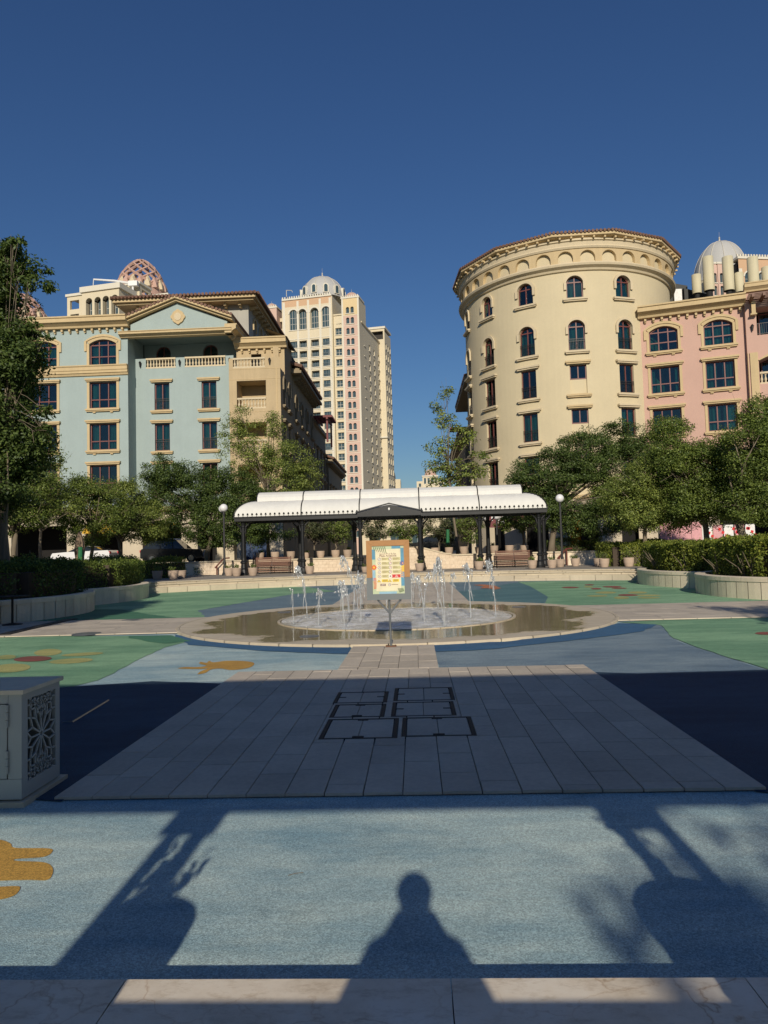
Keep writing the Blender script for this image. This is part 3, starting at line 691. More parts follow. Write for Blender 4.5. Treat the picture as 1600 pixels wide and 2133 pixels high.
def paving(name, x0, x1, y0, y1, w, lens, along='y', skip=None, z=0.004):
    mb = MB(); mb.mat('joint'); mb.add([(x0, y0, z), (x1, y0, z), (x1, y1, z), (x0, y1, z)], [(0, 1, 2, 3)])
    base = struct(mb.build(name)); n = 0
    a0, a1, b0, b1 = (x0, x1, y0, y1) if along == 'y' else (y0, y1, x0, x1)
    k = int(round((a1-a0)/w)); w = (a1-a0)/k
    for i in range(k):
        p = b0 - random.choice(lens)*random.random()
        while p < b1-1e-6:
            l = random.choice(lens); q = p+l; s0, s1 = max(p, b0), min(q, b1)
            if b1-s1 < 0.12: s1 = b1; q = b1+1
            if s1-s0 > 0.02:
                u0, u1 = a0+w*i, a0+w*(i+1)
                rc = (u0, u1, s0, s1) if along == 'y' else (s0, s1, u0, u1)
                segs = [(s0, s1)]
                if skip == 'covers':
                    for (ra, rb, rc_, rd_) in sub_covers(u0, u1, s0, s1):
                        place('slab', slab_mesh(rb-ra, rd_-rc_), base, ((ra+rb)/2, (rc_+rd_)/2, z+random.uniform(0, .0025)))
                    segs = []
                elif skip:
                    segs = skip(u0, u1, s0, s1)
                for (e0, e1) in segs:
                    if e1-e0 < 0.04: continue
                    L = round(e1-e0, 3)
                    if along == 'y': place('slab', slab_mesh(w, L), base, ((u0+u1)/2, (e0+e1)/2, z+random.uniform(0, .0025)))
                    else: place('slab', slab_mesh(L, w), base, ((e0+e1)/2, (u0+u1)/2, z+random.uniform(0, .0025)))
                    n += 1
            p = q
    return base
def cut_covers(u0, u1, s0, s1):
    segs = [(s0, s1)]
    for a, b, c, d in COVERS:
        if u0 < b-0.02 and u1 > a+0.02:
            new = []
            for e0, e1 in segs:
                if e1 <= c or e0 >= d: new.append((e0, e1)); continue
                if e0 < c: new.append((e0, c))
                if e1 > d: new.append((d, e1))
            segs = new
    return segs
paving('forecourt_paving', -2.47, 2.21, 4.82, 9.86, 0.26, [0.5, 0.6, 0.75, 0.9, 1.05], skip='covers')
def cut_fount(u0, u1, s0, s1):
    xm = (u0+u1)/2-FC.x
    lim = FC.y-math.sqrt(max(0, (RF+.02)**2-max(abs(u0-FC.x), abs(u1-FC.x))**2))
    return [(s0, min(s1, lim))]
paving('fountain_walk', -1.11, 0.27, 9.862, 12.9, 0.276, [0.6, 0.8, 1.0], skip=cut_fount)
def cut_l(u0, u1, s0, s1):
    m = max(abs(u0-FC.y), abs(u1-FC.y)); lim = FC.x-math.sqrt(max(0, RF**2-min(m, RF)**2)); return [(s0, min(s1, lim))]
def cut_r(u0, u1, s0, s1):
    m = max(abs(u0-FC.y), abs(u1-FC.y)); lim = FC.x+math.sqrt(max(0, RF**2-min(m, RF)**2)); return [(max(s0, lim), s1)]
paving('side_walk', -15, -3.0, 15.15, 18.75, 0.36, [0.7, 0.9, 1.2], along='x', skip=cut_l, z=0.014)
paving('side_walk', 2.0, 15, 15.5, 19.6, 0.41, [0.7, 0.9, 1.2], along='x', skip=cut_r, z=0.016)
def cut_far(u0, u1, s0, s1):
    m = max(abs(u0-FC.x), abs(u1-FC.x)); return [(max(s0, FC.y+math.sqrt(RF**2-m*m)), s1)]
paving('far_walk', -2.6, 1.6, 21.2, 36.3, 0.42, [0.9, 1.2, 1.5], skip=cut_far, z=0.014)

# ------------------------------------------------------------------ access covers
def access_cover(x0, x1, y0, y1, label, ends):
    r = thing('access_cover', label, 'manhole cover', ((x0+x1)/2, (y0+y1)/2, 0.004), group='access covers in the forecourt')
    w, l = (x1-x0)/2, (y1-y0)/2; t_ = 0.035
    mb = MB(); mb.mat('rubber_black'); h = 0.021
    mb.box(-w, w, -l, -l+t_, 0, h); mb.box(-w, w, l-t_, l, 0, h); mb.box(-w, -w+t_, -l+t_, l-t_, 0, h); mb.box(w-t_, w, -l+t_, l-t_, 0, h)
    local(r, mb, 'frame')
    mb = MB(); mb.mat('joint'); mb.box(-w+t_, w-t_, -l+t_, l-t_, 0, 0.006); local(r, mb, 'tray')
    n = 2; ww = 2*(w-t_-0.006)/n
    for i in range(n):
        o = place('slab_inset', slab_mesh(ww, 2*(l-t_-0.004), 0.017), r, None); o.location = (-w+t_+.006+ww*(i+.5), 0, 0.004); o.rotation_euler = (0, 0, 0)
    for e in ends:
        mb = MB(); mb.mat('rubber_black')
        ex, ey = (0, e*(l-t_-0.028)) if e in (-1, 1) else ((w-t_-0.04)*(1 if e == 2 else -1), 0)
        a, b = (0.05, 0.022) if e in (-1, 1) else (0.04, 0.018)
        mb.box(ex-a, ex+a, ey-b, ey+b, 0.019, 0.0235); local(r, mb, 'lifting_hole')
lab = ['front left of the six black-framed access covers in the paving', 'front right of the six black-framed access covers in the paving', 'middle right black-framed access cover in the slab forecourt', 'back right black-framed access cover nearest the sign', 'middle left black-framed access cover in the slab forecourt', 'back left black-framed access cover in the slab forecourt']
for (a, b, c, d), lb, en in zip(COVERS, lab, ((-1, 1), (-1, 1), (-2, 2), (-2, 2), (-1, 1), (-2, 2))): access_cover(a, b, c, d, lb, en)
# small grey drain lids on the left side walk
for i, (px, py, lb) in enumerate(((181, 1323, 'round grey drain lid at the edge of the left side walk'), (277, 1294, 'small round lid on the far edge of the left side walk'))):
    p = gnd(px, py); mb = MB(); mb.mat('steel'); mb.lathe([(0, 0.012), (0.30, 0.012), (0.31, 0.0)], 24); mb.lathe([(0.25, 0.0125), (0.255, 0.016), (0.27, 0.016), (0.275, 0.0125)], 24)
    tag(mb.build('drain_lid', None, (p.x, p.y, 0.024)), lb, 'drain lid')
# black trench drain crossing the left side walk
a, b = gnd(5, 1326), gnd(150, 1292)
r = thing('trench_drain', 'long black grated drain running across the shaded left side walk', 'drain', tuple(a))
d = (b-a); L = d.length; d.normalize(); nrm = Vector((-d.y, d.x, 0))
mb = MB(); mb.mat('rubber_black'); pts = [a+nrm*.16, a-nrm*.16, b-nrm*.16, b+nrm*.16]
mb.add([(p.x, p.y, 0.036) for p in pts]+[(p.x, p.y, 0.046) for p in pts], [(0, 1, 2, 3), (4, 5, 6, 7), (0, 1, 5, 4), (1, 2, 6, 5), (2, 3, 7, 6), (3, 0, 4, 7)]); mb.build('channel', r)
mb = MB(); mb.mat('steel')
for i in range(int(L/0.12)):
    p = a+d*(i*0.12+.06); q = [p+nrm*.12-d*.02, p-nrm*.12-d*.02, p-nrm*.12+d*.02, p+nrm*.12+d*.02]
    mb.add([(v.x, v.y, 0.05) for v in q], [(0, 1, 2, 3)])
mb.build('grating', r)
# thin metal edge set into the rubber on the left
p0, p1, p2 = gnd(132, 1507), gnd(150, 1507), gnd(226, 1461)
mb = MB(); mb.mat('steel'); mb.tube([p0+Vector((0, 0, .012)), p1+Vector((0, 0, .012)), p2+Vector((0, 0, .012))], 0.011, 5)
tag(mb.build('metal_edge_strip'), 'thin bent metal strip lying on the shaded navy surface', 'metal strip')
# a dry twig
p0, p1 = gnd(600, 1826), gnd(632, 1820); mb = MB(); mb.mat('bark'); mb.tube([p0+Vector((0, 0, .006)), (p0+p1)/2+Vector((0, .004, .008)), p1+Vector((0, 0, .006))], 0.0018, 5)
tag(mb.build('twig'), 'thin dark twig lying on the pale blue surface', 'twig')

# ------------------------------------------------------------------ marble steps at the front
st = thing('marble_steps', 'veined beige marble steps along the bottom of the picture', 'steps', (0, 2.2, 0))
z1 = 0.17
for i, (a, b) in enumerate(((-6.0, -4.3), (-4.3, -2.7), (-2.7, -1.03), (-1.03, 0.075), (0.075, 1.04), (1.04, 2.6), (2.6, 4.3), (4.3, 6.0))):
    mb = MB(); mb.mat('marble'); mb.box(a+.002, b-.002, 1.55, 2.48, 0.0, z1-.003); mb.box(a+.002, b-.002, 1.55, 2.50, z1-.03, z1); mb.build('tread', st)
for i in range(8):
    a = -6+1.5*i; mb = MB(); mb.mat('marble'); mb.box(a+.002, a+1.498, -6, 1.548, 0.0, z1-.012); mb.build('tread', st)

# ------------------------------------------------------------------ fountain
f = thing('fountain', 'round flush stone fountain basin with bursting water jets', 'fountain', (FC.x, FC.y, 0))
mb = MB(); mb.mat('basin_stone'); n = 96
mb.lathe([(0.0, 0.032), (2.5, 0.036), (4.2, 0.044), (4.98, 0.052)], n); o = local(f, mb, 'basin', True)
for i in range(48):
    mb = MB(); mb.mat('stone_pale'); a0, a1 = 2*PI*i/48+.002, 2*PI*(i+1)/48-.002
    mb.lathe([(4.985, 0.0), (4.985, 0.054), (RF-.01, 0.054), (RF, 0.046), (RF, 0.0)], 4, a0=a0, a1=a1); local(f, mb, 'rim_stone')
for i in range(36):
    mb = MB(); mb.mat('stone_pale'); a0, a1 = 2*PI*i/36+.003, 2*PI*(i+1)/36-.003
    mb.lathe([(2.75, 0.03), (2.75, 0.052), (2.81, 0.052), (2.81, 0.03)], 3, a0=a0, a1=a1); local(f, mb, 'inner_ring_stone')
mb = MB(); mb.mat('foam'); R, T = 22, 72; vs = [(0, 0, .055)]; fs = []
for i in range(1, R+1):
    for k in range(T):
        r_ = 2.72*i/R; a = 2*PI*k/T; b_ = math.exp(-((r_-1.7)/0.7)**2)
        vs.append((r_*math.cos(a), r_*math.sin(a), 0.042+random.uniform(0, .05)*b_))
for k in range(T): fs.append((0, 1+k, 1+(k+1) % T))
for i in range(R-1):
    for k in range(T): fs.append((1+i*T+k, 1+(i+1)*T+k, 1+(i+1)*T+(k+1) % T, 1+i*T+(k+1) % T))
mb.add(vs, fs); local(f, mb, 'water_sheet', True)
def jet(base, h, drift, clump, seed):
    """one rising stream that tears into strands falling back, with fine drops"""
    random.seed(seed); mb = MB(); mb.mat('water'); n = 20; pts = []; rs = []
    for i in range(n+1):
        t = i/n; pts.append(Vector((base.x+drift*t*t+random.uniform(-.006, .006), base.y+random.uniform(-.006, .006), 0.04+h*t*0.96))); rs.append(0.013+random.uniform(-.004, .005)-.005*t)
    mb.tube(pts, rs, 7)
    for i in range(3+clump//2):                          # ballistic strands leaving the stream near its crest
        t0 = random.uniform(.45, .98); p0 = Vector((base.x+drift*t0*t0, base.y, .04+h*t0*.96)); a = random.uniform(0, 6.28); vx = random.uniform(.02, .34); vz = random.uniform(.0, 1.1)*math.sqrt(max(.05, 1-t0)*2)+random.uniform(0, .5)
        L = random.uniform(.10, .34); q = []; r_ = random.uniform(.004, .011)*(1 if clump < 15 else 1.35)
        for k in range(8):
            tt = L*k/7; q.append(p0+Vector((math.cos(a)*vx*tt+random.gauss(0, .004), math.sin(a)*vx*tt, vz*tt-4.9*tt*tt)))
        if q[-1].z < .05: continue
        mb.tube(q, [r_*(.5+.5*math.sin(PI*(k+.6)/8))*random.uniform(.6, 1.3) for k in range(8)], 6)
    top = pts[-1]
    for i in range(clump*2):                             # lumps in the crest
        t = random.random()**1.6; p = top+Vector((random.gauss(drift*.3, .03+.05*t), random.gauss(0, .04), -h*0.25*t+random.uniform(-.02, .05)))
        mb.ball(p, random.uniform(.010, .030)*(1.1-t*.5), 8, 6, (random.uniform(.5, 1.0), random.uniform(.5, 1.0), random.uniform(1.0, 2.4)), .3)
    for i in range(50+clump*2):
        t = random.random(); p = Vector((base.x+random.gauss(drift*t, .04+.13*t), base.y+random.gauss(0, .10), 0.05+h*t)); mb.ball(p, random.uniform(.002, .0065), 5, 4)
    for i in range(70):                                  # splash at the foot
        a = random.uniform(0, 6.28); r_ = abs(random.gauss(0, .20)); mb.ball((base.x+r_*math.cos(a), base.y+r_*math.sin(a), 0.05+random.expovariate(1/.06)), random.uniform(.003, .011), 5, 4)
    o = stuff(mb.build('water_jet', f, None, smooth=True)); return o
JETS = [(611, 1302, 1226, 2, 0), (664, 1305, 1228, 14, .02), (676, 1320, 1212, 8, -.03), (697, 1272, 1212, 8, .0), (716, 1268, 1158, 34, -.15), (737, 1275, 1200, 10, .06), (752, 1300, 1200, 36, .02), (640, 1290, 1178, 26, -.1),
        (728, 1292, 1225, 22, -.05), (868, 1262, 1196, 18, .0), (884, 1300, 1200, 16, -.06), (913, 1268, 1180, 22, -.02), (930, 1306, 1163, 44, -.05), (942, 1270, 1195, 6, .03), (967, 1314, 1194, 5, -.14), (981, 1290, 1174, 24, -.03),
        (1033, 1285, 1166, 30, -.06), (690, 1262, 1190, 10, .02), (900, 1262, 1215, 8, .05), (800, 1264, 1220, 12, .0)]
for i, (px, by, ty, cl, dr) in enumerate(JETS):
    g0 = gnd(px, by, 0.04); dv = g0-FC; dv.z = 0
    if dv.length > 2.6: g0 = FC+dv.normalized()*2.6; g0.z = 0.04
    h = at(px, ty, g0.y).z-0.04; jet(g0, h, dr*1.6, cl, 100+i)
random.seed(5); mb = MB(); mb.mat('water')
for i in range(1700):
    a = random.uniform(0, 6.28); r_ = min(2.7, abs(random.gauss(1.5, .65))); z = 0.06+random.expovariate(1/0.09)
    mb.ball((FC.x+r_*math.cos(a), FC.y+r_*math.sin(a), min(z, 0.9)), random.uniform(.003, .008), 5, 4)
stuff(mb.build('spray', f, None, smooth=True))
for i in range(3):
    mb = MB(); mb.mat('steel'); a = (0.6, 2.5, 4.3)[i]; mb.lathe([(0, .055), (.17, .055), (.19, .045)], 20, (FC.x+3.9*math.cos(a), FC.y+3.9*math.sin(a), 0)); mb.build('drain_cover', f)

# ------------------------------------------------------------------ arc of stone steps to the terrace
A0, A1 = rad(52), rad(128)
sp = struct(MB().build('terrace')) if False else None
mb = MB(); mb.mat('street_paving')
ap = ring_pts(RS+0.9, rad(40), rad(140), 40); pts = [(x, y) for x, y in ap]+[(-40, 46.3), (-40, 30), (-30, 46.29)][:1]
poly = [(40, 46.3), (40, ap[0][1])]+ap+[(-40, ap[-1][1]), (-40, 46.3)]
mb.prism(poly, 0.001, ZT); ter = struct(mb.build('terrace'))
steps = thing('stone_steps', 'curved pale limestone steps rising to the white-roofed terrace', 'steps', (FC.x, FC.y+RS, 0))
def arc_stone(r0, r1, z0, z1, a0, a1, parent, name='step_stone', mat='stone_pale', c=None, n=3, g=0.003):
    c = c or FC
    mb = MB(); mb.mat(mat); b = .012
    mb.lathe([(r0, z0), (r0, z1-b), (r0+b, z1), (r1, z1), (r1, z0)], n, (c.x, c.y, 0), a0+g/ max(r0, 1)*3, a1-g/max(r0, 1)*3)
    return mb.build(name, parent)
def course(r0, r1, z0, z1, a0, a1, length, parent, **k):
    n = max(1, int((a1-a0)*r0/length)); cuts = [a0+(a1-a0)*i/n+(random.uniform(-.25, .25)*(a1-a0)/n if 0 < i < n else 0) for i in range(n+1)]
    for i in range(n): arc_stone(r0, r1, z0, z1, cuts[i], cuts[i+1], parent, **k)
# middle: tall plinth course with two slim nosings; stairs of three risers at both sides
mL, mR, eL, eR = rad(103.5), rad(74), rad(131), rad(50)
course(RS, RS+.9, 0.0, 0.27, mR, mL, 1.1, steps)
course(RS+.20, RS+1.0, 0.272, 0.37, eR, eL, 1.4, steps)
course(RS+.15, RS+1.3, 0.372, 0.41, eR, eL, 1.4, steps)
course(RS+.34, RS+1.3, 0.412, ZT-.03, eR, eL, 1.2, steps)
course(RS+.30, RS+1.3, ZT-.028, ZT+.012, eR, eL, 1.2, steps)
for lo, hi in ((mL, rad(112)), (rad(66), mR)):
    course(RS, RS+.9, 0.0, 0.13, lo, hi, 1.3, steps); course(RS+.08, RS+.9, 0.132, 0.27, lo, hi, 1.3, steps)
for lo, hi in ((rad(112), eL), (eR, rad(66))): course(RS, RS+.9, 0.0, 0.27, lo, hi, 1.0, steps)

# ------------------------------------------------------------------ retaining wall behind the terrace
WY = 44.35
rw = thing('retaining_wall', 'low cream stone-tiled retaining wall behind the canopy posts', 'wall', (0, WY, ZT))
mb = MB(); mb.mat('tile_wall'); mb.box(-13.4, 9.3, WY, WY+.4, ZT, ZS+.02); mb.build('wall_body', rw)
def wall_coping(a, b, zz):
    k = int((b-a)/1.1)
    for i in range(k):
        x0, x1 = a+(b-a)*i/k, a+(b-a)*(i+1)/k; mb = MB(); mb.mat('stone_pale'); mb.box(x0+.003, x1-.003, WY-.07, WY+.5, zz, zz+.09); mb.build('coping_stone', rw)
wall_coping(-13.4, -2.9, ZS+.022); wall_coping(2.2, 9.3, ZS+.022)
mb = MB(); mb.mat('tile_wall'); n = 24
top = []
for i in range(n+1):
    x = -2.9+5.1*i/n; t = abs((x+.35)/2.55); top.append((x, ZS+.1+0.52*(0.5+0.5*math.cos(PI*min(1, t*1.02)))**0.8))
mb.plate([(-2.898, ZS+.022)]+[(2.198, ZS+.022)]+top[::-1][0:], WY+.002, WY+.398); mb.build('raised_centre', rw)
mb = MB(); mb.mat('stone_pale')
for i in range(n):
    (xa, za), (xb, zb) = top[i], top[i+1]; mb.plate([(xa, za+.002), (xb, zb+.002), (xb, zb+.08), (xa, za+.08)], WY-.05, WY+.45)
mb.build('raised_coping', rw)
for s_, x0 in ((-1, -13.4), (1, 9.3)):                 # plain side lengths running behind the hedges
    o = thing('boundary_wall', ('left' if s_ < 0 else 'right')+' end of the boundary wall hidden behind the hedge', 'wall', (x0, WY, 0))
    mb = MB(); mb.mat('stone_planter'); mb.box(min(x0, s_*60), max(x0, s_*60), WY+.02, WY+.38, 0, ZS+.02); mb.build('wall_body', o)
    for i in range(24):
        xa = x0+s_*(abs(s_*60-x0))*i/24; xb = x0+s_*(abs(s_*60-x0))*(i+1)/24; mb = MB(); mb.mat('stone_pale'); mb.box(min(xa, xb)+.003, max(xa, xb)-.003, WY-.03, WY+.43, ZS+.021, ZS+.1); mb.build('coping_stone', o)
# stepped stone pier at the left stairs
p = at(466, 1150, 47.2)
pr = thing('stone_pier', 'stepped cream ashlar pier beside the left stair handrail', 'wall', (p.x, 47.2, ZS))
for i, (a, b, z0, z1_) in enumerate(((440, 488, 1172, 1186), (448, 488, 1155, 1172), (452, 488, 1140, 1155), (468, 488, 1128, 1140))):
    k = 3
    A, B = at(a, 1150, 47.2).x, at(b, 1150, 47.2).x
    zl, zh = at(466, z1_, 47.2).z, at(466, z0, 47.2).z
    for j in range(k): mb = MB(); mb.mat('stone_pale'); mb.box(A+(B-A)*j/k+.004, A+(B-A)*(j+1)/k-.004, 47.2, 48.0, zl+.003, zh-.003); mb.build('stone_block', pr)

# ------------------------------------------------------------------ planters with hedges
def planter(name_label, c, r, a0, a1, h, panel=0.42):
    o = thing('planter', name_label, 'planter', (c[0], c[1], 0))
    n = int((a1-a0)*r/panel)
    for i in range(n): arc_stone(r-.12, r, 0.0, h-.13, a0+(a1-a0)*i/n, a0+(a1-a0)*(i+1)/n, o, 'panel_stone', 'stone_planter', Vector((c[0], c[1], 0)), 2)
    n = int((a1-a0)*r/0.85)
    for i in range(n):
        mb = MB(); mb.mat('stone_planter'); b = .015; g = .002
        mb.lathe([(r-.30, h-.128), (r-.30, h), (r+.02-b, h), (r+.02, h-b), (r+.02, h-.128)], 4, (c[0], c[1], 0), a0+(a1-a0)*i/n+g/r*2, a0+(a1-a0)*(i+1)/n-g/r*2); mb.build('cap_stone', o)
    mb = MB(); mb.mat('soil'); pts = [(c[0]+(r-.2)*math.cos(a0+(a1-a0)*i/30), c[1]+(r-.2)*math.sin(a0+(a1-a0)*i/30)) for i in range(31)]
    mb.add([(x, y, h-.10) for x, y in pts], [tuple(range(31))]); mb.build('soil', o)
planter('nearer left planter of tall shaded stone panels under the big tree', (-15.0, 21.0), 5.0, rad(-140), rad(85), 0.62)
planter('farther left planter with stone panels reaching the steps', (-17.9, 27.8), 7.0, rad(-60), rad(100), 0.60)
planter('farther right curved stone planter in front of the hedge', (15.7, 29.2), 6.6, rad(95), rad(265), 0.60)
planter('nearer right curved stone planter cut by the picture edge', (13.9, 22.6), 5.0, rad(110), rad(290), 0.62)

# ================================================================== BUILDINGS
def modillions(parent, F, u0, u1, v, step=0.62, w=0.17, h=0.19, d=0.30, mat='trim'):
    n = int((u1-u0)/step); key = ('modillion', w, h, d, mat)
    def fn(mb): mb.mat(mat); mb.box(-w/2, w/2, -d, 0.0, 0, h); mb.box(-w/2+.02, w/2-.02, -d*.6, 0.0, -h*.6, -.002)
    me = wmesh(key, fn)
    for i in range(n):
        u = u0+(u1-u0)*(i+.5)/n; place('modillion', me, parent, F.P(u, v, 0), F.rot(u))
def cornice(parent, F, u0, u1, v0, v1, d=0.75, mat='trim', name='cornice'):
    mb = MB(); mb.mat(mat); h = v1-v0
    profile_strip(mb, F, u0, u1, [(0.0, v0), (-d*.35, v0), (-d*.42, v0+h*.18), (-d*.8, v0+h*.42), (-d*.9, v0+h*.45), (-d*.9, v0+h*.82), (-d, v0+h*.86), (-d, v1), (0.3, v1), (0.3, v0)])
    return mb.build(name, parent)
def tiles(parent, pts0, pts1, dia=0.3, mat='tile_roof', name='roof_tiles'):
    """row of barrel tiles along an eave: pts0 eave line ends, pts1 upper line ends"""
    a, b = Vector(pts0[0]), Vector(pts0[1]); c, d = Vector(pts1[0]), Vector(pts1[1]); n = max(2, int((b-a).length/dia)); mb = MB(); mb.mat(mat)
    for i in range(n):
        t = (i+.5)/n; mb.tube([a+(b-a)*t, c+(d-c)*t], dia*.42, 6)
    return mb.build(name, parent)
def block(parent, name, mat, x0, x1, y0, y1, z0, z1):
    mb = MB(); mb.mat(mat); mb.box(x0, x1, y0, y1, z0, z1); return mb.build(name, parent)

# ---------------------------------------------------------------- blue building on the left
bl = thing('blue_building', 'pale blue rendered apartment block with a pediment and sandstone trim', 'building', (-24, 60, ZS))
F = Face(0, 60.0)
rowsz = [(18.29, 20.57, .38), (14.60, 16.85, 0), (11.0, 13.25, 0), (7.38, 9.66, 0)]
cols = [(-38.1, -35.7), (-32.81, -30.36), (-27.5, -25.15)]
mb = MB(); mb.mat('wall_blue'); ops = [(a, b, z0, z1_, r_) for a, b in cols for z0, z1_, r_ in rowsz]
wall(mb, F, -42, -24.15, 5.8, 21.9, ops, .32)
fbox(mb, F, -24.152, -24.15, 5.8, 21.9, 0.0, 3.6); mb.build('wall', bl)
for ci, (a, b) in enumerate(cols):
    for ri, (z0, z1_, r_) in enumerate(rowsz):
        cur = [[True, 1.0, False, .5], [1.0, False, False, .45], [.8, .7, .7, False]][ci][ri]
        window(bl, F, (a+b)/2, z0, b-a, z1_-z0, r_, 3, (0.36, 0.80) if r_ else (0.34,), curtain=cur, surround=.22, sill=not r_, brackets=True)
cornice(bl, F, -42, -24.0, 21.55, 22.42, .95); modillions(bl, F, -42, -24.2, 21.28, .64)
mb = MB(); mb.mat('trim')
profile_strip(mb, F, -42, -24.1, [(0, 17.42), (-.12, 17.42), (-.2, 17.6), (-.28, 17.62), (-.28, 17.8), (-.34, 17.86), (-.34, 18.12), (-.42, 18.2), (-.42, 18.28), (0, 18.28)]); mb.build('band_course', bl)
F2 = Face(0, 61.7)
c2 = [(-22.48, -21.15), (-18.29, -16.97)]; r2 = [(14.61, 16.99), (11.0, 13.38), (7.4, 9.76)]
mb = MB(); mb.mat('wall_blue'); wall(mb, F2, -24.148, -15.42, 5.8, 18.27, [(a, b, z0, z1_, 0) for a, b in c2 for z0, z1_ in r2], .32)
bal = [(F2.uz(304, 757)[0], F2.uz(366, 757)[0]), (F2.uz(385, 757)[0], F2.uz(470, 757)[0])]
wall(mb, F2, -24.148, -15.42, 18.272, 19.22, [(a, b, 18.32, 19.22, 0) for a, b in bal], .24)
fbox(mb, F2, -24.14, -15.42, 18.16, 18.26, .002, 2.2)                                   # loggia floor
mb.build('wall', bl)
for a, b in bal: balustrade(bl, F2, a, b, 18.325, 19.24, .0)
for i, (a, b) in enumerate(c2):
    for j, (z0, z1_) in enumerate(r2): window(bl, F2, (a+b)/2, z0, b-a, z1_-z0, 0, 2, (), curtain=[[.7, 1.0], [1.0, .8], [1.0, .6]][j][i], rail=1.0)
F3 = Face(0, 63.8)
mb = MB(); mb.mat('wall_blue'); dr = [(F3.uz(325, 735)[0], F3.uz(356, 735)[0]), (F3.uz(423, 735)[0], F3.uz(454, 735)[0])]
wall(mb, F3, -24.148, -15.3, 18.0, 21.3, [(a, b, 18.27, 20.9, (b-a)/2) for a, b in dr], .3); mb.build('loggia_wall', bl)
for a, b in dr: window(bl, F3, (a+b)/2, 18.28, b-a, 2.6, (b-a)/2, 2, (.5,), curtain=False, sill=False, hood=False)
# gable with tympanum over the loggia
mb = MB(); mb.mat('wall_blue'); ax, az = -19.81, 23.55
mb.plate([(-23.9, 21.0), (-15.5, 21.0), (-15.5, 21.75), (ax, az-.05), (-23.9, 21.75)], 60.02, 60.5); mb.box(-24.1, -15.44, 60.5, 63.8, 21.0, 21.1); mb.build('gable', bl)
cornice(bl, Face(0, 60.02), -24.75, -15.0, 20.58, 21.02, .7)
mb = MB(); mb.mat('trim')
for sx_, xe in ((-1, -24.75), (1, -14.95)):
    for k, (o0, o1, y0) in enumerate(((0.0, .16, 59.6), (.17, .34, 59.35))):
        dx, dz = ax-xe, az-21.68; L = math.hypot(dx, dz); nx, nz = (-dz/L*sx_*-1, abs(dx)/L)
        mb.plate([(xe, 21.68+o0), (ax, az+o0), (ax, az+o1), (xe, 21.68+o1)], y0, 60.6)
mb.build('raking_cornice', bl)
for xe in (-24.85, -14.85):
    tiles(bl, ((xe, 59.3, 22.07), (ax, 59.3, az+.40)), ((xe, 66.0, 22.07), (ax, 66.0, az+.40)), .32)
me_ = MB(); me_.mat('trim'); cx, cz = at(371, 660, 59.95).x, at(371, 660, 59.95).z
pts = []
for i in range(48):
    a = 2*PI*i/48; r_ = .50+.10*abs(math.cos(2*a))**.6+.04*math.cos(8*a); pts.append((cx+r_*math.cos(a), cz+r_*1.05*math.sin(a)))
me_.plate(pts, 59.86, 60.03); o = me_.build('medallion', bl)
mb = MB(); mb.mat('trim_light'); mb.plate([(cx+.3*math.cos(2*PI*i/20), cz+.34*math.sin(2*PI*i/20)) for i in range(20)], 59.82, 59.862); mb.build('shield', o)
def wall_lantern(parent, p, rz=0.0):
    def fn(mb):
        mb.mat('iron'); mb.lathe([(0.0, -.30), (.05, -.26), (.11, .12), (.13, .14), (.02, .26), (0, .3)], 6, (0, -.16, 0)); mb.box(-.03, .03, -.16, 0, .16, .22)
    place('wall_lantern', wmesh(('wall_lantern',), fn), parent, p, rz)
for px in (293, 375, 479): wall_lantern(bl, F2.P(F2.uz(px, 758)[0], 18.72, 0))
# sandstone balcony bay at the right end
F4 = Face(0, 60.0)
U = lambda px: F4.uz(px, 800)[0]
mb = MB(); mb.mat('wall_sand'); ops = [(-14.76, -12.25, z0, z0+2.4, 0) for z0 in (14.09, 10.5, 6.9)]
wall(mb, F4, -15.4, -11.0, 5.8, 17.5, ops, 2.0)
wall(mb, F4, -15.4, -11.0, 17.502, 18.46, [(-15.05, -12.3, 17.6, 18.46, 0)], .24)
fbox(mb, F4, -15.4, -11.05, 17.36, 17.48, .002, 2.0)
fbox(mb, F4, -15.41, -15.402, 5.8, 18.46, 0, 1.8); fbox(mb, F4, -14.9, -12.1, 6.0, 17.0, 2.0, 2.1); mb.build('balcony_bay', bl)
balustrade(bl, F4, -15.05, -12.3, 17.6, 18.48); wall_lantern(bl, F4.P(U(563), 18.1, 0))
for z0 in (14.09, 10.5, 6.9): balustrade(bl, F4, -14.74, -12.27, z0, z0+.95, .05)
mb = MB(); mb.mat('trim')
for z in (9.2, 10.2, 12.9, 13.8, 16.6, 17.48):
    fbox(mb, F4, -15.43, -10.97, z, z+.03, -.02, 0.0)
fbox(mb, F4, -11.35, -11.28, 5.8, 17.5, -.05, 0); mb.build('joint_lines', bl)
F5 = Face(0, 61.9)
mb = MB(); mb.mat('wall_sand'); wall(mb, F5, -15.2, -10.95, 17.4, 20.0, [(-13.9, -13.0, 17.5, 19.3, 0)], .4); fbox(mb, F5, -11.9, -11.4, 17.4, 20.3, -.3, 0); mb.build('set_back_wall', bl)
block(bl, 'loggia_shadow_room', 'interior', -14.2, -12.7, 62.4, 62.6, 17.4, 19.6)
cornice(bl, F5, -15.3, -10.7, 19.75, 20.62, .8); modillions(bl, F5, -15.0, -11.0, 19.5, .62)
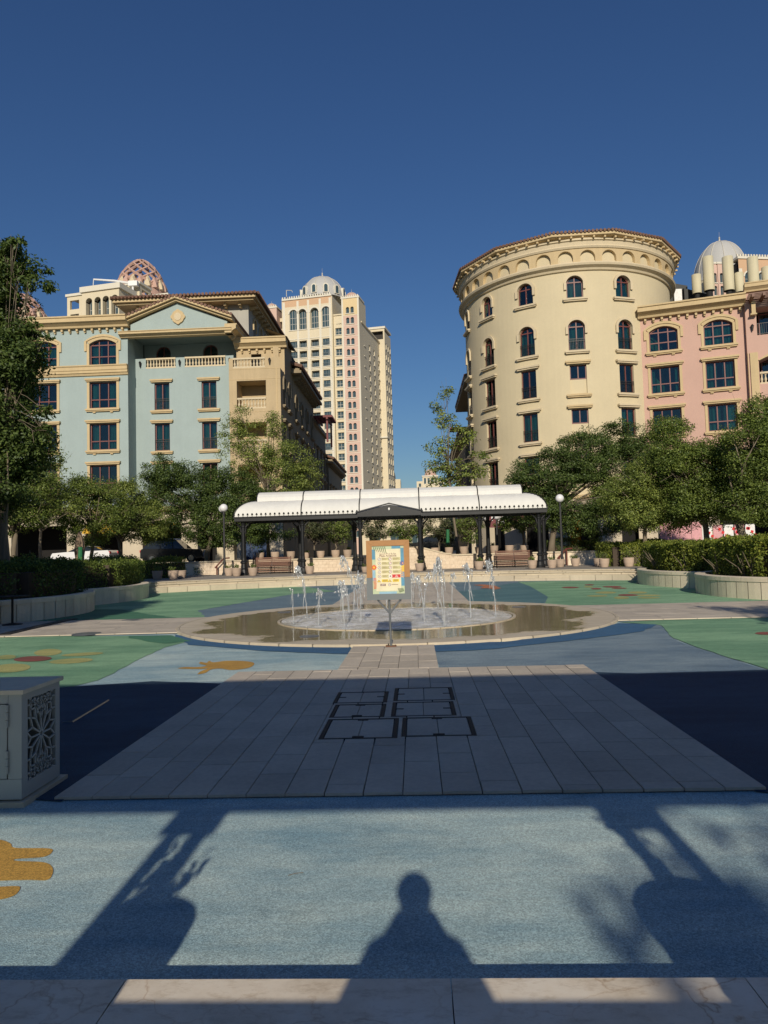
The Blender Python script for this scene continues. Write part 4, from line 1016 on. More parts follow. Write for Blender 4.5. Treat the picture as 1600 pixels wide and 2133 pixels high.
# top storey set back, tiled eaves
mb = MB(); mb.mat('wall_grey'); F6 = Face(0, 66.0)
aw = [(F6.uz(427, 650)[0], F6.uz(445, 650)[0]), (F6.uz(460, 650)[0], F6.uz(477, 650)[0])]
wall(mb, F6, -26.0, -15.0, 20.0, 25.4, [(a, b, 22.6, 24.55, (b-a)/2) for a, b in aw], .3)
F6s = Face(-15.0, 66.0, PI/2); wall(mb, F6s, 0, 14, 20.0, 25.4, [(2+2.6*i, 3.0+2.6*i, 22.4, 24.5, .5) for i in range(4)], .3); mb.build('top_storey', bl)
for a, b in aw: window(bl, F6, (a+b)/2, 22.6, b-a, 1.95, (b-a)/2, 2, (.6,), curtain=False, sill=False, surround=.2, hood=False)
for i in range(4): window(bl, F6s, 2.5+2.6*i, 22.4, 1.0, 2.1, .5, 2, (.6,), curtain=False, hood=True)
mb = MB(); mb.mat('trim'); mb.box(-27.4, -14.0, 64.5, 81.5, 25.42, 25.7); mb.box(-27.1, -14.25, 64.8, 81.2, 25.25, 25.418); mb.build('eaves', bl)
modillions(bl, F6, -26.0, -15.0, 25.0, 1.25, .24, .22, .7); modillions(bl, F6s, 0, 14, 25.0, 1.25, .24, .22, .7)
mb = MB(); mb.mat('tile_roof'); mb.add([(-27.6, 64.3, 25.72), (-13.8, 64.3, 25.72), (-13.8, 81.7, 25.72), (-27.6, 81.7, 25.72), (-20.5, 73, 27.3)], [(0, 1, 4), (1, 2, 4), (2, 3, 4), (3, 0, 4), (0, 3, 2, 1)]); mb.build('roof', bl)
tiles(bl, ((-27.6, 64.2, 25.78), (-13.8, 64.2, 25.78)), ((-26.4, 65.7, 26.04), (-15, 65.7, 26.04)), .34); tiles(bl, ((-13.7, 64.3, 25.78), (-13.7, 81, 25.78)), ((-15, 65.7, 26.04), (-15, 80, 26.04)), .34)
# stone ground floor with dark arcade openings
Fg = Face(0, 59.7); mb = MB(); mb.mat('stone_pale')
gops = [(-40.2, -36.6, ZS, 4.6, 0), (-34.2, -29.4, ZS, 4.6, 0), (-27.8, -24.6, ZS, 4.6, 0), (-22.9, -19.6, ZS, 4.5, .0), (-18.2, -15.9, ZS, 4.4, 0), (-14.6, -12.4, ZS, 4.4, 0)]
wall(mb, Fg, -42, -10.98, ZS, 5.85, gops, 1.0); mb.build('stone_base', bl)
mb = MB(); mb.mat('trim'); profile_strip(mb, Fg, -42, -10.9, [(0, 5.5), (-.2, 5.55), (-.3, 5.8), (-.3, 5.95), (.3, 5.95), (.3, 5.5)]); mb.build('base_course', bl)
block(bl, 'interior', 'interior', -41.9, -11.6, 64.2, 78, ZS, 21.2); block(bl, 'room_block', 'interior', -41.9, -24.4, 61.6, 64.1, ZS+3.8, 21.2); block(bl, 'room_block', 'interior', -24.0, -15.6, 63.0, 63.6, ZS+3.6, 17.9)
block(bl, 'flat_roof', 'street_paving', -42, -15.6, 60.4, 80, 21.3, 21.52)
Fgs = Face(-15.3, 60.1, PI/2); cornice(bl, Fgs, -.6, 6.0, 20.58, 21.35, .75); modillions(bl, Fgs, .2, 5.8, 20.36, .6)
mb = MB(); mb.mat('wall_blue'); fbox(mb, Fgs, .4, 6.0, 21.3, 21.9, .3, .5); mb.build('gable_return', bl)
for (x0, x1_, mt_, z0, z1_) in ((-27.6, -24.8, 'yellow_cloth', 4.0, 4.4), (-22.7, -19.9, 'yellow_cloth', 3.9, 4.3)):
    mb = MB(); mb.mat(mt_); mb.add([(x0, 59.6, z1_+.25), (x1_, 59.6, z1_+.25), (x1_, 58.7, z0), (x0, 58.7, z0), (x1_, 58.7, z0-.18), (x0, 58.7, z0-.18)], [(0, 1, 2, 3), (3, 2, 4, 5)]); mb.build('awning', bl)
block(bl, 'orange_door_panel', 'orange_cloth', at(386, 1140, 60.6).x, at(418, 1140, 60.6).x, 60.6, 60.7, ZS, 3.5)
block(bl, 'blue_shopfront', 'blue_front', -14.9, -11.9, 60.9, 61.0, ZS, 4.4)

# ---------------------------------------------------------------- street side of the left block
sb = thing('street_terrace', 'shaded sandstone block receding along the street from the blue building', 'building', (-11, 80, ZS))
Fs = Face(-11.0, 60.0, PI/2)                        # u runs along +Y
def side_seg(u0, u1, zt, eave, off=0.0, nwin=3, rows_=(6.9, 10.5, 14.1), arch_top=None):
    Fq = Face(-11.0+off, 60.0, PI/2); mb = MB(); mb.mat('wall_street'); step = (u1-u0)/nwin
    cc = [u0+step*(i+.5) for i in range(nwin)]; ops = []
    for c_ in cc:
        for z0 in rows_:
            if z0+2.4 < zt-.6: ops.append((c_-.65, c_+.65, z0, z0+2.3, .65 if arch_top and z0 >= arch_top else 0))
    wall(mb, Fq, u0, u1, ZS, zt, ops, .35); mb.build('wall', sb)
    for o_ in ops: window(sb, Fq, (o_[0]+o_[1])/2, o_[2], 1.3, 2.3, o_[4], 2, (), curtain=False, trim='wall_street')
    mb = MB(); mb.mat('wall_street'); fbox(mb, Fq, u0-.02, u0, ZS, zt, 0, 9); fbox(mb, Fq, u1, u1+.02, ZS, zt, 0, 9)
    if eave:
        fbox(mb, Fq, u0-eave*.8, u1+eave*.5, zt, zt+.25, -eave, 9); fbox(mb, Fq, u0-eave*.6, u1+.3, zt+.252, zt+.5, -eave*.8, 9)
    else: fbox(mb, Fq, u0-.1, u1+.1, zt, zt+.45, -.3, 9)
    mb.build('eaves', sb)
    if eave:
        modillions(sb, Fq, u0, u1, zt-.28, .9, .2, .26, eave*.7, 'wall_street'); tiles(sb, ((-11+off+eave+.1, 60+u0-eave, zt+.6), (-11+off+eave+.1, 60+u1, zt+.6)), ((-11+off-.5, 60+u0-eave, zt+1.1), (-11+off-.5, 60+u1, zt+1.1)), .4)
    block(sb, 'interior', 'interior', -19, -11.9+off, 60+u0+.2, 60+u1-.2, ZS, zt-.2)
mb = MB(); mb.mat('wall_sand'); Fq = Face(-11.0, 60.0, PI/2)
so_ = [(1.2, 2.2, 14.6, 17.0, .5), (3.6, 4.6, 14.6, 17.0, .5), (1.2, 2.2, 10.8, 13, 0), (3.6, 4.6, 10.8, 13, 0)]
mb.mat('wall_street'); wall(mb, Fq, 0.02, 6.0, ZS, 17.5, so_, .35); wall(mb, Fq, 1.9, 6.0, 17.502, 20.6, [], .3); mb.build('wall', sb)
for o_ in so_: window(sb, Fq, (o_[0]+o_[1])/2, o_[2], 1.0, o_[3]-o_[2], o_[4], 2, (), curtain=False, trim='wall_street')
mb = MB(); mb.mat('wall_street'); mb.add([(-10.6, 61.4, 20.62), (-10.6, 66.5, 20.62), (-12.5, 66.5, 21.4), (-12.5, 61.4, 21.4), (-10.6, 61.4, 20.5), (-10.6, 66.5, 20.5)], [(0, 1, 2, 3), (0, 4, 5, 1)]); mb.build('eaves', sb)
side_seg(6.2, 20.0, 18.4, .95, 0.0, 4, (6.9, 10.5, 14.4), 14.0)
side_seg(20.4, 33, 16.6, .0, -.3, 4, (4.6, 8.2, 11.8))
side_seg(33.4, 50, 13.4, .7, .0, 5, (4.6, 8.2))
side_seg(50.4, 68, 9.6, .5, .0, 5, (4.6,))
# maroon timber pergola on the street side
p = at(657, 850, 82)
pg = thing('street_pergola', 'small maroon timber pergola high on the shaded street facade', 'pergola', (p.x, 82, p.z))
for i in range(8): mb = MB(); mb.mat('maroon'); mb.box(-11.2, -8.9, 80.2+i*.55, 80.38+i*.55, 17.0, 17.25); mb.build('rafter', pg)
for x in (-9.5, -10.6): mb = MB(); mb.mat('maroon'); mb.box(x-.1, x+.1, 80, 84.6, 16.75, 16.997); mb.build('beam', pg)
for y in (80.3, 84.2): mb = MB(); mb.mat('maroon'); mb.box(-9.62, -9.42, y, y+.2, 14.2, 16.748); mb.build('post', pg)

# ---------------------------------------------------------------- round beige tower on the right
CX, CY, RT = 14.6, 67.1, 9.24
rt = thing('round_building', 'round cream apartment tower with arcaded frieze and tiled roof', 'building', (CX, CY, ZS))
C = Cyl(CX, CY, RT)
rz_ = [(21.75, 23.55, 'a'), (17.45, 19.9, 'ar'), (13.9, 16.25, 'r'), (10.3, 12.65, 'r'), (6.7, 9.05, 'r')]
th = [C.uz(px, py)[0] for px, py in ((980, 650), (1020, 640), (1094, 615), (1197, 600), (1295, 598))]
gap = th[3]-th[2]
cols_c = [th[2]-2*gap, th[2]-gap, th[2], th[3], th[3]+gap]
UC = [RT*rad(a) for a in range(-120, 121, 3)]
ops = []
for u in cols_c:
    for z0, z1_, k in rz_: ops.append((u-.66, u+.66, z0, z1_, .5 if 'a' in k else 0))
mb = MB(); mb.mat('wall_beige'); wall(mb, C, -RT*rad(120), RT*rad(120), 5.6, 24.05, ops, .3, UC); mb.build('wall', rt)
for i, u in enumerate(cols_c):
    for j, (z0, z1_, k) in enumerate(rz_):
        if i == 3 and j in (2, 3):                     # blocked lower half with a panel
            window(rt, C, u, z0+1.2, 1.32, z1_-z0-1.2, 0, 2, (), curtain=False, sill=False, hood=False, frame='frame_red')
            mb = MB(); mb.mat('wall_beige'); mb.box(-.655, .655, .22, .27, 0, 1.195); o = mb.build('infill_panel', rt, C.P(u, z0, 0), C.rot(u))
            wn = window(rt, C, u, z0, 1.32, z1_-z0, 0, 1, (), curtain=False, depth=.4)
            continue
        cur = [[1.0, .8, .9, .7, .8], [1.0, 1.0, False, .6, .9], [False, .8, False, 1.0, False], [1.0, .9, .7, 1.0, .8], [1.0, .9, False, 1.0, .8]][i][j]
        window(rt, C, u, z0, 1.32, z1_-z0, .5 if 'a' in k else 0, 2, (.74,) if k == 'a' else ((.8,) if 'a' in k else ()), curtain=cur, rail=.95 if 'r' in k else 0, trim='trim_light', surround=.0)
def ring_prof(name, prof, mat='trim_light'):
    mb = MB(); mb.mat(mat); mb.lathe(prof, 120, (CX, CY, 0)); return mb.build(name, rt, smooth=False)
ring_prof('lower_moulding', [(RT-.05, 23.9), (RT+.15, 23.95), (RT+.22, 24.1), (RT+.5, 24.25), (RT+.56, 24.4), (RT+.5, 24.5), (RT+.2, 24.55), (RT+.2, 24.7)])
CB = Cyl(CX, CY, RT+.34); n = 34; st_ = 2*PI*CB.R*(240/360)/ (n*240/360)
mb = MB(); mb.mat('trim'); step = 2*PI*CB.R/n; u0 = -step*11.5
ops = [(u0+step*i+step*.16, u0+step*(i+1)-step*.16, 24.56, 25.52, step*.335) for i in range(23)]
wall(mb, CB, u0, u0+step*23, 24.5, 25.72, ops, .27, [u0+step*23*q/200 for q in range(200)]); mb.build('arcade_frieze', rt)
ring_prof('frieze_back', [(RT+.06, 24.4), (RT+.06, 25.7)], 'wall_beige')
ring_prof('upper_moulding', [(RT+.1, 25.65), (RT+.42, 25.66), (RT+.5, 25.8), (RT+.44, 25.9), (RT+.5, 26.2), (RT+.62, 26.24), (RT+.62, 26.34), (RT+.46, 26.4), (RT+.46, 26.5), (RT+.3, 26.5)])
me_ = None
def fn(mb): mb.mat('trim'); mb.box(-.07, .07, -.42, 0, .06, .2); mb.box(-.055, .055, -.2, 0, -.04, .058)
for i in range(54):
    a = -PI*.75+PI*1.5*i/53; place('modillion', wmesh(('eave_bracket',), fn), rt, (CX+(RT+.45)*math.sin(a), CY-(RT+.45)*math.cos(a), 26.27), a)
NE = 13; RO = RT+1.02; ev = [(CX+RO*math.sin(2*PI*(i+.42)/NE), CY-RO*math.cos(2*PI*(i+.42)/NE)) for i in range(NE)]
def ngon(mb, r, z): return [(CX+r*math.sin(2*PI*(i+.42)/NE), CY-r*math.cos(2*PI*(i+.42)/NE), z) for i in range(NE)]
mb = MB(); mb.mat('trim'); lv = [(RT+.2, 26.5), (RO-.15, 26.52), (RO, 26.58), (RO, 26.78), (RO-.3, 26.8)]
vs = [p for r_, z in lv for p in ngon(mb, r_, z)]; mb.add(vs, [(j*NE+i, j*NE+(i+1) % NE, (j+1)*NE+(i+1) % NE, (j+1)*NE+i) for j in range(4) for i in range(NE)]); mb.build('eaves', rt)
mb = MB(); mb.mat('tile_roof'); vs = ngon(mb, RO+.08, 26.82)+[(CX, CY, 28.6)]; mb.add(vs, [(i, (i+1) % NE, NE) for i in range(NE)]+[tuple(range(NE))]); mb.build('roof', rt)
for i in range(NE):
    a, b = ngon(mb, RO+.12, 26.86)[i], ngon(mb, RO+.12, 26.86)[(i+1) % NE]; c_, d_ = ngon(mb, RO-1.6, 27.12)[i], ngon(mb, RO-1.6, 27.12)[(i+1) % NE]
    tiles(rt, (a, b), (c_, d_), .3)
CG = Cyl(CX, CY, RT+.15); mb = MB(); mb.mat('stone_pale'); gp = [(u-1.15, u+1.15, ZS, 4.6, .0) for u in cols_c]; wall(mb, CG, -RT*rad(120), RT*rad(120), ZS, 5.62, gp, .8, UC); mb.build('stone_base', rt)
ring_prof('base_course', [(RT, 5.4), (RT+.3, 5.45), (RT+.36, 5.7), (RT, 5.75)], 'trim')
mb = MB(); mb.mat('interior'); mb.lathe([(RT-1.3, ZS), (RT-1.3, 24), (0, 24)], 40, (CX, CY, 0)); mb.build('interior', rt)
bp = C.P(th[2]+.9, 4.7, -.5)
# receding wing on the street behind the round tower
rwg = thing('street_wing', 'shaded wing of the cream building receding along the street', 'building', (6.2, 85, ZS))
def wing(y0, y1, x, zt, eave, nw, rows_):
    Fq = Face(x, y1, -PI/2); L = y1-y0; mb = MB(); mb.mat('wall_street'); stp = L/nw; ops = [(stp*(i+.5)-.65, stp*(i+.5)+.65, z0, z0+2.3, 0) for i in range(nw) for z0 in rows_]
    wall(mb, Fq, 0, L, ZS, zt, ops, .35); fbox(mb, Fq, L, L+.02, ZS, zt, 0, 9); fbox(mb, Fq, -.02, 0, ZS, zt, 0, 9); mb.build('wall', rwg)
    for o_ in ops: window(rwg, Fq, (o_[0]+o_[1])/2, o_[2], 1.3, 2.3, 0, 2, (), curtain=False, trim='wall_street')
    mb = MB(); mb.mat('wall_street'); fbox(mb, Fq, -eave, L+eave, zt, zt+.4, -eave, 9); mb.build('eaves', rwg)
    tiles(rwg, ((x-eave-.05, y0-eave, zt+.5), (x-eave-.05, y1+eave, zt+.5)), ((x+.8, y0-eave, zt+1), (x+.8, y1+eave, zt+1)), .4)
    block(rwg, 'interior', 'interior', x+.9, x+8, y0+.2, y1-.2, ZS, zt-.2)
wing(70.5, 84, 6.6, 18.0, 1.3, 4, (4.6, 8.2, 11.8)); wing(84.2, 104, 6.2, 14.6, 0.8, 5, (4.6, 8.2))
mb = MB(); mb.mat('maroon')
for i in range(6): mb.box(4.6, 6.6, 85+i*.5, 85.16+i*.5, 16.0, 16.2)
mb.build('roof_pergola', rwg)

# ---------------------------------------------------------------- pink building at the right edge
PL = Vector((20.3, 62.4)); ang = math.atan2(60.0-62.4, 27.91-20.1)
pk = thing('pink_building', 'pink rendered apartment block joined to the round cream tower', 'building', (24, 61, ZS))
_u = C.uz(1334, 660)[0]; _p = C.P(_u, 0, -.05)
F = Face(_p.x-1.0*math.cos(ang), _p.y-1.0*math.sin(ang), ang)
ue = F.uz(1550, 640)[0]; cc = [(F.uz(1352, 705)[0], F.uz(1412, 705)[0]), (F.uz(1466, 700)[0], F.uz(1527, 700)[0])]
zk = (F.uz(1496, 752)[1]-1.6)/15.03; Z = lambda z: 1.6+(z-1.6)*zk
rz2 = [(Z(18.0), Z(20.1), .40), (Z(14.40), Z(16.63), 0), (Z(10.83), Z(13.02), 0), (Z(7.25), Z(9.45), 0)]
mb = MB(); mb.mat('wall_pink'); wall(mb, F, 0, ue, 5.6, Z(21.5), [(a, b, *r_) for a, b in cc for r_ in rz2], .32); mb.build('wall', pk)
for i, (a, b) in enumerate(cc):
    for j, (z0, z1_, r_) in enumerate(rz2): window(pk, F, (a+b)/2, z0, b-a, z1_-z0, r_, 3, (.36, .78) if r_ else (.36,), curtain=[[False, 1.0], [.3, .8], [False, .9], [.5, .5]][j][i], surround=.2, brackets=True)
cornice(pk, F, .75, ue+.05, Z(20.9), Z(21.8), 1.0); modillions(pk, F, 1.0, ue, Z(20.62), .6)
# projecting bay with balcony, pergola and balustrade at the picture edge
Fb = Face(F.P(ue, 0, -.4).x, F.P(ue, 0, -.4).y, ang)
mb = MB(); mb.mat('wall_pink'); wall(mb, Fb, 0, 9, 5.6, Z(22.3), [(.75, 6, Z(14.3), Z(16.85), .6), (.75, 6, Z(18.3), Z(20.6), 0), (.9, 6, Z(10.8), Z(13.1), 0)], 1.6); fbox(mb, Fb, -.01, 0, 5.6, Z(22.3), 0, .4); mb.build('balcony_bay', pk)
cornice(pk, Fb, 0, 9, Z(21.9), Z(22.6), .5)
mb = MB(); mb.mat('trim'); fbox(mb, Fb, .15, .7, 5.6, Z(16.9), -.12, 0); fbox(mb, Fb, 0.0, .05, 5.6, Z(16.9), -.06, 0)
ap = arc_pts(.72, 6.05, Z(17.2), .9, 14); ip = arc_pts(.78, 5.95, Z(16.85), .6, 14)
for i in range(14):
    vs = [Fb.P(*ap[i], -.1), Fb.P(*ap[i+1], -.1), Fb.P(*ip[i+1], -.1), Fb.P(*ip[i], -.1), Fb.P(*ap[i], 0), Fb.P(*ap[i+1], 0), Fb.P(*ip[i+1], 0), Fb.P(*ip[i], 0)]; mb.add(vs, [(0, 1, 2, 3), (0, 1, 5, 4), (2, 3, 7, 6)])
mb.build('stone_surround', pk)
balustrade(pk, Fb, .78, 5.9, Z(14.3), Z(15.3), .1)
for k in range(3): window(pk, Face(Fb.P(0, 0, 1.5).x, Fb.P(0, 0, 1.5).y, ang), 1.8+1.6*k, Z(14.3), 1.3, 2.1, 0, 1, (), curtain=.5, sill=False, hood=False); window(pk, Face(Fb.P(0, 0, 1.5).x, Fb.P(0, 0, 1.5).y, ang), 1.8+1.6*k, Z(18.3), 1.3, 2.1, 0, 1, (), curtain=.6, sill=False, hood=False)
mb = MB(); mb.mat('rail_black')
for z in (Z(18.4), Z(19.25)): fbox(mb, Fb, .76, 5.9, z, z+.04, .05, .09)
for i in range(34): fbox(mb, Fb, .8+i*.15, .82+i*.15, Z(18.44), Z(19.25), .06, .08)
mb.build('railing', pk)
mb = MB(); mb.mat('trim'); fbox(mb, Fb, .3, .75, Z(19.9), Z(20.0), -.5, -.1); fbox(mb, Fb, .4, .68, Z(20.002), Z(21.0), -.45, -.2); mb.build('pergola_bracket', pk)
for i in range(6): mb = MB(); mb.mat('wood'); fbox(mb, Fb, .3+i*.75, .48+i*.75, Z(21.0), Z(21.25), -1.6, .1); mb.build('pergola_rafter', pk)
for i in range(5): mb = MB(); mb.mat('wood'); fbox(mb, Fb, 0.1, 6.5, Z(21.252), Z(21.34), -1.5+i*.33, -1.38+i*.33); mb.build('pergola_batten', pk)
wall_lantern(pk, Fb.P(.42, Z(18.95), 0), ang)
mb = MB(); mb.mat('stone_pale'); Fgk = Face(F.o[0], F.o[1]-.2, ang); wall(mb, Fgk, 0, ue+9, ZS, 5.6, [(1.5, 4.2, ZS, 4.6, 0), (6, 9.5, ZS, 4.6, 0), (11, 15, ZS, 4.6, 0)], .8); mb.build('stone_base', pk)
mb = MB(); mb.mat('interior'); pp = [F.P(.2, 0, 2.4), F.P(ue+9, 0, 2.4), F.P(ue+9, 0, 12), F.P(.2, 0, 12)]; mb.prism([(p.x, p.y) for p in pp], ZS, Z(21)); mb.build('interior', pk)
mb = MB(); mb.mat('street_paving'); pp = [F.P(.2, 0, .4), F.P(ue+9, 0, .4), F.P(ue+9, 0, 12.5), F.P(.2, 0, 12.5)]; mb.prism([(p.x, p.y) for p in pp], Z(20.7), Z(20.95)); mb.build('flat_roof', pk)
mb = MB(); mb.mat('wall_pink'); fbox(mb, F, ue-.3, ue, 5.6, Z(21.4), 8, 12); mb.build('party_wall', pk)
# dark sheds and white flues on its roof
sh = thing('roof_shed', 'dark sloping metal roof housing between tower and flues', 'roof shed', tuple(at(1415, 620, 67)))
mb = MB(); mb.mat('dark_metal_roof'); a = at(1392, 588, 67); b = at(1432, 595, 67); c_ = at(1432, 622, 67); d_ = at(1392, 622, 67)
mb.plate([(a.x, a.z), (b.x, b.z), (c_.x, c_.z-1.5), (d_.x, d_.z-1.5)], 67, 71); mb.build('housing', sh)
a = at(1425, 600, 66.5); b = at(1476, 613, 66.5); mb = MB(); mb.mat('dark_metal_roof'); mb.plate([(a.x, a.z), (b.x, b.z), (b.x, b.z-1.0), (a.x, a.z-1.5)], 66.5, 70); mb.build('lean_to', sh)
mb = MB(); mb.mat('white_paint'); a = at(1410, 612, 66.9); mb.box(a.x-.35, a.x+.35, 66.6, 66.98, a.z-.9, a.z+.35); mb.build('white_cabinet', sh)
fl = [(1450, 573, 612, 18, 'shortest white roof flue with a peeling patch'), (1474, 536, 606, 21, 'tall cream roof flue first beside the grey dome'), (1515, 536, 606, 21, 'tall whitish roof flue in front of the pink turret'), (1539, 569, 609, 17, 'short cream roof flue between two tall ones'), (1567, 537, 605, 21, 'tall stained cream roof flue before the arched windows'), (1597, 557, 602, 20, 'cream roof flue cut by the right picture edge')]
for px, ty, by, w_, lb in fl:
    Yf = 65.5; p0, p1 = at(px+2, by, Yf), at(px, ty, Yf); r_ = w_/2*Yf/FPX*1.02
    o = thing('roof_flue', lb, 'flue', (p0.x, Yf, 21.3), group='white cylinders on the pink roof')
    mb = MB(); mb.mat('cylinder_paint'); mb.lathe([(r_, p0.z), (r_, p1.z), (r_-.03, p1.z), (r_-.03, p0.z)], 28, (p1.x, Yf, 0)); mb.build('barrel', o, smooth=True)
    mb = MB(); mb.mat('cylinder_paint'); mb.lathe([(0, p1.z-.02), (r_-.03, p1.z-.02)], 28, (p1.x, Yf, 0)); mb.build('cap', o)
    mb = MB(); mb.mat('rubber_black'); mb.lathe([(r_*.55, 21.25), (r_*.55, p0.z+.1)], 16, (p1.x, Yf, 0)); mb.build('pipe', o)

# ---------------------------------------------------------------- the far towers
def merlons(parent, F, u0, u1, v, step=.8, h=.8, mat='tower_white'):
    mb = MB(); mb.mat(mat); n = int((u1-u0)/step)
    for i in range(n): fbox(mb, F, u0+(u1-u0)*i/n, u0+(u1-u0)*i/n+step*.5, v, v+h, 0, .35)
    mb.build('merlons', parent)
def dome(parent, c, R, zb, H, mat, ribs=12, rib_mat='dome_rib', finial=2.0, stilt=0.0):
    mb = MB(); mb.mat(mat); pr_ = [(R*1.0, 0)]+[(R*math.cos(t), stilt+H*math.sin(t)) for t in [PI/2*i/16 for i in range(17)]]
    mb.lathe(pr_, 48, (c[0], c[1], zb)); o = mb.build('dome', parent, smooth=True)
    for k in range(ribs):
        a = 2*PI*(k+.5)/ribs; mb = MB(); mb.mat(rib_mat); mb.tube([(c[0]+r_*1.004*math.cos(a), c[1]+r_*1.004*math.sin(a), zb+z) for r_, z in pr_], R*.012+.04, 5); mb.build('dome_rib', o)
    mb = MB(); mb.mat(rib_mat); z = zb+stilt+H; mb.lathe([(R*.06, 0), (R*.02, finial*.3), (R*.035, finial*.4), (.03, finial*.55), (.02, finial)], 8, (c[0], c[1], z-.1)); mb.build('finial', o)
    return o
def tw(parent, F, uc, v0, w, h, rise=0, cols=2, frame='frame_grey', rows=(), depth=.5, bal=False):
    """far window: one mesh of frame and glass, plus sill"""
    rot = F.rot(uc); L = F.P(uc, v0, 0)
    def fn(mb):
        mb.mat('tower_glass'); ap = arc_pts(-w/2, w/2, h, rise, 10) if rise else [(-w/2, h), (w/2, h)]
        mb.plate([(w/2, 0), (-w/2, 0)]+ap, depth, depth+.05); mb.mat(frame); t_ = .09
        for i in range(cols+1):
            x = min(max(-w/2+w*i/cols, -w/2+t_/2), w/2-t_/2); hh = h-rise*.9 if i in (0, cols) else h-rise*.15; mb.box(x-t_/2, x+t_/2, depth-.07, depth-.004, 0, hh)
        for r_ in (0.02,)+rows: mb.box(-w/2+t_, w/2-t_, depth-.06, depth-.004, h*r_, h*r_+t_)
        if not rise: mb.box(-w/2+t_, w/2-t_, depth-.06, depth-.004, h-t_, h)
    o = place('window', wmesh(('window', w, h, rise, cols, frame, rows, depth), fn), parent, L, rot)
    def fs_(mb):
        mb.mat('tower_white'); mb.box(-w/2-.2, w/2+.2, -.2, 0, -.22, 0)
        if bal:
            mb.mat('frame_grey')
            for i in range(9): x = -w/2+w*i/8; mb.box(x-.02, x+.02, -.1, -.06, 0, .95)
            mb.box(-w/2, w/2, -.11, -.05, .95, 1.0)
    place('sill', wmesh(('sill_far', w, bal), fs_), o, L, rot)
    return o
# central tower
TY = 215.0; ta = rad(-11)
tp = at(690, 700, TY)
ct = thing('apartment_tower', 'tall cream apartment tower with a grey ribbed dome, centre', 'building', (tp.x, TY, ZS))
F = Face(tp.x, TY, ta)
u = lambda px, py=700: F.uz(px, py)[0]
zt = lambda px, py: F.uz(px, py)[1]
uL, uR = u(589, 640), u(690, 640); zp = zt(690, 616); FH = 3.22
mb = MB(); mb.mat('tower_cream')
wc = [u(612), u(631), u(656), u(680)]; fl0 = zt(680, 704)      # top of first ordinary storey windows
ops = []; spec = []
for k in range(20):
    zb = fl0-2.2-FH*k
    if zb < 3: break
    for ci, x in enumerate(wc): ops.append((x-1.25, x+1.25, zb, zb+2.1, 0)); spec.append((x, zb, ci))
za0, za1 = zt(680, 681), zt(680, 638)
for x in wc: ops.append((x-1.3, x+1.3, za0, za1, 1.3))
wall(mb, F, uL, uR, ZS, za1+1.0, ops, 1.2); mb.mat('tower_tan'); wall(mb, F, uL, uR, za1+1.002, zp, [], .3); mb.build('main_front', ct)
for x, zb, ci in spec: tw(ct, F, x, zb, 2.5, 2.1, 0, 3, bal=True, depth=.35 if ci in (0, 3) else 1.1)
for x in wc: tw(ct, F, x, za0, 2.6, za1-za0, 1.3, 3, 'frame_white', (.3, .6), depth=.4 if x in (wc[0], wc[3]) else 1.1)
mb = MB(); mb.mat('tower_white')
for x in wc:
    ap = arc_pts(x-1.75, x+1.75, za1+.45, 1.75, 12); ip = arc_pts(x-1.3, x+1.3, za1, 1.3, 12)
    for i in range(12): vs = [F.P(*ap[i], -.15), F.P(*ap[i+1], -.15), F.P(*ip[i+1], -.15), F.P(*ip[i], -.15)]; mb.add(vs, [(0, 1, 2, 3)])
for k in range(21): fbox(mb, F, uL, uR, fl0+.35-FH*k, fl0+.55-FH*k, -.12, 0)
for x in [uL+.4]+[(wc[i]+wc[i+1])/2 for i in range(3)]+[uR-.4]: fbox(mb, F, x-.35, x+.35, ZS, zp-.5, -.1, 0)
fbox(mb, F, uL-.2, uR+.2, zp, zp+.5, -.3, .3); mb.build('white_bands', ct); merlons(ct, F, uL-.2, uR+.2, zp+.5, .75, .7)
mb = MB(); mb.mat('tower_cream'); fbox(mb, F, uR, uR+.3, ZS, zp, 0.01, 26); fbox(mb, F, uL-.3, uL, ZS, zp, 0.01, 26); fbox(mb, F, uL, uR, zp-.6, zp-.2, .31, 26); mb.build('side_walls', ct)
mb = MB(); mb.mat('interior'); fbox(mb, F, uL+.3, uR-.3, ZS, zp-1, 1.9, 24); mb.build('interior', ct)
# recessed column
uA, uB = uR+.3, u(713); zc = zt(700, 655); mb = MB(); mb.mat('tower_cream'); xs_ = u(703); F2_ = Face(F.P(0, 0, 1.2).x, F.P(0, 0, 1.2).y, ta)
ops = [(xs_-1.0, xs_+1.0, fl0-2.2-FH*k, fl0-.1-FH*k, 0) for k in range(-1, 19) if fl0-2.2-FH*k > 3]
wall(mb, F2_, uA, uB, ZS, zc, ops, .6); fbox(mb, F2_, uA, uB, zc, zc+.4, -.3, 8); mb.build('recessed_front', ct)
for k, o_ in enumerate(ops): tw(ct, F2_, xs_, o_[2], 2.0 if k < 3 else 2.0, 2.1, 0, 2, 'frame_white', (.45,))
mb = MB(); mb.mat('interior'); fbox(mb, F2_, uA, uB, ZS, zc-1, .8, 7); mb.build('interior', ct)
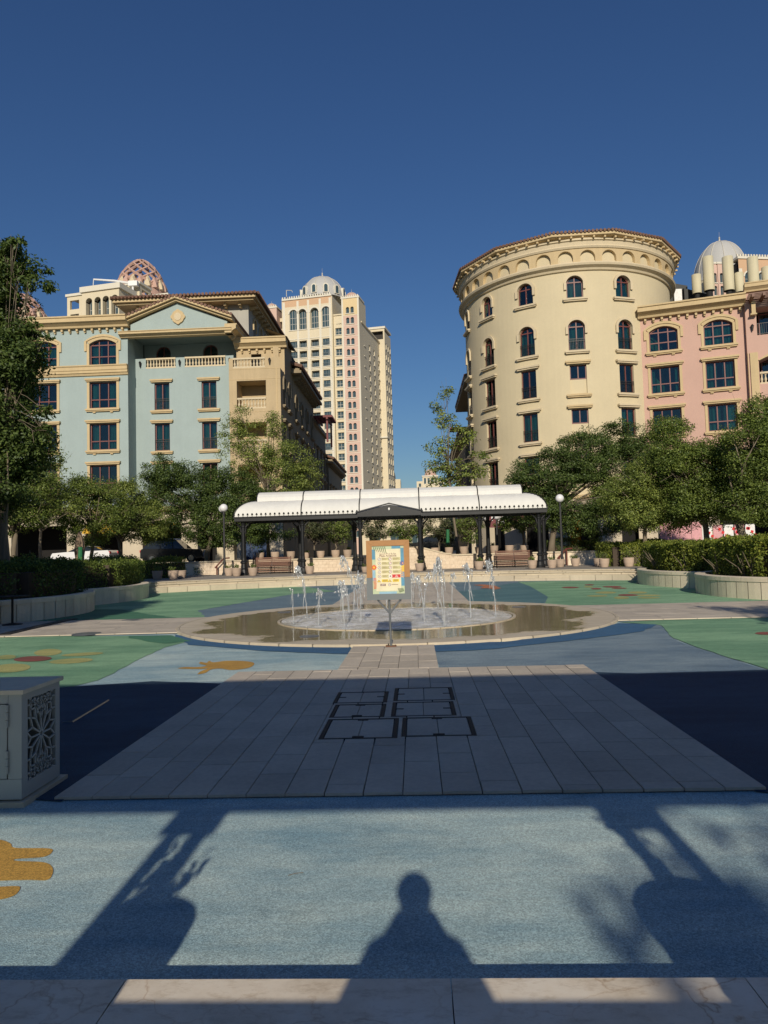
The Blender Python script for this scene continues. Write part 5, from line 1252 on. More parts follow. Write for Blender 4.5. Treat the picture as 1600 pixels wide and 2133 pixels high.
# pink turret with paired arched windows
Fp = Face(F.P(0, 0, -.8).x, F.P(0, 0, -.8).y, ta); pA, pB = Fp.uz(713, 700)[0], Fp.uz(749, 700)[0]; zpk = Fp.uz(730, 621)[1]; pc = Fp.uz(730, 700)[0]
mb = MB(); mb.mat('tower_pink'); ops = []
for k in range(22):
    zb = Fp.uz(730, 652)[1]-FH*k
    if zb < 3: break
    for s_ in (-.72, .72): ops.append((pc+s_-.52, pc+s_+.52, zb, zb+1.95, .5))
zy = Fp.uz(730, 652)[1]-.8
wall(mb, Fp, pA, pB, ZS, zy, [o_ for o_ in ops if o_[3] < zy], .6); mb.mat('tower_yellow'); wall(mb, Fp, pA, pB, zy, zpk, [o_ for o_ in ops if o_[2] > zy], .6)
mb.mat('tower_cream'); fbox(mb, Fp, pB, pB+.02, ZS, zpk, 0, 8); fbox(mb, Fp, pA-.02, pA, ZS, zpk, 0, 3); mb.build('turret_front', ct)
for o_ in ops: tw(ct, Fp, (o_[0]+o_[1])/2, o_[2], 1.04, 1.95, .5, 1, 'frame_grey')
mb = MB(); mb.mat('tower_white'); fbox(mb, Fp, pA-.2, pB+.2, zpk, zpk+.5, -.2, 6); fbox(mb, Fp, pA-.02, pA+.5, ZS, zpk, -.08, 0); fbox(mb, Fp, pB-.5, pB+.02, ZS, zpk, -.08, 0)
for k in range(20): fbox(mb, Fp, pA, pB, zy+.1-FH*k, zy+.25-FH*k, -.06, 0)
mb.build('turret_bands', ct); merlons(ct, Fp, pA-.2, pB+.2, zpk+.5, .6, .5)
dome(ct, Fp.P(pc, 0, 2.6)[:2], 2.0, zpk+.5, 2.1, 'dome_pink', 10, finial=1.2)
mb = MB(); mb.mat('interior'); fbox(mb, Fp, pA+.3, pB-.3, ZS, zpk-1, 1.2, 5); mb.build('interior', ct)
# side wing stepping back on the right
Fs_ = Face(Fp.P(pB, 0, 0).x, Fp.P(pB, 0, 0).y, ta+PI/2); zsd = zt(757, 668)
mb = MB(); mb.mat('tower_cream'); ops = [(5+6*i, 6.6+6*i, 4+FH*k, 5.9+FH*k, 0) for i in range(4) for k in range(20)]; wall(mb, Fs_, 2.0, 30, ZS, zsd, ops, .4)
fbox(mb, Fs_, 2, 30, zsd, zsd+.4, -.3, 8); mb.build('side_front', ct)
for o_ in ops: tw(ct, Fs_, (o_[0]+o_[1])/2, o_[2], 1.6, 1.9, 0, 2, depth=.3)
# right-hand block
F3_ = Face(at(766, 800, 238).x, 238, ta); rA, rB = 0, F3_.uz(801, 700)[0]; zr = F3_.uz(780, 686)[1]; rc = F3_.uz(779, 750)[0]
mb = MB(); mb.mat('tower_cream'); z0r = F3_.uz(779, 727)[1]; ops = [(rc-1.3, rc+1.3, z0r-3.5*k, z0r+2.2-3.5*k, 0) for k in range(17)]+[(rA+.7, rB-.5, zr-3.6, zr-.8, 0)]
wall(mb, F3_, rA, rB, ZS, zr, ops, .6); Fr = Face(F3_.P(rB, 0, 0).x, F3_.P(rB, 0, 0).y, ta+PI/2); mb.mat('tower_cream'); ro = [(1.2+3*i, 2.4+3*i, z0r-3.5*k, z0r+2-3.5*k, 0) for i in range(3) for k in range(17)]; wall(mb, Fr, 0, 9, ZS, zr-1, ro, .4); mb.mat('tower_white'); fbox(mb, F3_, rA-.2, rB+.3, zr, zr+.7, -.3, 9)
zc2 = F3_.uz(780, 914)[1]; fbox(mb, F3_, rA-.1, rB+.2, zc2, zc2+.5, -.6, 2); mb.build('right_block', ct)
for o_ in ops[:-1]: tw(ct, F3_, rc, o_[2], 2.6, 2.2, 0, 2, 'frame_white', (.45,))
for o_ in ro: tw(ct, Fr, (o_[0]+o_[1])/2, o_[2], 1.2, 2.0, 0, 1, depth=.3)
mb = MB(); mb.mat('shade_interior'); fbox(mb, F3_, rA+.3, rB-.6, ZS, zr-.2, 1.6, 9); mb.build('interior', ct)
# low far-right steps of the tower
for k, (px0, px1, py) in enumerate(((812, 822, 985), (822, 834, 998))):
    a, b = at(px0-6, py, 262), at(px1, py, 262); mb = MB(); mb.mat('tower_cream'); mb.box(a.x, b.x, 262+k, 275, ZS, a.z); mb.build('low_wing', ct)
# dome on its drum
dc = at(673, 640, TY+13); DR = 47*(TY+13)/FPX; zd = at(673, 622, TY+13).z-1.0
o = dome(ct, (dc.x, TY+13), DR, zd, at(673, 578, TY+13).z-zd, 'dome_grey', 12, finial=3.2)
for k in range(12):
    a = 2*PI*k/12+.26; p = Vector((dc.x+DR*.99*math.cos(a), TY+13+DR*.99*math.sin(a), zd+.5)); mb = MB(); mb.mat('tower_white')
    ap = arc_pts(-.9, .9, 3.0, .9, 8); ip = arc_pts(-.55, .55, 2.6, .55, 8); mb.plate([(.9, 0), (-.9, 0)]+ap, -.35, .6); mb.mat('tower_glass'); mb.plate([(.55, .2), (-.55, .2)]+ip, -.4, -.352); mb.build('dormer', o, p, a+PI/2)
# left slim pink turret
lp = at(561, 660, TY+4); LT = Face(lp.x-2.6, TY+4, ta); zl = at(561, 644, TY+4).z
mb = MB(); mb.mat('tower_pink'); ops = [(1.4+s_, 2.5+s_, zl-4.2-FH*k, zl-2.1-FH*k, .5) for k in range(8) for s_ in (0, 1.4)]; wall(mb, LT, 0, 5.2, ZS, zl, ops, .6); fbox(mb, LT, 5.2, 5.22, ZS, zl, 0, 5); mb.mat('tower_white'); fbox(mb, LT, -.2, 5.4, zl, zl+.5, -.2, 5); mb.build('left_turret', ct); merlons(ct, LT, -.2, 5.4, zl+.5, .6, .5)
for o_ in ops: tw(ct, LT, (o_[0]+o_[1])/2, o_[2], 1.1, 2.1, .5, 1)
dome(ct, LT.P(2.6, 0, 2.6)[:2], 1.75, zl+.5, 1.9, 'dome_pink', 10, finial=1.0)
a, b = at(573, 665, TY+6), at(592, 665, TY+6); mb = MB(); mb.mat('tower_cream'); FL = Face(a.x, TY+6, ta); zz = at(580, 664, TY+6).z; wall(mb, FL, 0, b.x-a.x+1, ZS, zz, [(.7, 2.7, zz-3.4-FH*k, zz-1.1-FH*k, 0) for k in range(6)], .8); mb.build('left_link', ct)
mb = MB(); mb.mat('shade_interior'); fbox(mb, FL, 0.2, b.x-a.x+.6, ZS, zz-.3, 1.2, 6); mb.build('interior', ct)
mb = MB(); mb.mat('frame_white'); p = at(597, 618, TY+2); mb.tube([p, p+Vector((0, 0, 2.0))], .12, 6); mb.tube([p+Vector((0, 0, 2.0)), p+Vector((1.6, 0, 1.9)), p+Vector((1.9, 0, 1.3))], .09, 6); mb.build('roof_davit', ct)

# left background tower with the lattice dome
def lattice_dome(parent, c, R, zb, H, n=10, mat='dome_pink'):
    base = MB(); base.mat(mat); base.lathe([(R*1.02, -1.6), (R*1.02, 0), (R*.97, .2)], 40, (c[0], c[1], zb)); o = base.build('dome_base', parent)
    def pt(a, t): # pointed dome profile
        r_ = R*(1-t**2.1)**.72 if t < 1 else 0; return (c[0]+r_*math.cos(a), c[1]+r_*math.sin(a), zb+H*t)
    for k in range(n):
        for s_ in (-1, 1):
            a0 = 2*PI*k/n+.1; pts = [pt(a0+s_*1.25*PI*t*.62, t) for t in [i/18 for i in range(18)]]+[(c[0], c[1], zb+H*.985)]
            mb = MB(); mb.mat(mat); mb.tube(pts, [R*.062*(1-.4*i/18) for i in range(19)], 4); mb.build('lattice_rib', o)
    for k in range(n*2):
        a0 = 2*PI*(k+.0)/(n*2); mb = MB(); mb.mat('trim_light' if k % 2 else mat); mb.tube([pt(a0, t) for t in (0, .1, .2, .3, .36)], [R*.17, R*.155, R*.12, R*.06, .04], 4); mb.build('petal_panel', o)
    mb = MB(); mb.mat(mat); mb.lathe([(R*.22, zb+H*.93), (R*.1, zb+H*.985), (0, zb+H)], 16, (c[0], c[1], 0)); mb.build('crown_cap', o)
lt = thing('lattice_dome_tower', 'cream tower with pointed arches and a pink lattice dome', 'building', (-60, 170, ZS))
Fl = Face(at(170, 640, 165).x, 165, rad(-12)); a_, b_ = Fl.uz(171, 640)[0], Fl.uz(248, 640)[0]; ztp = Fl.uz(248, 600)[1]; z0 = Fl.uz(210, 660)[1]
axs = [(Fl.uz(p, 640)[0], Fl.uz(q, 640)[0]) for p, q in ((179, 192), (197, 210), (214, 227), (232, 246))]
mb = MB(); mb.mat('tower_cream'); wall(mb, Fl, a_, b_, ZS, ztp, [(x0, x1_, z0-1, z0+4.9, (x1_-x0)*.62) for x0, x1_ in axs], 1.2); fbox(mb, Fl, b_, b_+.02, ZS, ztp, 0, 14); mb.mat('tower_white'); fbox(mb, Fl, a_-.4, b_+.5, ztp, ztp+1.3, -.4, 14); mb.build('arched_front', lt)
for x0, x1_ in axs: tw(lt, Fl, (x0+x1_)/2+.2, z0-1, round((x1_-x0)*.85, 2), 5.3, .6, 2, 'frame_white', (.3, .6), depth=1.15)
mb = MB(); mb.mat('shade_interior'); fbox(mb, Fl, a_+.3, b_-.3, ZS, ztp-.3, 1.5, 13); mb.build('interior', lt)
for (p, q, ty, dd) in ((140, 171, 617, 3), (264, 291, 593, 5)):
    Fx = Face(Fl.P(Fl.uz(p, 640)[0], 0, dd).x, Fl.P(0, 0, dd).y, rad(-12)); 
    Fx = Face(at(p, 640, 165+dd).x, 165+dd, rad(-12)); w_ = Fx.uz(q, 640)[0]; zz = Fx.uz((p+q)/2, ty)[1]
    mb = MB(); mb.mat('tower_cream'); wall(mb, Fx, 0, w_, ZS, zz, [(.8, w_-.8, zz-3.2, zz-1.0, 0), (.9, w_-.9, zz-6.6, zz-4.4, 0)], .7); Fy = Face(Fx.P(w_, 0).x, Fx.P(w_, 0).y, rad(78)); wall(mb, Fy, 0, 5, ZS, zz, [(1, 4, zz-3.2, zz-1.0, 0), (1, 4, zz-6.6, zz-4.4, 0)], .7); mb.mat('tower_white'); fbox(mb, Fx, -.3, w_+.3, zz, zz+.6, -.3, 5); mb.build('corner_pavilion', lt)
    mb = MB(); mb.mat('shade_interior'); fbox(mb, Fx, .7, w_-.75, ZS, zz-3.6, .9, 4); mb.build('interior', lt)
    tw(lt, Fx, w_/2, zz-6.6, 2.0, 2.1, 0, 2, 'frame_white')
a0_ = Fl.uz(250, 640)[0]; mb = MB(); mb.mat('tower_cream'); Fz = Face(Fl.P(0, 0, 4).x, Fl.P(0, 0, 4).y, rad(-12)); u0_, u1_ = Fz.uz(252, 640)[0], Fz.uz(266, 640)[0]; zz = Fz.uz(258, 612)[1]; wall(mb, Fz, u0_, u1_, ZS, zz, [(u0_+.3, u1_-.3, zz-3-3.4*k-2, zz-1-3.4*k-2, 0) for k in range(4)], .6); mb.build('link_front', lt)
mb = MB(); mb.mat('tower_white'); Fd = Face(at(285, 640, 178).x, 178, rad(-12)); u2 = Fd.uz(350, 640)[0]; zz = Fd.uz(330, 612)[1]; fbox(mb, Fd, 0, u2, ZS, zz, 0, 12); fbox(mb, Fd, -.3, u2+.3, zz-1.4, zz-.4, -.3, 12); mb.build('drum_block', lt)
dcx = at(295, 610, 184); lattice_dome(lt, (dcx.x, 184), 49*184/FPX, at(295, 612, 184).z, at(295, 541, 184).z-at(295, 612, 184).z)
mb = MB(); mb.mat('white_paint'); p = at(282, 590, 168); mb.box(p.x-1.6, p.x+.6, 167.5, 168.6, p.z-.7, p.z+.5); q = at(195, 582, 168); mb.tube([p+Vector((-1, 0, 0)), at(238, 585, 168), q], [.32, .26, .2], 6); mb.tube([q, q+Vector((-.1, 0, -1.6))], .09, 5); mb.tube([p+Vector((-.6, 0, -.6)), p+Vector((-.6, 0, -3))], .25, 6); mb.build('roof_crane', lt)
l2 = thing('lattice_dome_pavilion', 'second pink lattice dome half hidden by the left tree', 'building', (-86, 190, ZS))
dcx = at(45, 640, 190); lattice_dome(l2, (dcx.x, 190), 48*190/FPX, at(45, 668, 190).z, at(45, 612, 190).z-at(45, 668, 190).z)
mb = MB(); mb.mat('tower_cream'); mb.box(dcx.x-7, dcx.x+7, 184, 197, ZS, at(45, 668, 190).z-1); mb.build('drum_block', l2)
# right background tower with grey dome
rtw = thing('right_dome_tower', 'cream and pink tower with a grey dome behind the roof flues', 'building', (95, 190, ZS))
dcx = at(1503, 580, 200); DR = 54*200/FPX; zb = at(1503, 568, 200).z; dome(rtw, (dcx.x, 200), DR, zb-3, at(1503, 504, 200).z-zb+3, 'dome_grey', 12, finial=3.0)
mb = MB(); mb.mat('tower_cream'); mb.lathe([(DR*.99, zb-30), (DR*.99, zb-3)], 40, (dcx.x, 200, 0)); mb.build('drum', rtw)
for (p, q, ty, Yq, mt_) in ((1485, 1497, 550, 188, 'tower_pink'), (1497, 1512, 550, 188, 'tower_pink'), (1541, 1680, 541, 186, 'tower_tan')):
    Fx = Face(at(p, 600, Yq).x, Yq, rad(10)); w_ = Fx.uz(q, 600)[0]; zz = Fx.uz((p+q)/2, ty)[1]; mb = MB(); mb.mat(mt_)
    if w_ > 6:
        xs_ = [1.6+3.7*i for i in range(4)]; wall(mb, Fx, 0, w_, zz-40, zz, [(x, x+2.4, zz-9, zz-3.4, 1.2) for x in xs_], .8); mb.build('arched_front', rtw)
        for x in xs_: tw(rtw, Fx, x+1.2, zz-9, 2.4, 5.6, 1.2, 2, 'frame_white', (.35, .68))
        mb = MB(); mb.mat('tower_white'); fbox(mb, Fx, -.3, w_+.3, zz, zz+.6, -.3, 3); fbox(mb, Fx, 0, .9, zz-40, zz-2.6, -.12, 0)
        for x in xs_:
            ap = arc_pts(x-.4, x+2.8, zz-3.0, 1.6, 12); ip = arc_pts(x, x+2.4, zz-3.4, 1.2, 12)
            for i in range(12): mb.add([Fx.P(*ap[i], -.12), Fx.P(*ap[i+1], -.12), Fx.P(*ip[i+1], -.12), Fx.P(*ip[i], -.12)], [(0, 1, 2, 3)])
        mb.build('white_bands', rtw); merlons(rtw, Fx, -.3, w_+.3, zz+.6, .75, .7)
        mb = MB(); mb.mat('shade_interior'); fbox(mb, Fx, .3, w_-.3, zz-40, zz-.6, 1, 12); mb.build('interior', rtw)
    else:
        wall(mb, Fx, 0, w_, zz-40, zz, [(w_/2-.45, w_/2+.45, zz-5-3.4*k, zz-2.4-3.4*k, .45) for k in range(3)], .5); mb.mat('tower_white'); fbox(mb, Fx, -.2, w_+.2, zz, zz+.5, -.2, 4); mb.build('turret', rtw)
        for k in range(3): tw(rtw, Fx, w_/2, zz-5-3.4*k, .9, 2.6, .45, 1)
# tiny far tower beyond the street
ft = thing('far_dome_tower', 'tiny cream tower with a brown dome far down the street', 'building', (20, 520, ZS))
Y0 = 520; a, b = at(868, 1005, Y0), at(925, 1000, Y0); zz = at(895, 1002, Y0).z
Fx = Face(a.x, Y0, 0); mb = MB(); mb.mat('tower_cream'); wall(mb, Fx, 0, b.x-a.x, ZS, zz, [(1.5+3*i, 3.2+3*i, zz-4-4*k, zz-1.6-4*k, 0) for i in range(6) for k in range(2)], .6); c0, c1 = at(880, 995, Y0).x-a.x, at(912, 995, Y0).x-a.x; z2 = at(895, 993, Y0).z
wall(mb, Face(a.x, Y0-1, 0), c0, c1, zz-8, z2, [(c0+1+2.6*i, c0+2.6+2.6*i, zz-2, z2-1, 0) for i in range(4)], .6); mb.mat('tower_white'); fbox(mb, Fx, c0-.4, c1+.4, z2, z2+.8, -1.6, 3); mb.build('wall', ft)
for i in range(6):
    for k in range(2): tw(ft, Fx, 2.35+3*i, zz-4-4*k, 1.7, 2.4, 0, 2)
for i in range(4): tw(ft, Face(a.x, Y0-1, 0), c0+1.8+2.6*i, zz-2, 1.6, round(z2-1-zz+2, 2), 0, 2)
mb = MB(); mb.mat('shade_interior'); fbox(mb, Fx, .4, b.x-a.x-.4, ZS, zz-.3, 1.4, 8); mb.build('interior', ft)
dm = at(897, 992, Y0+2); dome(ft, (dm.x, Y0+4), 4.4, z2+.8, 5.2, 'dome_pink', 10, finial=1.6)
# street end: low shopfronts closing the view under the canopy
le = thing('street_end_house', 'pale yellow low building closing the street behind the canopy', 'building', (-2, 120, ZS))
Fx = Face(-9, 118, 0); mb = MB(); mb.mat('tower_cream'); wall(mb, Fx, 0, 20, ZS, 7.5, [(1.5+3.5*i, 3.3+3.5*i, 2.5, 5, .0) for i in range(5)], .4); fbox(mb, Fx, 0, 20, 7.5, 7.9, -.3, 6); mb.build('wall', le)
for i in range(5): tw(le, Fx, 2.4+3.5*i, 2.5, 1.8, 2.5, 0, 2)
mb = MB(); mb.mat('maroon'); fbox(mb, Fx, -1.5, 6, 8.2, 8.6, -1.5, 3); mb.build('maroon_canopy', le)

# ================================================================== CANOPY PAVILION
PY0, PY1 = 40.8, 43.6
pv = thing('canopy_pavilion', 'long black iron pavilion with a white curved canvas roof', 'pavilion', (-1.3, 42.2, ZT))
def iron_post(p, h, parent):
    def fn(mb):
        mb.mat('iron'); mb.lathe([(0.27, 0), (0.27, .12), (.24, .14), (.20, .34), (.22, .36), (.17, .42), (.14, .66), (.19, .70), (.19, .78), (.13, .84), (.115, 1.0), (.10, h-.35), (.13, h-.32), (.13, h-.24), (.10, h-.2), (.14, h), (0, h)], 12)
        for s_ in (-1, 1): mb.tube([(s_*.1, 0, h-.62), (s_*.16, 0, h-.3), (s_*.42, 0, h-.03)], .045, 6)
    return place('post', wmesh(('iron_post', round(h, 2)), fn), parent, p)
fx = [at(px, py, PY0).x for px, py in ((507, 1140), (630.5, 1138), (751, 1135), (875.5, 1130), (1000, 1125), (1124, 1122))]
ph = 3.08
for x in fx: iron_post((x, PY0, ZT), ph, pv)
bx_ = [fx[0]-.62, fx[1]-.6, fx[2]-.55, fx[3]+.1, fx[4]+.75, fx[5]+.75]
for x in bx_: iron_post((x, PY1, ZT), ph, pv)
X0, X1, Y0_, Y1_ = fx[0]-.42, fx[5]+.42, PY0-.35, PY1+.45
ze = ZT+ph
mb = MB(); mb.mat('iron')
for (a, b, c, d) in ((X0, X1, Y0_, Y0_+.12), (X0, X1, Y1_-.12, Y1_), (X0, X0+.12, Y0_+.12, Y1_-.12), (X1-.12, X1, Y0_+.12, Y1_-.12)): mb.box(a, b, c, d, ze, ze+.20)
mb.box(X0-.06, X1+.06, Y0_-.06, Y0_+.08, ze+.202, ze+.25); mb.box(X0-.06, X0+.08, Y0_+.08, Y1_, ze+.202, ze+.25); mb.box(X1-.08, X1+.06, Y0_+.08, Y1_, ze+.202, ze+.25)
for x in fx: mb.box(x-.05, x+.05, Y0_+.12, Y1_-.12, ze+.02, ze+.16)
mb.build('eaves_beam', pv)
HV, WV = 0.95, 1.15          # lower canvas: quarter-round rising from all eaves
mb = MB(); mb.mat('canvas')
def cz(x, y):
    d = min(x-X0, X1-x, y-Y0_, Y1_-y); t = max(0, min(1, d/WV)); sg_ = min((abs((x-fx[0]) % ((fx[5]-fx[0])/5))), (fx[5]-fx[0])/5-abs((x-fx[0]) % ((fx[5]-fx[0])/5)))/((fx[5]-fx[0])/10); return ze+.25+HV*math.sqrt(max(0, 1-(1-t)**2))-.035*min(1, sg_)*math.sin(PI*min(1, t*.9))+.006*math.sin(x*9.1)*t
def cuts(a, b, extra):
    s_ = [a+WV*(1-math.cos(PI/2*i/10)) for i in range(11)]; return sorted(set([round(v, 4) for v in s_+[a+b-v for v in s_]+extra]))
xs_ = cuts(X0, X1, [X0+WV+(X1-X0-2*WV)*i/40 for i in range(41)]); ys_ = cuts(Y0_, Y1_, [])
vs = [(x, y, cz(x, y)) for x in xs_ for y in ys_]; ny = len(ys_)
mb.add(vs, [(i*ny+j, (i+1)*ny+j, (i+1)*ny+j+1, i*ny+j+1) for i in range(len(xs_)-1) for j in range(ny-1)]); mb.build('canvas_roof', pv, smooth=True)
RX0, RX1 = at(540, 1030, 42).x, at(1084, 1015, 42).x; RY0, RY1 = Y0_+WV*.75, Y1_-WV*.75
mb = MB(); mb.mat('canvas'); zr = ze+.25+HV*.93; n = 10
prof = [((RY0+RY1)/2-(RY1-RY0)/2*math.cos(PI*i/n), zr+.02+0.60*math.sin(PI*i/n)**.8) for i in range(n+1)]
mb.add([(RX0, y, z) for y, z in prof]+[(RX1, y, z) for y, z in prof], [(i, i+1, n+2+i, n+1+i) for i in range(n)]+[tuple(range(n+1)), tuple(range(n+1, 2*n+2))]); mb.build('ridge_canvas', pv)
for x in fx:                                              # dark seams at each frame
    pts = [(x, y, cz(x, y)+.012) for y in ys_ if y <= (Y0_+Y1_)/2]; x_ = min(max(x, RX0+.02), RX1-.02)
    mb = MB(); mb.mat('iron')
    if x in (fx[0], fx[-1]):
        s_ = 1 if x == fx[0] else -1; xe = X0 if s_ > 0 else X1
        pts = [(xe+s_*d, Y0_+d, cz(xe+s_*d, Y0_+d)+.012) for d in [WV*(1-math.cos(PI/2*i/10)) for i in range(11)]]; mb.tube(pts, .035, 6)
        xr = RX0 if s_ > 0 else RX1
        mb.tube([(xr, y, z+.01) for y, z in prof], .035, 6)
    else:
        mb.tube(pts, .035, 6); mb.tube([(x_, y, z+.01) for y, z in prof], .035, 6)
    mb.build('canvas_seam', pv)
def fn(mb):
    mb.mat('iron'); mb.box(-.014, .014, -.012, .012, 0, .12); mb.ball((0, 0, .15), .045, 8, 6); mb.ball((-.04, 0, .11), .022, 6, 5); mb.ball((.04, 0, .11), .022, 6, 5)
crest = wmesh(('cresting_finial',), fn)
n = 68
for i in range(n+1):
    x = X0+(X1-X0)*i/n
    if fx[2]-.1 < x < fx[3]+.1: continue
    place('cresting_finial', crest, pv, (x, Y0_-.02, ze+.25))
mb = MB(); mb.mat('iron'); xa, xb = fx[2]-.1, fx[3]+.1; xm = (xa+xb)/2; mb.plate([(xa, ze+.05), (xb, ze+.05), (xb, ze+.26), (xm, ze+.26+.42), (xa, ze+.26)], Y0_-.16, Y0_-.065); ped = mb.build('pediment', pv)
mb = MB(); mb.mat('iron'); mb.plate([(xa-.1, ze+.27), (xm, ze+.72), (xb+.1, ze+.27), (xb+.1, ze+.33), (xm, ze+.79), (xa-.1, ze+.33)], Y0_-.22, Y0_-.05); mb.build('pediment_moulding', ped)
mb = MB(); mb.mat('white_paint'); mb.plate([(xm, ze+.36), (xm+.06, ze+.44), (xm, ze+.54), (xm-.06, ze+.44)], Y0_-.185, Y0_-.162); mb.build('white_emblem', ped)

# ================================================================== BENCHES
def bench(label, x, y, L):
    o = thing('slatted_bench', label, 'bench', (x, y, ZT), group='benches on the terrace')
    for i in range(6):
        z = .50+i*.085; mb = MB(); mb.mat('wood'); mb.box(-L/2, L/2, .30+i*.022, .335+i*.022, z, z+.062); local(o, mb, 'back_slat')
    for i in range(5): mb = MB(); mb.mat('wood'); mb.box(-L/2, L/2, -.22+i*.1, -.14+i*.1, .43, .465); local(o, mb, 'seat_slat')
    for z in (.12, .24): mb = MB(); mb.mat('wood'); mb.box(-L/2, L/2, .05, .085, z, z+.05); local(o, mb, 'lower_slat')
    for s_ in (-1, 0, 1):
        mb = MB(); mb.mat('iron'); x_ = s_*(L/2-.05)
        mb.tube([(x_, -.22, 0), (x_, -.2, .4), (x_, .28, .42), (x_, .46, 1.02)], .028, 6); mb.tube([(x_, .25, .42), (x_, .34, 0)], .028, 6)
        if s_: mb.tube([(x_, -.2, .4), (x_, -.24, .64), (x_, .3, .68)], .024, 6)
        local(o, mb, 'leg_frame')
for a, b, py, lb in ((522, 604, 1190, 'brown slatted bench under the left end of the canopy'), (1034, 1114, 1176, 'brown slatted bench under the right end of the canopy')):
    A, B = at(a, py, 43.0), at(b, py, 43.0); bench(lb, (A.x+B.x)/2, 43.2, B.x-A.x)

# ================================================================== POTS
def pot_mesh():
    def fn(mb):
        mb.mat('pot_clay'); mb.lathe([(0, 0), (.30, 0), (.34, .04), (.43, .36), (.455, .58), (.45, .66), (.47, .68), (.47, .78), (.44, .80), (.42, .79), (.41, .70)], 24)
        mb.lathe([(.448, .56), (.462, .575), (.448, .59)], 24)
    return wmesh(('pot',), fn, False)
def soil_mesh():
    def fn(mb): mb.mat('soil'); mb.lathe([(.42, .71), (.2, .735), (0, .74)], 16)
    return wmesh(('pot_soil',), fn)
def leaves_mesh(name, P, N, L, W, mat, jitter=0.6, seed=1):
    """kite-shaped leaves at points P, facing roughly N"""
    r = np.random.default_rng(seed); n = len(P)
    d = r.normal(size=(n, 3)); d /= np.linalg.norm(d, axis=1)[:, None]
    nr = N*(1-jitter)+d*jitter; nr /= np.linalg.norm(nr, axis=1)[:, None]+1e-9
    t = r.normal(size=(n, 3)); t -= (t*nr).sum(1)[:, None]*nr; t /= np.linalg.norm(t, axis=1)[:, None]+1e-9
    b = np.cross(nr, t); s_ = r.uniform(.6, 1.25, n)[:, None]; l = L*s_; w = W*s_
    v = np.empty((n, 4, 3)); v[:, 0] = P; v[:, 1] = P+t*l*.45+b*w*.5; v[:, 2] = P+t*l-nr*l*.12; v[:, 3] = P+t*l*.45-b*w*.5
    me = bpy.data.meshes.new(name); me.vertices.add(n*4); me.vertices.foreach_set('co', v.reshape(-1)); me.loops.add(n*4); me.loops.foreach_set('vertex_index', np.arange(n*4, dtype=np.int32))
    me.polygons.add(n); me.polygons.foreach_set('loop_start', np.arange(0, n*4, 4, dtype=np.int32)); me.polygons.foreach_set('loop_total', np.full(n, 4, dtype=np.int32))
    me.materials.append(MT[mat]); me.update(calc_edges=True); return me
PS = {}
def sprig_mesh(kind):
    if kind in PS: return PS[kind]
    r = np.random.default_rng(kind+50); P = []; mb = MB(); mb.mat('bark'); hgt = (.35, .55, .95)[kind % 3]
    for i in range(6):
        a = r.uniform(0, 6.28); q = r.uniform(.05, .22); p0 = Vector((.15*math.cos(a), .15*math.sin(a), .72)); p1 = p0+Vector((q*math.cos(a), q*math.sin(a), hgt*r.uniform(.5, 1)))
        mb.tube([p0, (p0+p1)/2+Vector((.02, 0, .03)), p1], [.014, .010, .005], 5)
        for k in range(26): t = r.uniform(.35, 1.05); c = p0+(p1-p0)*t; P.append([c.x+r.normal()*.06, c.y+r.normal()*.06, c.z+r.normal()*.05])
    P = np.array(P); N = np.tile([0, -.3, 1.0], (len(P), 1)); PS[kind] = (leaves_mesh('pot_leaves', P, N, .13, .06, 'leaf_mid', .8, kind), mb.mesh('pot_stems')); return PS[kind]
def pot(x, y, z, label, plant=None, s=1.0, group='clay pots around the terrace'):
    o = thing('clay_pot', label, 'pot', (x, y, z), random.uniform(0, 6), group); o.scale = (s, s, s)
    for nm, me in (('pot_body', pot_mesh()), ('soil', soil_mesh())):
        c = bpy.data.objects.new(nm, me); COL.objects.link(c); c.parent = o
    if plant is not None:
        a, b = sprig_mesh(plant); c = bpy.data.objects.new('leaves', a); COL.objects.link(c); c.parent = o; d = bpy.data.objects.new('stem', b); COL.objects.link(d); d.parent = o
    return o
def pot_px(px, py, Y, z, label, plant=None, wpx=19):
    p = at(px, py, Y); pot(p.x, Y, z, label, plant, wpx*Y/FPX/.94)
WT = ZS+.112
for i, (px, w_) in enumerate(((542, 17), (573, 18), (606, 18), (638, 14), (668, 17), (699, 18), (724, 18))):
    pot_px(px, 1148, WY+.25, WT, ('leftmost', 'second', 'third', 'fourth', 'fifth', 'sixth', 'seventh')[i]+' clay pot from the left on the retaining wall, left half', None if i % 3 else 0, w_)
for i, (px, w_) in enumerate(((906, 17), (935, 17), (966, 18), (997, 16), (1029, 18), (1061, 18), (1092, 17))):
    pot_px(px, 1135, WY+.25, WT, ('seventh', 'sixth', 'fifth', 'fourth', 'third', 'second', 'rightmost')[i]+' clay pot from the right on the retaining wall' if i < 6 else 'rightmost clay pot on the retaining wall, over the right bench', None if i % 3 != 1 else 0, w_)
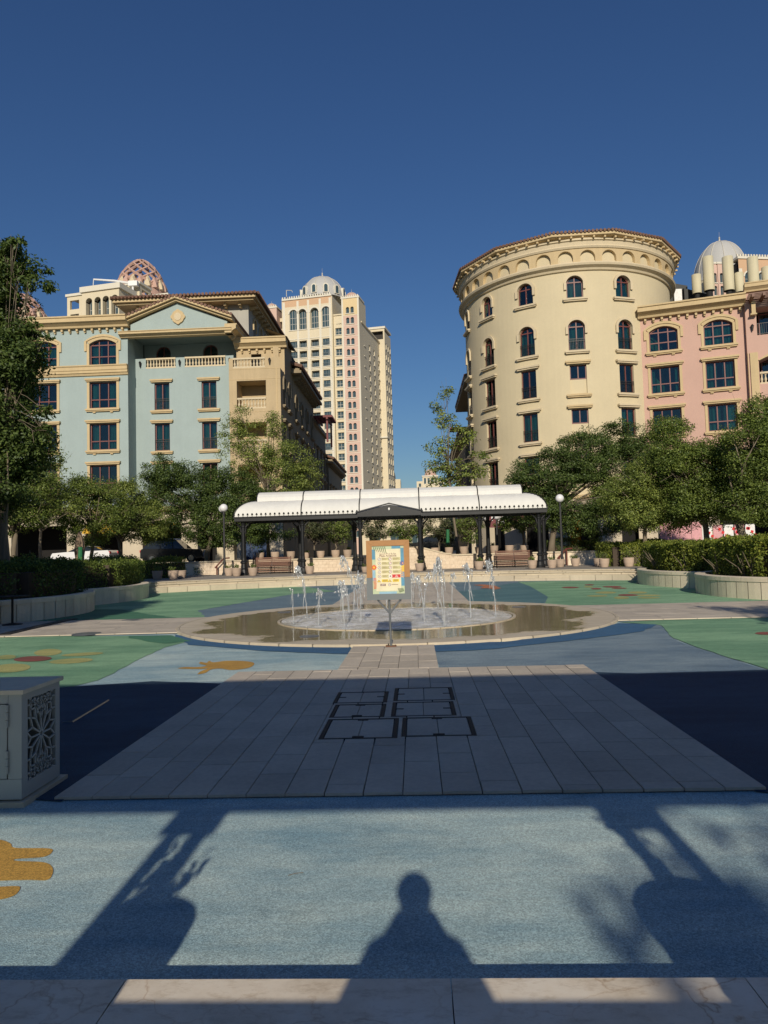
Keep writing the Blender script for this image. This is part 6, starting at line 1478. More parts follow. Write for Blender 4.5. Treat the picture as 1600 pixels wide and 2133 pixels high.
for px, py, Y, w_, pl, lb in ((328, 1199, 37.0, 22, 1, 'clay pot alone at the far left end of the steps'), (361, 1198, 37.0, 22, 0, 'front clay pot of the touching pair left of the lamp'), (378, 1194, 38.2, 20, None, 'rear clay pot of the touching pair left of the lamp'),
        (477, 1188, 41.0, 19, 1, 'rear clay pot beside the left canopy corner'), (493, 1193, 39.8, 20, 1, 'front clay pot beside the left canopy corner'), (527, 1192, 39.8, 20, 1, 'clay pot before the left bench'),
        (645, 1186, 40.6, 19, 0, 'clay pot beside the second canopy post, right of the left bench'), (760, 1186, 40.6, 14, 1, 'clay pot half hidden by the sign board left edge'), (874, 1178, 40.4, 19, 1, 'clay pot at the canopy post right of the sign'),
        (998, 1176, 40.2, 20, 1, 'leafy clay pot before the post left of the right bench'), (1109, 1176, 39.4, 20, 1, 'clay pot before the right end of the right bench'), (1150, 1174, 39.2, 20, 1, 'left clay pot of the pair by the right lamp'), (1167, 1172, 40.6, 19, None, 'right clay pot of the pair by the right lamp'),
        (1247, 1172, 39.6, 20, 2, 'rear clay pot before the right hedge'), (1259, 1176, 38.0, 21, 2, 'front clay pot before the right hedge'), (1310, 1173, 38.0, 22, 2, 'clay pot nearest the right planter corner'), (1199, 1178, 41.5, 19, 0, 'low clay bowl with plants beside the right handrail')):
    pot_px(px, py, Y, ZT, lb, pl, w_)

# ================================================================== LAMPS
def lamp(px, py_globe, Y, z0, label, twin=False, s=1.0):
    g = at(px, py_globe, Y); o = thing('globe_lamp', label, 'street lamp', (g.x, Y, z0), group='globe lamps round the terrace'); h = g.z-z0
    mb = MB(); mb.mat('lamp_iron'); mb.lathe([(.16, 0), (.16, .1), (.11, .16), (.09, .5), (.10, .52), (.07, .58), (.055, h-.45), (.075, h-.42), (.05, h-.38), (.05, h-.24), (.1, h-.2), (.1, h-.16), (0, h-.16)], 12); local(o, mb, 'pole')
    mb = MB(); mb.mat('globe'); mb.ball((0, 0, h), .24*s, 20, 14); local(o, mb, 'globe', True)
    if twin: mb = MB(); mb.mat('globe'); mb.ball((-.22, .5, h-.02), .22*s, 20, 14); local(o, mb, 'globe', True); mb = MB(); mb.mat('lamp_iron'); mb.tube([(0, 0, h-.3), (-.1, .25, h-.36), (-.22, .5, h-.25)], .03, 6); local(o, mb, 'arm')
lamp(466, 1058, 42.3, ZT, 'twin globe lamp post left of the canopy pavilion', True)
lamp(1166, 1038, 42.0, ZT, 'globe lamp post right of the canopy pavilion')
lamp(1013, 1077, 49.5, ZS, 'globe lamp seen under the canopy beside the right rear post'); lamp(1034, 1075, 49.0, ZS, 'globe lamp under the canopy over the right retaining wall pots', s=1.05)
# handrails
for k, (px, py, Y, lb) in enumerate(((462, 1185, 44.0, 'brown metal handrail of the left stair'), (1176, 1172, 44.0, 'brown metal handrail of the right stair'))):
    p = at(px, py, Y); o = thing('handrail', lb, 'handrail', (p.x, Y, ZT))
    for s_ in (0, .45): mb = MB(); mb.mat('handrail'); mb.tube([(s_-.3, 0, 0), (s_-.3, 0, .55+s_), ], .045, 6); local(o, mb, 'post')
    mb = MB(); mb.mat('handrail'); mb.tube([(-.42, 0, .42), (-.3, 0, .55), (.15, 0, 1.0), (.5, 0, 1.02)], .045, 6); local(o, mb, 'rail')

# ================================================================== SIGN BOARD
sg = thing('rules_sign', 'wood-framed splash pad rules board on a grey forked post', 'sign', (-0.45, 12.12, 0.02))
SY = 12.12
def S(px, py): p = at(px, py, SY); return p.x, p.z
tilt = rad(-1.6)
xl, zb = S(766, 1250); xr, zt_ = S(852, 1124); xc = (xl+xr)/2; W2 = (xr-xl)/2; z0 = zb; z1_ = zt_; Hs = z1_-z0
mb = MB(); mb.mat('steel'); base = at(815, 1350, SY)
zf = at(812, 1278, SY).z
mb.tube([(base.x, SY, .03), (xc, SY, z0+.02)], .019, 12); mb.build('post', sg, smooth=False)
for s_ in (-1, 1): mb = MB(); mb.mat('steel'); mb.tube([(xc+.004, SY, zf), (xc+s_*.20, SY, z0+.01)], .016, 10); mb.build('fork_arm', sg)
mb = MB(); mb.mat('rust'); mb.box(base.x-.09, base.x+.09, SY-.05, SY+.05, .028, .042); mb.build('base_plate', sg)
for sx_ in (-.07, .07): mb = MB(); mb.mat('rust'); mb.lathe([(.009, .042), (.009, .056), (0, .056)], 6, (base.x+sx_, SY, 0)); mb.build('bolt', sg)
fwd = .095; zs = z0+Hs*.375
def P4(mat, name, poly, y0, y1): mb = MB(); mb.mat(mat); mb.plate(poly, y0, y1); return mb.build(name, sg)
xa, xb = xc-W2, xc+W2
P4('wood_sign', 'wood_rail', [(xa, z1_), (xb, z1_), (xb-fwd, z1_-fwd), (xa+fwd, z1_-fwd)], SY-.06, SY-.02)
P4('wood_sign', 'wood_stile', [(xa, zs), (xa+fwd, zs), (xa+fwd, z1_-fwd-.002), (xa, z1_-.002)], SY-.06, SY-.02); P4('wood_sign', 'wood_stile', [(xb, zs), (xb-fwd, zs), (xb-fwd, z1_-fwd-.002), (xb, z1_-.002)], SY-.06, SY-.02)
P4('sign_grey', 'grey_skirt', [(xa-.006, z0), (xb+.006, z0), (xb+.006, zs-.002), (xb-fwd+.004, zs-.002), (xb-fwd+.004, z0+fwd*1.05), (xa+fwd-.004, z0+fwd*1.05), (xa+fwd-.004, zs-.002), (xa-.006, zs-.002)], SY-.064, SY-.018)
mb = MB(); mb.mat('sign_grey'); mb.box(xa+.01, xb-.01, SY-.018, SY+.02, z0+.01, z1_-.01); mb.build('back_box', sg)
pa, pb, pz0, pz1 = xa+fwd, xb-fwd, z0+fwd*1.05, z1_-fwd; PW, PH = pb-pa, pz1-pz0
poster = P4('print_mint', 'poster', [(pa, pz0), (pb, pz0), (pb, pz1), (pa, pz1)], SY-.044, SY-.04)
def pr(mat, poly, lay): # poly in poster fractions (0..1, from bottom left)
    mb = MB(); mb.mat(mat); y = SY-.0442-.0006*lay; mb.add([(pa+PW*u_, y, pz0+PH*v_) for u_, v_ in poly], [tuple(range(len(poly)))]); return mb.build('print', poster)
def rect(mat, a, b, c, d, lay): return pr(mat, [(a, c), (b, c), (b, d), (a, d)], lay)
def circ(mat, cx_, cy_, r_, lay, n=12, k=1.0): return pr(mat, [(cx_+r_*(k if i % 2 else 1)*math.cos(2*PI*i/n), cy_+r_*PW/PH*(k if i % 2 else 1)*math.sin(2*PI*i/n)) for i in range(n)], lay)
for a, b, c, d, mt_ in ((0, .10, .72, .93, 'print_blue'), (0, .09, .28, .50, 'print_sky'), (.62, .9, .94, 1, 'print_blue'), (.9, 1, .6, .95, 'print_blue'), (.9, 1, .16, .45, 'print_blue'), (.2, .75, 0, .045, 'print_sky'), (.92, 1, .45, .6, 'print_yellow')): rect(mt_, a, b, c, d, 1)
rect('print_cream', .11, .89, .06, .93, 2)
for i in range(7):                                              # palm fronds, red and green
    x = .03+i*.06; pr('print_green', [(x, .985), (x+.025, .985), (x+.07, .90-.01*i), (x+.05, .90-.01*i)], 3)
for i in range(6): pr('print_green', [(.78+i*.03, .11), (.80+i*.03, .11), (.86+i*.025, .02+.005*i), (.84+i*.025, .02+.005*i)], 3)
for i in range(9): pr('print_orange', [(.02, .10+i*.027), (.03, .115+i*.027), (.13-.004*abs(i-4), .135+i*.025), (.12, .12+i*.025)], 3)
for i in range(6): pr('print_peach', [(.97, .33+i*.04), (.985, .345+i*.04), (.89, .375+i*.035), (.88, .36+i*.035)], 3)
circ('print_orange', .055, .555, .10, 4, 20, .62); circ('print_yellow', .055, .555, .03, 5)
circ('print_violet', .94, .63, .10, 4, 20, .5); circ('print_peach', .96, .63, .025, 5)
def txt(s_, u_, v_, size, mat, lay, bold=False):
    me = text_mesh(s_, size, mat, bold); o = bpy.data.objects.new('lettering', me); COL.objects.link(o); o.parent = poster
    pl = WP[sg.name][0]; o.rotation_euler = (PI/2, 0, 0); o.location = Vector((pa+PW*u_, SY-.0442-.0006*lay, pz0+PH*v_))-WP[poster.name][0]
    return o
txt('Splash Pad Rules', .5, .832, .042, 'print_brown', 4); txt('Plaza Andalucia', .5, .792, .046, 'print_brown', 4, True)
for k in range(5):
    v_ = .725-k*.09
    for c_, x0 in ((0, .30), (1, .64)):
        if k == 4 and c_: continue
        rect('print_olive', x0, x0+.26 if c_ == 0 else .88, v_-.03, v_+.032, 3); circ('print_brown', x0-.075, v_, .052, 3, 16); circ('print_white', x0-.075, v_, .042, 4, 16)
        pr('print_brown' if c_ == 0 else 'print_red', [(x0-.10, v_-.012), (x0-.09, v_-.018), (x0-.05, v_+.014), (x0-.06, v_+.02)], 5)
        for q in range(3): rect('print_brown', x0+.01, x0+.20-.02*((q*7+k*3+c_) % 4), v_+.014-q*.013, v_+.018-q*.013, 4)
v_ = .725-.36; rect('print_red', .58, .88, v_-.032, v_+.034, 3); circ('print_white', .565, v_, .06, 4, 16); circ('print_brown', .565, v_, .022, 5); txt('No', .755, v_+.014, .026, 'print_white', 4, True); txt('diving', .755, v_-.013, .024, 'print_white', 4, True)
for x0 in (.20, .54):
    pr('print_brown', [(x0-.06, .245), (x0+.06, .245), (x0, .30)], 3); pr('print_yellow', [(x0-.045, .25), (x0+.045, .25), (x0, .29)], 4); rect('print_yellow', x0+.09, x0+.29, .245, .302, 3)
    for q in range(3): rect('print_brown', x0+.12, x0+.26, .288-q*.015, .294-q*.015, 4)
rect('print_brown', .24, .41, .165, .21, 3); txt('UDC', .325, .188, .034, 'print_white', 4, True); circ('print_brown', .53, .188, .045, 3, 16); circ('print_white', .53, .188, .036, 4, 16); txt('AQ', .53, .188, .022, 'print_brown', 5, True); rect('print_brown', .59, .80, .183, .193, 3)

# ================================================================== LATTICE CABINET at the left edge
cb = thing('lattice_cabinet', 'white metal cabinet with star lattice side panel at the left edge', 'cabinet', (-3.1, 5.2, 0))
cx1, cy0, cy1_ = -2.65, 4.72, 5.40
cy1_ = 5.23; ctop = at(32, 1437, cy0).z; cx0 = -3.75; cx1 = at(45, 1677, cy0).x
mb = MB(); mb.mat('stone_pale'); mb.box(cx0-.1, cx1+.03, cy0-.03, cy1_+.06, 0, .035); mb.build('plinth', cb)
zb_ = .045; t_ = .03
mb = MB(); mb.mat('cabinet_white')
mb.box(cx0, cx1, cy0, cy0+.02, zb_, zb_+.13); mb.box(cx1-.09, cx1, cy0, cy0+.02, zb_+.132, ctop-.03); mb.box(cx0, cx1-.092, cy0, cy0+.02, ctop-.09, ctop-.03)
mb.box(cx0, cx1-.03, cy1_-.02, cy1_, zb_, ctop-.03); mb.box(cx0, cx0+.02, cy0+.02, cy1_-.02, zb_, ctop-.03); mb.build('carcass', cb)
mb = MB(); mb.mat('cabinet_white'); mb.box(cx0, cx1-.098, cy0-.004, cy0+.016, zb_+.136, ctop-.096); mb.build('door', cb); 
mb = MB(); mb.mat('cabinet_white'); mb.box(cx0, cx1-.17, cy0-.010, cy0-.0045, zb_+.21, ctop-.17); mb.build('door_panel', cb)
for z in (.17, .47):
    for q in range(3): mb = MB(); mb.mat('cabinet_white'); mb.tube([(cx1-.093, cy0-.012, zb_+z+q*.05), (cx1-.093, cy0-.012, zb_+z+q*.05+.047)], .011, 8); mb.build('hinge', cb)
mb = MB(); mb.mat('stone_planter'); mb.box(cx0-.02, cx1+.02, cy0-.02, cy1_+.02, ctop-.028, ctop); mb.build('stone_top', cb)
# lattice side: frame and star bars in the y,z plane at x = cx1
za_, zb2 = zb_, ctop-.03; ya, yb = cy0+.075, cy1_-.06; z3, z4 = ctop*.185, ctop*.90
mb = MB(); mb.mat('cabinet_white')
for (a, b, c, d) in ((cy0+.021, ya, za_, zb2), (yb, cy1_, za_, zb2), (ya, yb, za_, z3), (ya, yb, z4, zb2)): mb.box(cx1-.025, cx1, a, b, c, d)
mb.build('side_frame', cb)
mb = MB(); mb.mat('cabinet_white'); cyc, czc = (ya+yb)/2, (z3+z4)/2; hw, hh = (yb-ya)/2, (z4-z3)/2
def bar(p, q, w_=.0052):
    def clip(p, q):
        t0, t1 = 0.0, 1.0; d = (q[0]-p[0], q[1]-p[1])
        for pp, dd, lo, hi in ((p[0], d[0], -hw, hw), (p[1], d[1], -hh, hh)):
            if abs(dd) < 1e-9:
                if pp < lo or pp > hi: return None
                continue
            a, b = (lo-pp)/dd, (hi-pp)/dd
            if a > b: a, b = b, a
            t0, t1 = max(t0, a), min(t1, b)
        return None if t0 >= t1 else ((p[0]+d[0]*t0, p[1]+d[1]*t0), (p[0]+d[0]*t1, p[1]+d[1]*t1))
    r_ = clip(p, q)
    if not r_: return
    (a, b), (c, d) = r_; L = math.hypot(c-a, d-b)
    if L < .01: return
    nx, nz = -(d-b)/L*w_, (c-a)/L*w_
    vs = [(cx1-.016, cyc+a+nx, czc+b+nz), (cx1-.016, cyc+a-nx, czc+b-nz), (cx1-.016, cyc+c-nx, czc+d-nz), (cx1-.016, cyc+c+nx, czc+d+nz)]
    mb.add(vs+[(cx1-.004, y, z) for _, y, z in vs], [(0, 1, 2, 3), (4, 5, 6, 7), (0, 1, 5, 4), (1, 2, 6, 5), (2, 3, 7, 6), (3, 0, 4, 7)])
for cz_ in (0, hh*1.0, -hh*1.0):
    for off, R0 in ((0, .13),) if cz_ == 0 else ((0, .075),):
        for k in range(12):
            a0, a1, am = 2*PI*k/12, 2*PI*(k+1)/12, 2*PI*(k+.5)/12
            e = lambda r_, a: (r_*math.cos(a), cz_+r_*math.sin(a))
            bar(e(.015, a0), e(R0, a0)); bar(e(R0, a0), e(R0*1.5, am)); bar(e(R0, a1), e(R0*1.5, am)); bar(e(R0*1.5, am), e(R0*2.2, a1)); bar(e(R0*1.5, am), e(R0*2.2, a0))
for z in (hh-.045, -hh+.045): bar((-hw, z), (hw, z))
for i in range(1, 7):
    y = -hw+2*hw*i/7; bar((y, hh-.045), (y, hh)); bar((y, -hh), (y, -hh+.045))
mb.build('star_lattice', cb)
mb = MB(); mb.mat('rubber_black'); mb.box(cx1-.3, cx1-.2, cy0+.1, cy1_-.1, .05, ctop-.2); mb.build('inner_box', cb)

# ================================================================== SMALL THINGS round the plaza
# closed parasol
p = at(166, 1150, 36.5); o = thing('closed_parasol', 'closed brown garden parasol behind the left hedge', 'parasol', (p.x, 36.5, 0)); zt0 = at(166, 1108, 36.5).z
mb = MB(); mb.mat('bark'); mb.tube([(0, 0, 0), (0, 0, zt0)], .035, 8); local(o, mb, 'pole')
mb = MB(); mb.mat('umbrella_cloth'); prof = [(.05, zt0-2.1), (.26, zt0-2.05), (.22, zt0-1.3), (.27, zt0-.95), (.20, zt0-.5), (.10, zt0-.1), (.03, zt0+.02)]
vs = []; n = 16
for r_, z in prof:
    for k in range(n): a = 2*PI*k/n; q = r_*(1 if k % 2 else .78); vs.append((q*math.cos(a), q*math.sin(a), z))
mb.add(vs, [(i*n+k, i*n+(k+1) % n, (i+1)*n+(k+1) % n, (i+1)*n+k) for i in range(len(prof)-1) for k in range(n)]); local(o, mb, 'folded_cloth')
# green-wrapped poles
for px, py, Y, ht, lb in ((531/3.2+0, 1150, 36.0, 1.9, 'green wrapped sapling stake beside the closed parasol'), (932, 1120, 50, 1.8, 'green wrapped tree stake behind the retaining wall')):
    p = at(px, py, Y); mb = MB(); mb.mat('green_wrap'); mb.tube([(0, 0, 0), (.02, 0, ht*.5), (.05, 0, ht)], [.13, .12, .11], 8); tag(mb.build('wrapped_stake', None, (p.x, Y, ZS if Y > 46 else .4)), lb, 'stake')
# bistro table and chair in the shade at the left edge
p = gnd(38, 1304); o = thing('bistro_table', 'dark metal bistro table in the shade at the left edge', 'table', (p.x-.15, p.y, .03))
mb = MB(); mb.mat('rubber_black'); mb.lathe([(0, .70), (.40, .70), (.41, .73), (0, .73)], 24); local(o, mb, 'table_top')
mb = MB(); mb.mat('rubber_black'); mb.tube([(0, 0, .03), (0, 0, .70)], .03, 8); local(o, mb, 'stem')
mb = MB(); mb.mat('rubber_black'); mb.lathe([(.24, 0), (.24, .02), (.05, .05), (0, .05)], 20); local(o, mb, 'base')
o = thing('bistro_chair', 'dark bent-metal bistro chair beside the shaded table', 'chair', (p.x-.75, p.y-.3, .03), .5)
mb = MB(); mb.mat('rubber_black'); mb.lathe([(0, .45), (.21, .45), (.21, .48), (0, .48)], 18); local(o, mb, 'seat')
for a in (.8, 2.3, 3.9, 5.4): mb = MB(); mb.mat('rubber_black'); mb.tube([(.16*math.cos(a), .16*math.sin(a), .45), (.22*math.cos(a), .22*math.sin(a), 0)], .014, 6); local(o, mb, 'leg')
mb = MB(); mb.mat('rubber_black'); mb.tube([(-.19, .1, .46), (-.2, .2, .8), (0, .26, .9), (.2, .2, .8), (.19, .1, .46)], .014, 6); mb.tube([(-.1, .16, .46), (-.1, .22, .78), (.1, .22, .78), (.1, .16, .46)], .010, 6); local(o, mb, 'backrest')
# cars on the street
def car(name, label, px, Y, body, L=4.6, H=1.7, facing=1, suv=True):
    p = at(px, 1160, Y); o = thing(name, label, 'car', (p.x, Y, ZS+.006)); W = .92
    prof = [(-L/2, .35), (-L/2+.02, .75), (-L/2+.15, .95), (-L*.22, 1.02), (L/2-.12, 1.08), (L/2, .9), (L/2, .4), (L/2-.4, .28), (-L/2+.4, .28)]
    mb = MB(); mb.mat(body); n = len(prof)
    for (ya_, yb_, k) in ((-W, W, 1),):
        vs = [(x*facing, -W, z) for x, z in prof]+[(x*facing*.985, -W*.86, z+.03) for x, z in prof][:0]
        mb.add([(x*facing, -W, z) for x, z in prof]+[(x*facing, W, z) for x, z in prof], [tuple(range(n)), tuple(range(n, 2*n))[::-1]]+[(i, (i+1) % n, n+(i+1) % n, n+i) for i in range(n)])
    local(o, mb, 'body')
    g = [(-L*.21, 1.03), (-L*.06, H-.06), (L*.10, H), (L*(.36 if suv else .22), H-.06), (L*(.46 if suv else .40), 1.08)]
    n = len(g); mb = MB(); mb.mat('car_glass'); w2 = W*.78
    mb.add([(x*facing, -W*.97 if z < 1.2 else -w2, z) for x, z in g]+[(x*facing, W*.97 if z < 1.2 else w2, z) for x, z in g], [tuple(range(n)), tuple(range(n, 2*n))[::-1]]+[(i, (i+1) % n, n+(i+1) % n, n+i) for i in range(n)]); local(o, mb, 'glasshouse')
    mb = MB(); mb.mat(body); rp = g[1:4]; mb.add([(x*facing, -w2-.01, z+.012) for x, z in rp]+[(x*facing, w2+.01, z+.012) for x, z in rp]+[(x*facing, -w2-.01, z-.05) for x, z in rp]+[(x*facing, w2+.01, z-.05) for x, z in rp], [(0, 1, 4, 3), (1, 2, 5, 4), (0, 1, 7, 6), (1, 2, 8, 7)])
    for xk in (.0, .2): x = L*xk*facing; mb.tube([(x-.1*facing, -W*.975, 1.06), (x, -w2-.005, H-.05)], .035, 4)
    local(o, mb, 'roof')
    for s_ in (-1, 1):
        if suv: mb = MB(); mb.mat('car_chrome'); mb.tube([(-L*.04*facing, s_*w2*.92, H+.02), (L*.1*facing, s_*w2*.92, H+.07), (L*.34*facing, s_*w2*.92, H)], .022, 5); local(o, mb, 'roof_rail')
        for xk in (-.31, .31):
            mb = MB(); mb.mat('rubber_black'); mb.tube([(L*xk, s_*(W-.2), .34), (L*xk, s_*(W+.01), .34)], .34, 20); w_ = local(o, mb, 'wheel')
            mb = MB(); mb.mat('car_chrome'); mb.tube([(L*xk, s_*(W-.02), .34), (L*xk, s_*(W+.022), .34)], .21, 12); c = local(o, mb, 'rim', parent=w_)
        mb = MB(); mb.mat('car_chrome'); mb.box(-L/2*facing-.02, -L/2*facing+.06, s_*.62-.18, s_*.62+.18, .74, .88); local(o, mb, 'headlight')
        mb = MB(); mb.mat('print_red'); mb.box(L/2*facing-.06, L/2*facing+.015, s_*.74-.12, s_*.74+.12, .82, 1.0); local(o, mb, 'tail_light')
car('parked_suv', 'dark grey estate car parked behind the left hedge', 366, 53.4, 'car_dark', 4.7, 1.74, -1)
car('parked_sedan', 'white saloon car parked behind the hedge near the parasol', 178, 54.0, 'car_white', 4.5, 1.42, 1, False)
car('parked_hatchback', 'dark car glimpsed between pots under the canopy', 895, 56.0, 'car_dark', 4.4, 1.5, 1, True)
# cafe front sign, orange blind, pink hoarding
a, b = at(1018, 1090, 57.2), at(1066, 1075, 57.2); o = thing('cafe_sign', 'dark brown cafe fascia sign with white letters under the canopy', 'sign', (a.x, 57.2, a.z))
mb = MB(); mb.mat('maroon'); mb.box(a.x, b.x+1.5, 57.0, 57.2, a.z-.35, b.z+.3); mb.build('fascia', o)
me = text_mesh('NASI', .75, 'white_paint', True); c = bpy.data.objects.new('lettering', me); COL.objects.link(c); c.parent = o; c.rotation_euler = (PI/2, 0, 0); q = at(1044, 1078, 57); c.location = Vector((q.x, 56.985, q.z))-WP[o.name][0]
me = text_mesh('cafe', .35, 'white_paint', True); c = bpy.data.objects.new('lettering', me); COL.objects.link(c); c.parent = o; c.rotation_euler = (PI/2, 0, 0); q = at(1044, 1086, 57); c.location = Vector((q.x, 56.985, q.z-.05))-WP[o.name][0]
a, b = at(1189, 1151, 50), at(1210, 1100, 50); o = thing('orange_blind', 'orange hanging cafe blind with a yellow scalloped hem', 'blind', (a.x, 50, ZS))
mb = MB(); mb.mat('orange_cloth'); n = 12
mb.add([(a.x+(b.x-a.x)*i/n, 50+.03*(i % 2), z) for z in (a.z+.2, b.z+1.2) for i in range(n+1)], [(i, i+1, n+2+i, n+1+i) for i in range(n)]); mb.build('cloth', o)
mb = MB(); mb.mat('yellow_cloth'); mb.add([(a.x+(b.x-a.x)*i/n, 49.98+.03*(i % 2), z) for z in (a.z, a.z+.2) for i in range(n+1)], [(i, i+1, n+2+i, n+1+i) for i in range(n)]); mb.build('hem', o)
mb = MB(); mb.mat('iron'); mb.tube([(a.x-.1, 50, ZS), (a.x-.1, 50, b.z+1.2)], .04, 6); mb.tube([(b.x+.1, 50, ZS), (b.x+.1, 50, b.z+1.2)], .04, 6); mb.tube([(a.x-.1, 50, b.z+1.2), (b.x+.1, 50, b.z+1.2)], .04, 6); mb.build('frame', o)
a, b = at(1375, 1126, 46.8), at(1462, 1095, 46.8); o = thing('pink_hoarding', 'plain pink hoarding panels behind the right hedge', 'hoarding', (a.x, 46.8, ZS))
for i in range(4): mb = MB(); mb.mat('pink_hoarding'); x0 = a.x+(b.x-a.x)*i/4; mb.box(x0+.01, x0+(b.x-a.x)/4-.01, 46.8, 46.86, ZS, b.z+.25); mb.build('panel', o)
for i in range(5): mb = MB(); mb.mat('frame_white'); x0 = a.x+(b.x-a.x)*i/4; mb.box(x0-.05, x0+.05, 46.87, 46.95, ZS, b.z+.2); mb.build('post', o)
a, b = at(1464, 1120, 47), at(1575, 1098, 47); o = thing('patterned_screen', 'magenta and white patterned screen right of the pink hoarding', 'screen', (a.x, 47, ZS))
for i in range(5):
    x0 = a.x+(b.x-a.x)*i/5; x1_ = x0+(b.x-a.x)/5-.08; mb = MB(); mb.mat('pink_hoarding' if i % 2 else 'white_paint'); mb.box(x0, x1_, 47, 47.05, ZS, b.z+.2); q_ = mb.build('panel', o)
    mb = MB(); mb.mat('print_red')
    for k in range(5): mb.plate([(x0+.1+.2*((k*3+i) % 4), ZS+.3+.22*k), (x0+.25+.2*((k*3+i) % 4), ZS+.24+.22*k), (x0+.32+.2*((k*3+i) % 4), ZS+.4+.22*k), (x0+.16+.2*((k*3+i) % 4), ZS+.46+.22*k)], 46.985, 46.998)
    mb.build('print', q_)

# ================================================================== TREES, HEDGES
def ellip_pts(r, n, c, rad_, shell=0.55):
    d = r.normal(size=(n, 3)); d /= np.linalg.norm(d, axis=1)[:, None]; q = r.uniform(shell**3, 1, n)**(1/3)
    return np.array(c)+d*q[:, None]*np.array(rad_), d
def tree(label, base, th, lobes, mat, clumps, per, leaf, clump_r, seed, trunk_r=.16, lean=(0, 0), name='tree', stems=1, shell=.5, group=None, twigs=True, flat=0.6, cat='tree', limbs=34):
    """lobes: (dx,dy,z,rx,ry,rz) relative to the base"""
    r = np.random.default_rng(seed); o = thing(name, label, cat, base, group=group)
    P = []; N = []; cen = []
    vol = np.array([l[3]*l[4]*l[5] for l in lobes]); vol = vol**.8/sum(vol**.8)
    for l, w_ in zip(lobes, vol):
        k = max(3, int(clumps*w_)); c, d = ellip_pts(r, k, l[:3], l[3:6], shell)
        for cc, dd in zip(c, d):
            cen.append((cc, l)); q = r.normal(size=(per, 3)); q /= np.linalg.norm(q, axis=1)[:, None]; q *= (r.uniform(0, 1, per)**.45)[:, None]*clump_r*r.uniform(.6, 1.3); q[:, 2] *= flat
            P.append(cc+q); nn = q/ (np.linalg.norm(q, axis=1)[:, None]+1e-6)*.5+dd*.35+np.array([0, 0, .75]); N.append(nn)
    P = np.concatenate(P); N = np.concatenate(N); N /= np.linalg.norm(N, axis=1)[:, None]
    me = leaves_mesh('crown', P, N, leaf, leaf*.5, mat, .45, seed); c = bpy.data.objects.new('crown', me); COL.objects.link(c); c.parent = o
    mb = MB(); mb.mat('bark'); top = Vector((lean[0], lean[1], th))
    for s_ in range(stems):
        a = 6.28*s_/stems; off = Vector((math.cos(a), math.sin(a), 0))*(.12 if stems > 1 else 0)
        pts = [off]; 
        for i in range(1, 6): t = i/5; pts.append(off*(1+2*t)+top*t+Vector((r.normal()*.05, r.normal()*.05, 0)))
        mb.tube(pts, [trunk_r*1.35]+[trunk_r*(1-.35*i/5) for i in range(1, 6)], 9)
    pick = r.permutation(len(cen))[:min(len(cen), limbs)]
    for i in pick:
        cc, l = cen[i]; e = Vector(cc); s0 = top*(.72+.28*r.random()); jb = min(.15, trunk_r*1.2); m_ = s0.lerp(e, .5)+Vector((r.normal()*jb, r.normal()*jb, jb*1.6)); mb.tube([s0, m_, e], [trunk_r*.42, trunk_r*.22, .012], 5)
        if twigs:
            for q in range(3): f_ = e+Vector(r.normal(size=3))*clump_r*.7; mb.tube([m_.lerp(e, .6), f_], [.014, .005], 4)
    c = bpy.data.objects.new('trunk', mb.mesh('trunk', True)); COL.objects.link(c); c.parent = o
    return o
def T(px, py, Y, zb): p = at(px, py, Y); return (p.x, Y, zb)
def L_(base, Y, *spots):
    """crown lobes from places seen in the photo: (px, py, rx_px, rz_px, depth_m, dy)"""
    out = []
    for px, py, rx, rz, dep, dy in spots:
        p = at(px, py, Y+dy); k = (Y+dy)/FPX; out.append((p.x-base[0], dy, p.z-base[2], rx*k, dep, rz*k))
    return out
# tall tree at the left edge
b = T(8, 1150, 23.5, .5)
tree('tall dark tree at the left edge reaching above the blue roof', b, 5.2, L_(b, 23.5, (-20, 800, 75, 160, 1.9, 0), (-10, 640, 45, 110, 1.3, 0), (35, 930, 55, 75, 1.4, .5), (-60, 1010, 110, 80, 2.0, 0), (40, 740, 40, 60, 1.0, -.3), (15, 560, 32, 45, .8, 0)), 'leaf_dark', 560, 210, .13, .55, 3, .2, limbs=12)
b = T(12, 1150, 23.0, .5)
tree('thin outer boughs of the tall left tree against the sky', b, 7.6, L_(b, 23.0, (30, 515, 40, 14, .5, 0), (70, 560, 45, 10, .4, 0), (100, 592, 26, 6, .3, 0), (60, 585, 26, 18, .4, 0), (75, 690, 22, 20, .4, 0), (88, 880, 16, 40, .4, 0)), 'leaf_dark', 44, 60, .15, .28, 4, .035, name='tree', shell=.2, cat='tree', limbs=16)
# second row left
b = T(28, 1150, 33, .3); tree('trunked tree behind the shaded hedge, left of the parasol', b, 3.2, L_(b, 33, (20, 1060, 85, 55, 1.6, 0), (70, 1035, 60, 55, 1.4, .6), (-40, 1020, 70, 70, 1.6, 0)), 'leaf_mid', 190, 180, .11, .55, 5, .15)
b = T(85, 1160, 38, .4); tree('wispy light tree with bare twigs before the blue facade', b, 3.6, L_(b, 38, (100, 955, 45, 22, .9, 0), (85, 1000, 55, 40, 1.2, 0), (130, 1040, 60, 35, 1.2, .3)), 'leaf_light', 60, 80, .14, .5, 6, .10)
b = T(180, 1160, 40, .4); tree('small leaning tree in front of the stone arcade pier', b, 3.2, L_(b, 40, (190, 1020, 62, 34, 1.2, 0), (150, 1060, 45, 45, 1.2, 0), (230, 1075, 42, 40, 1.1, .3), (180, 1115, 40, 24, 1.0, 0)), 'leaf_mid', 210, 170, .105, .5, 7, .12, (.5, 0))
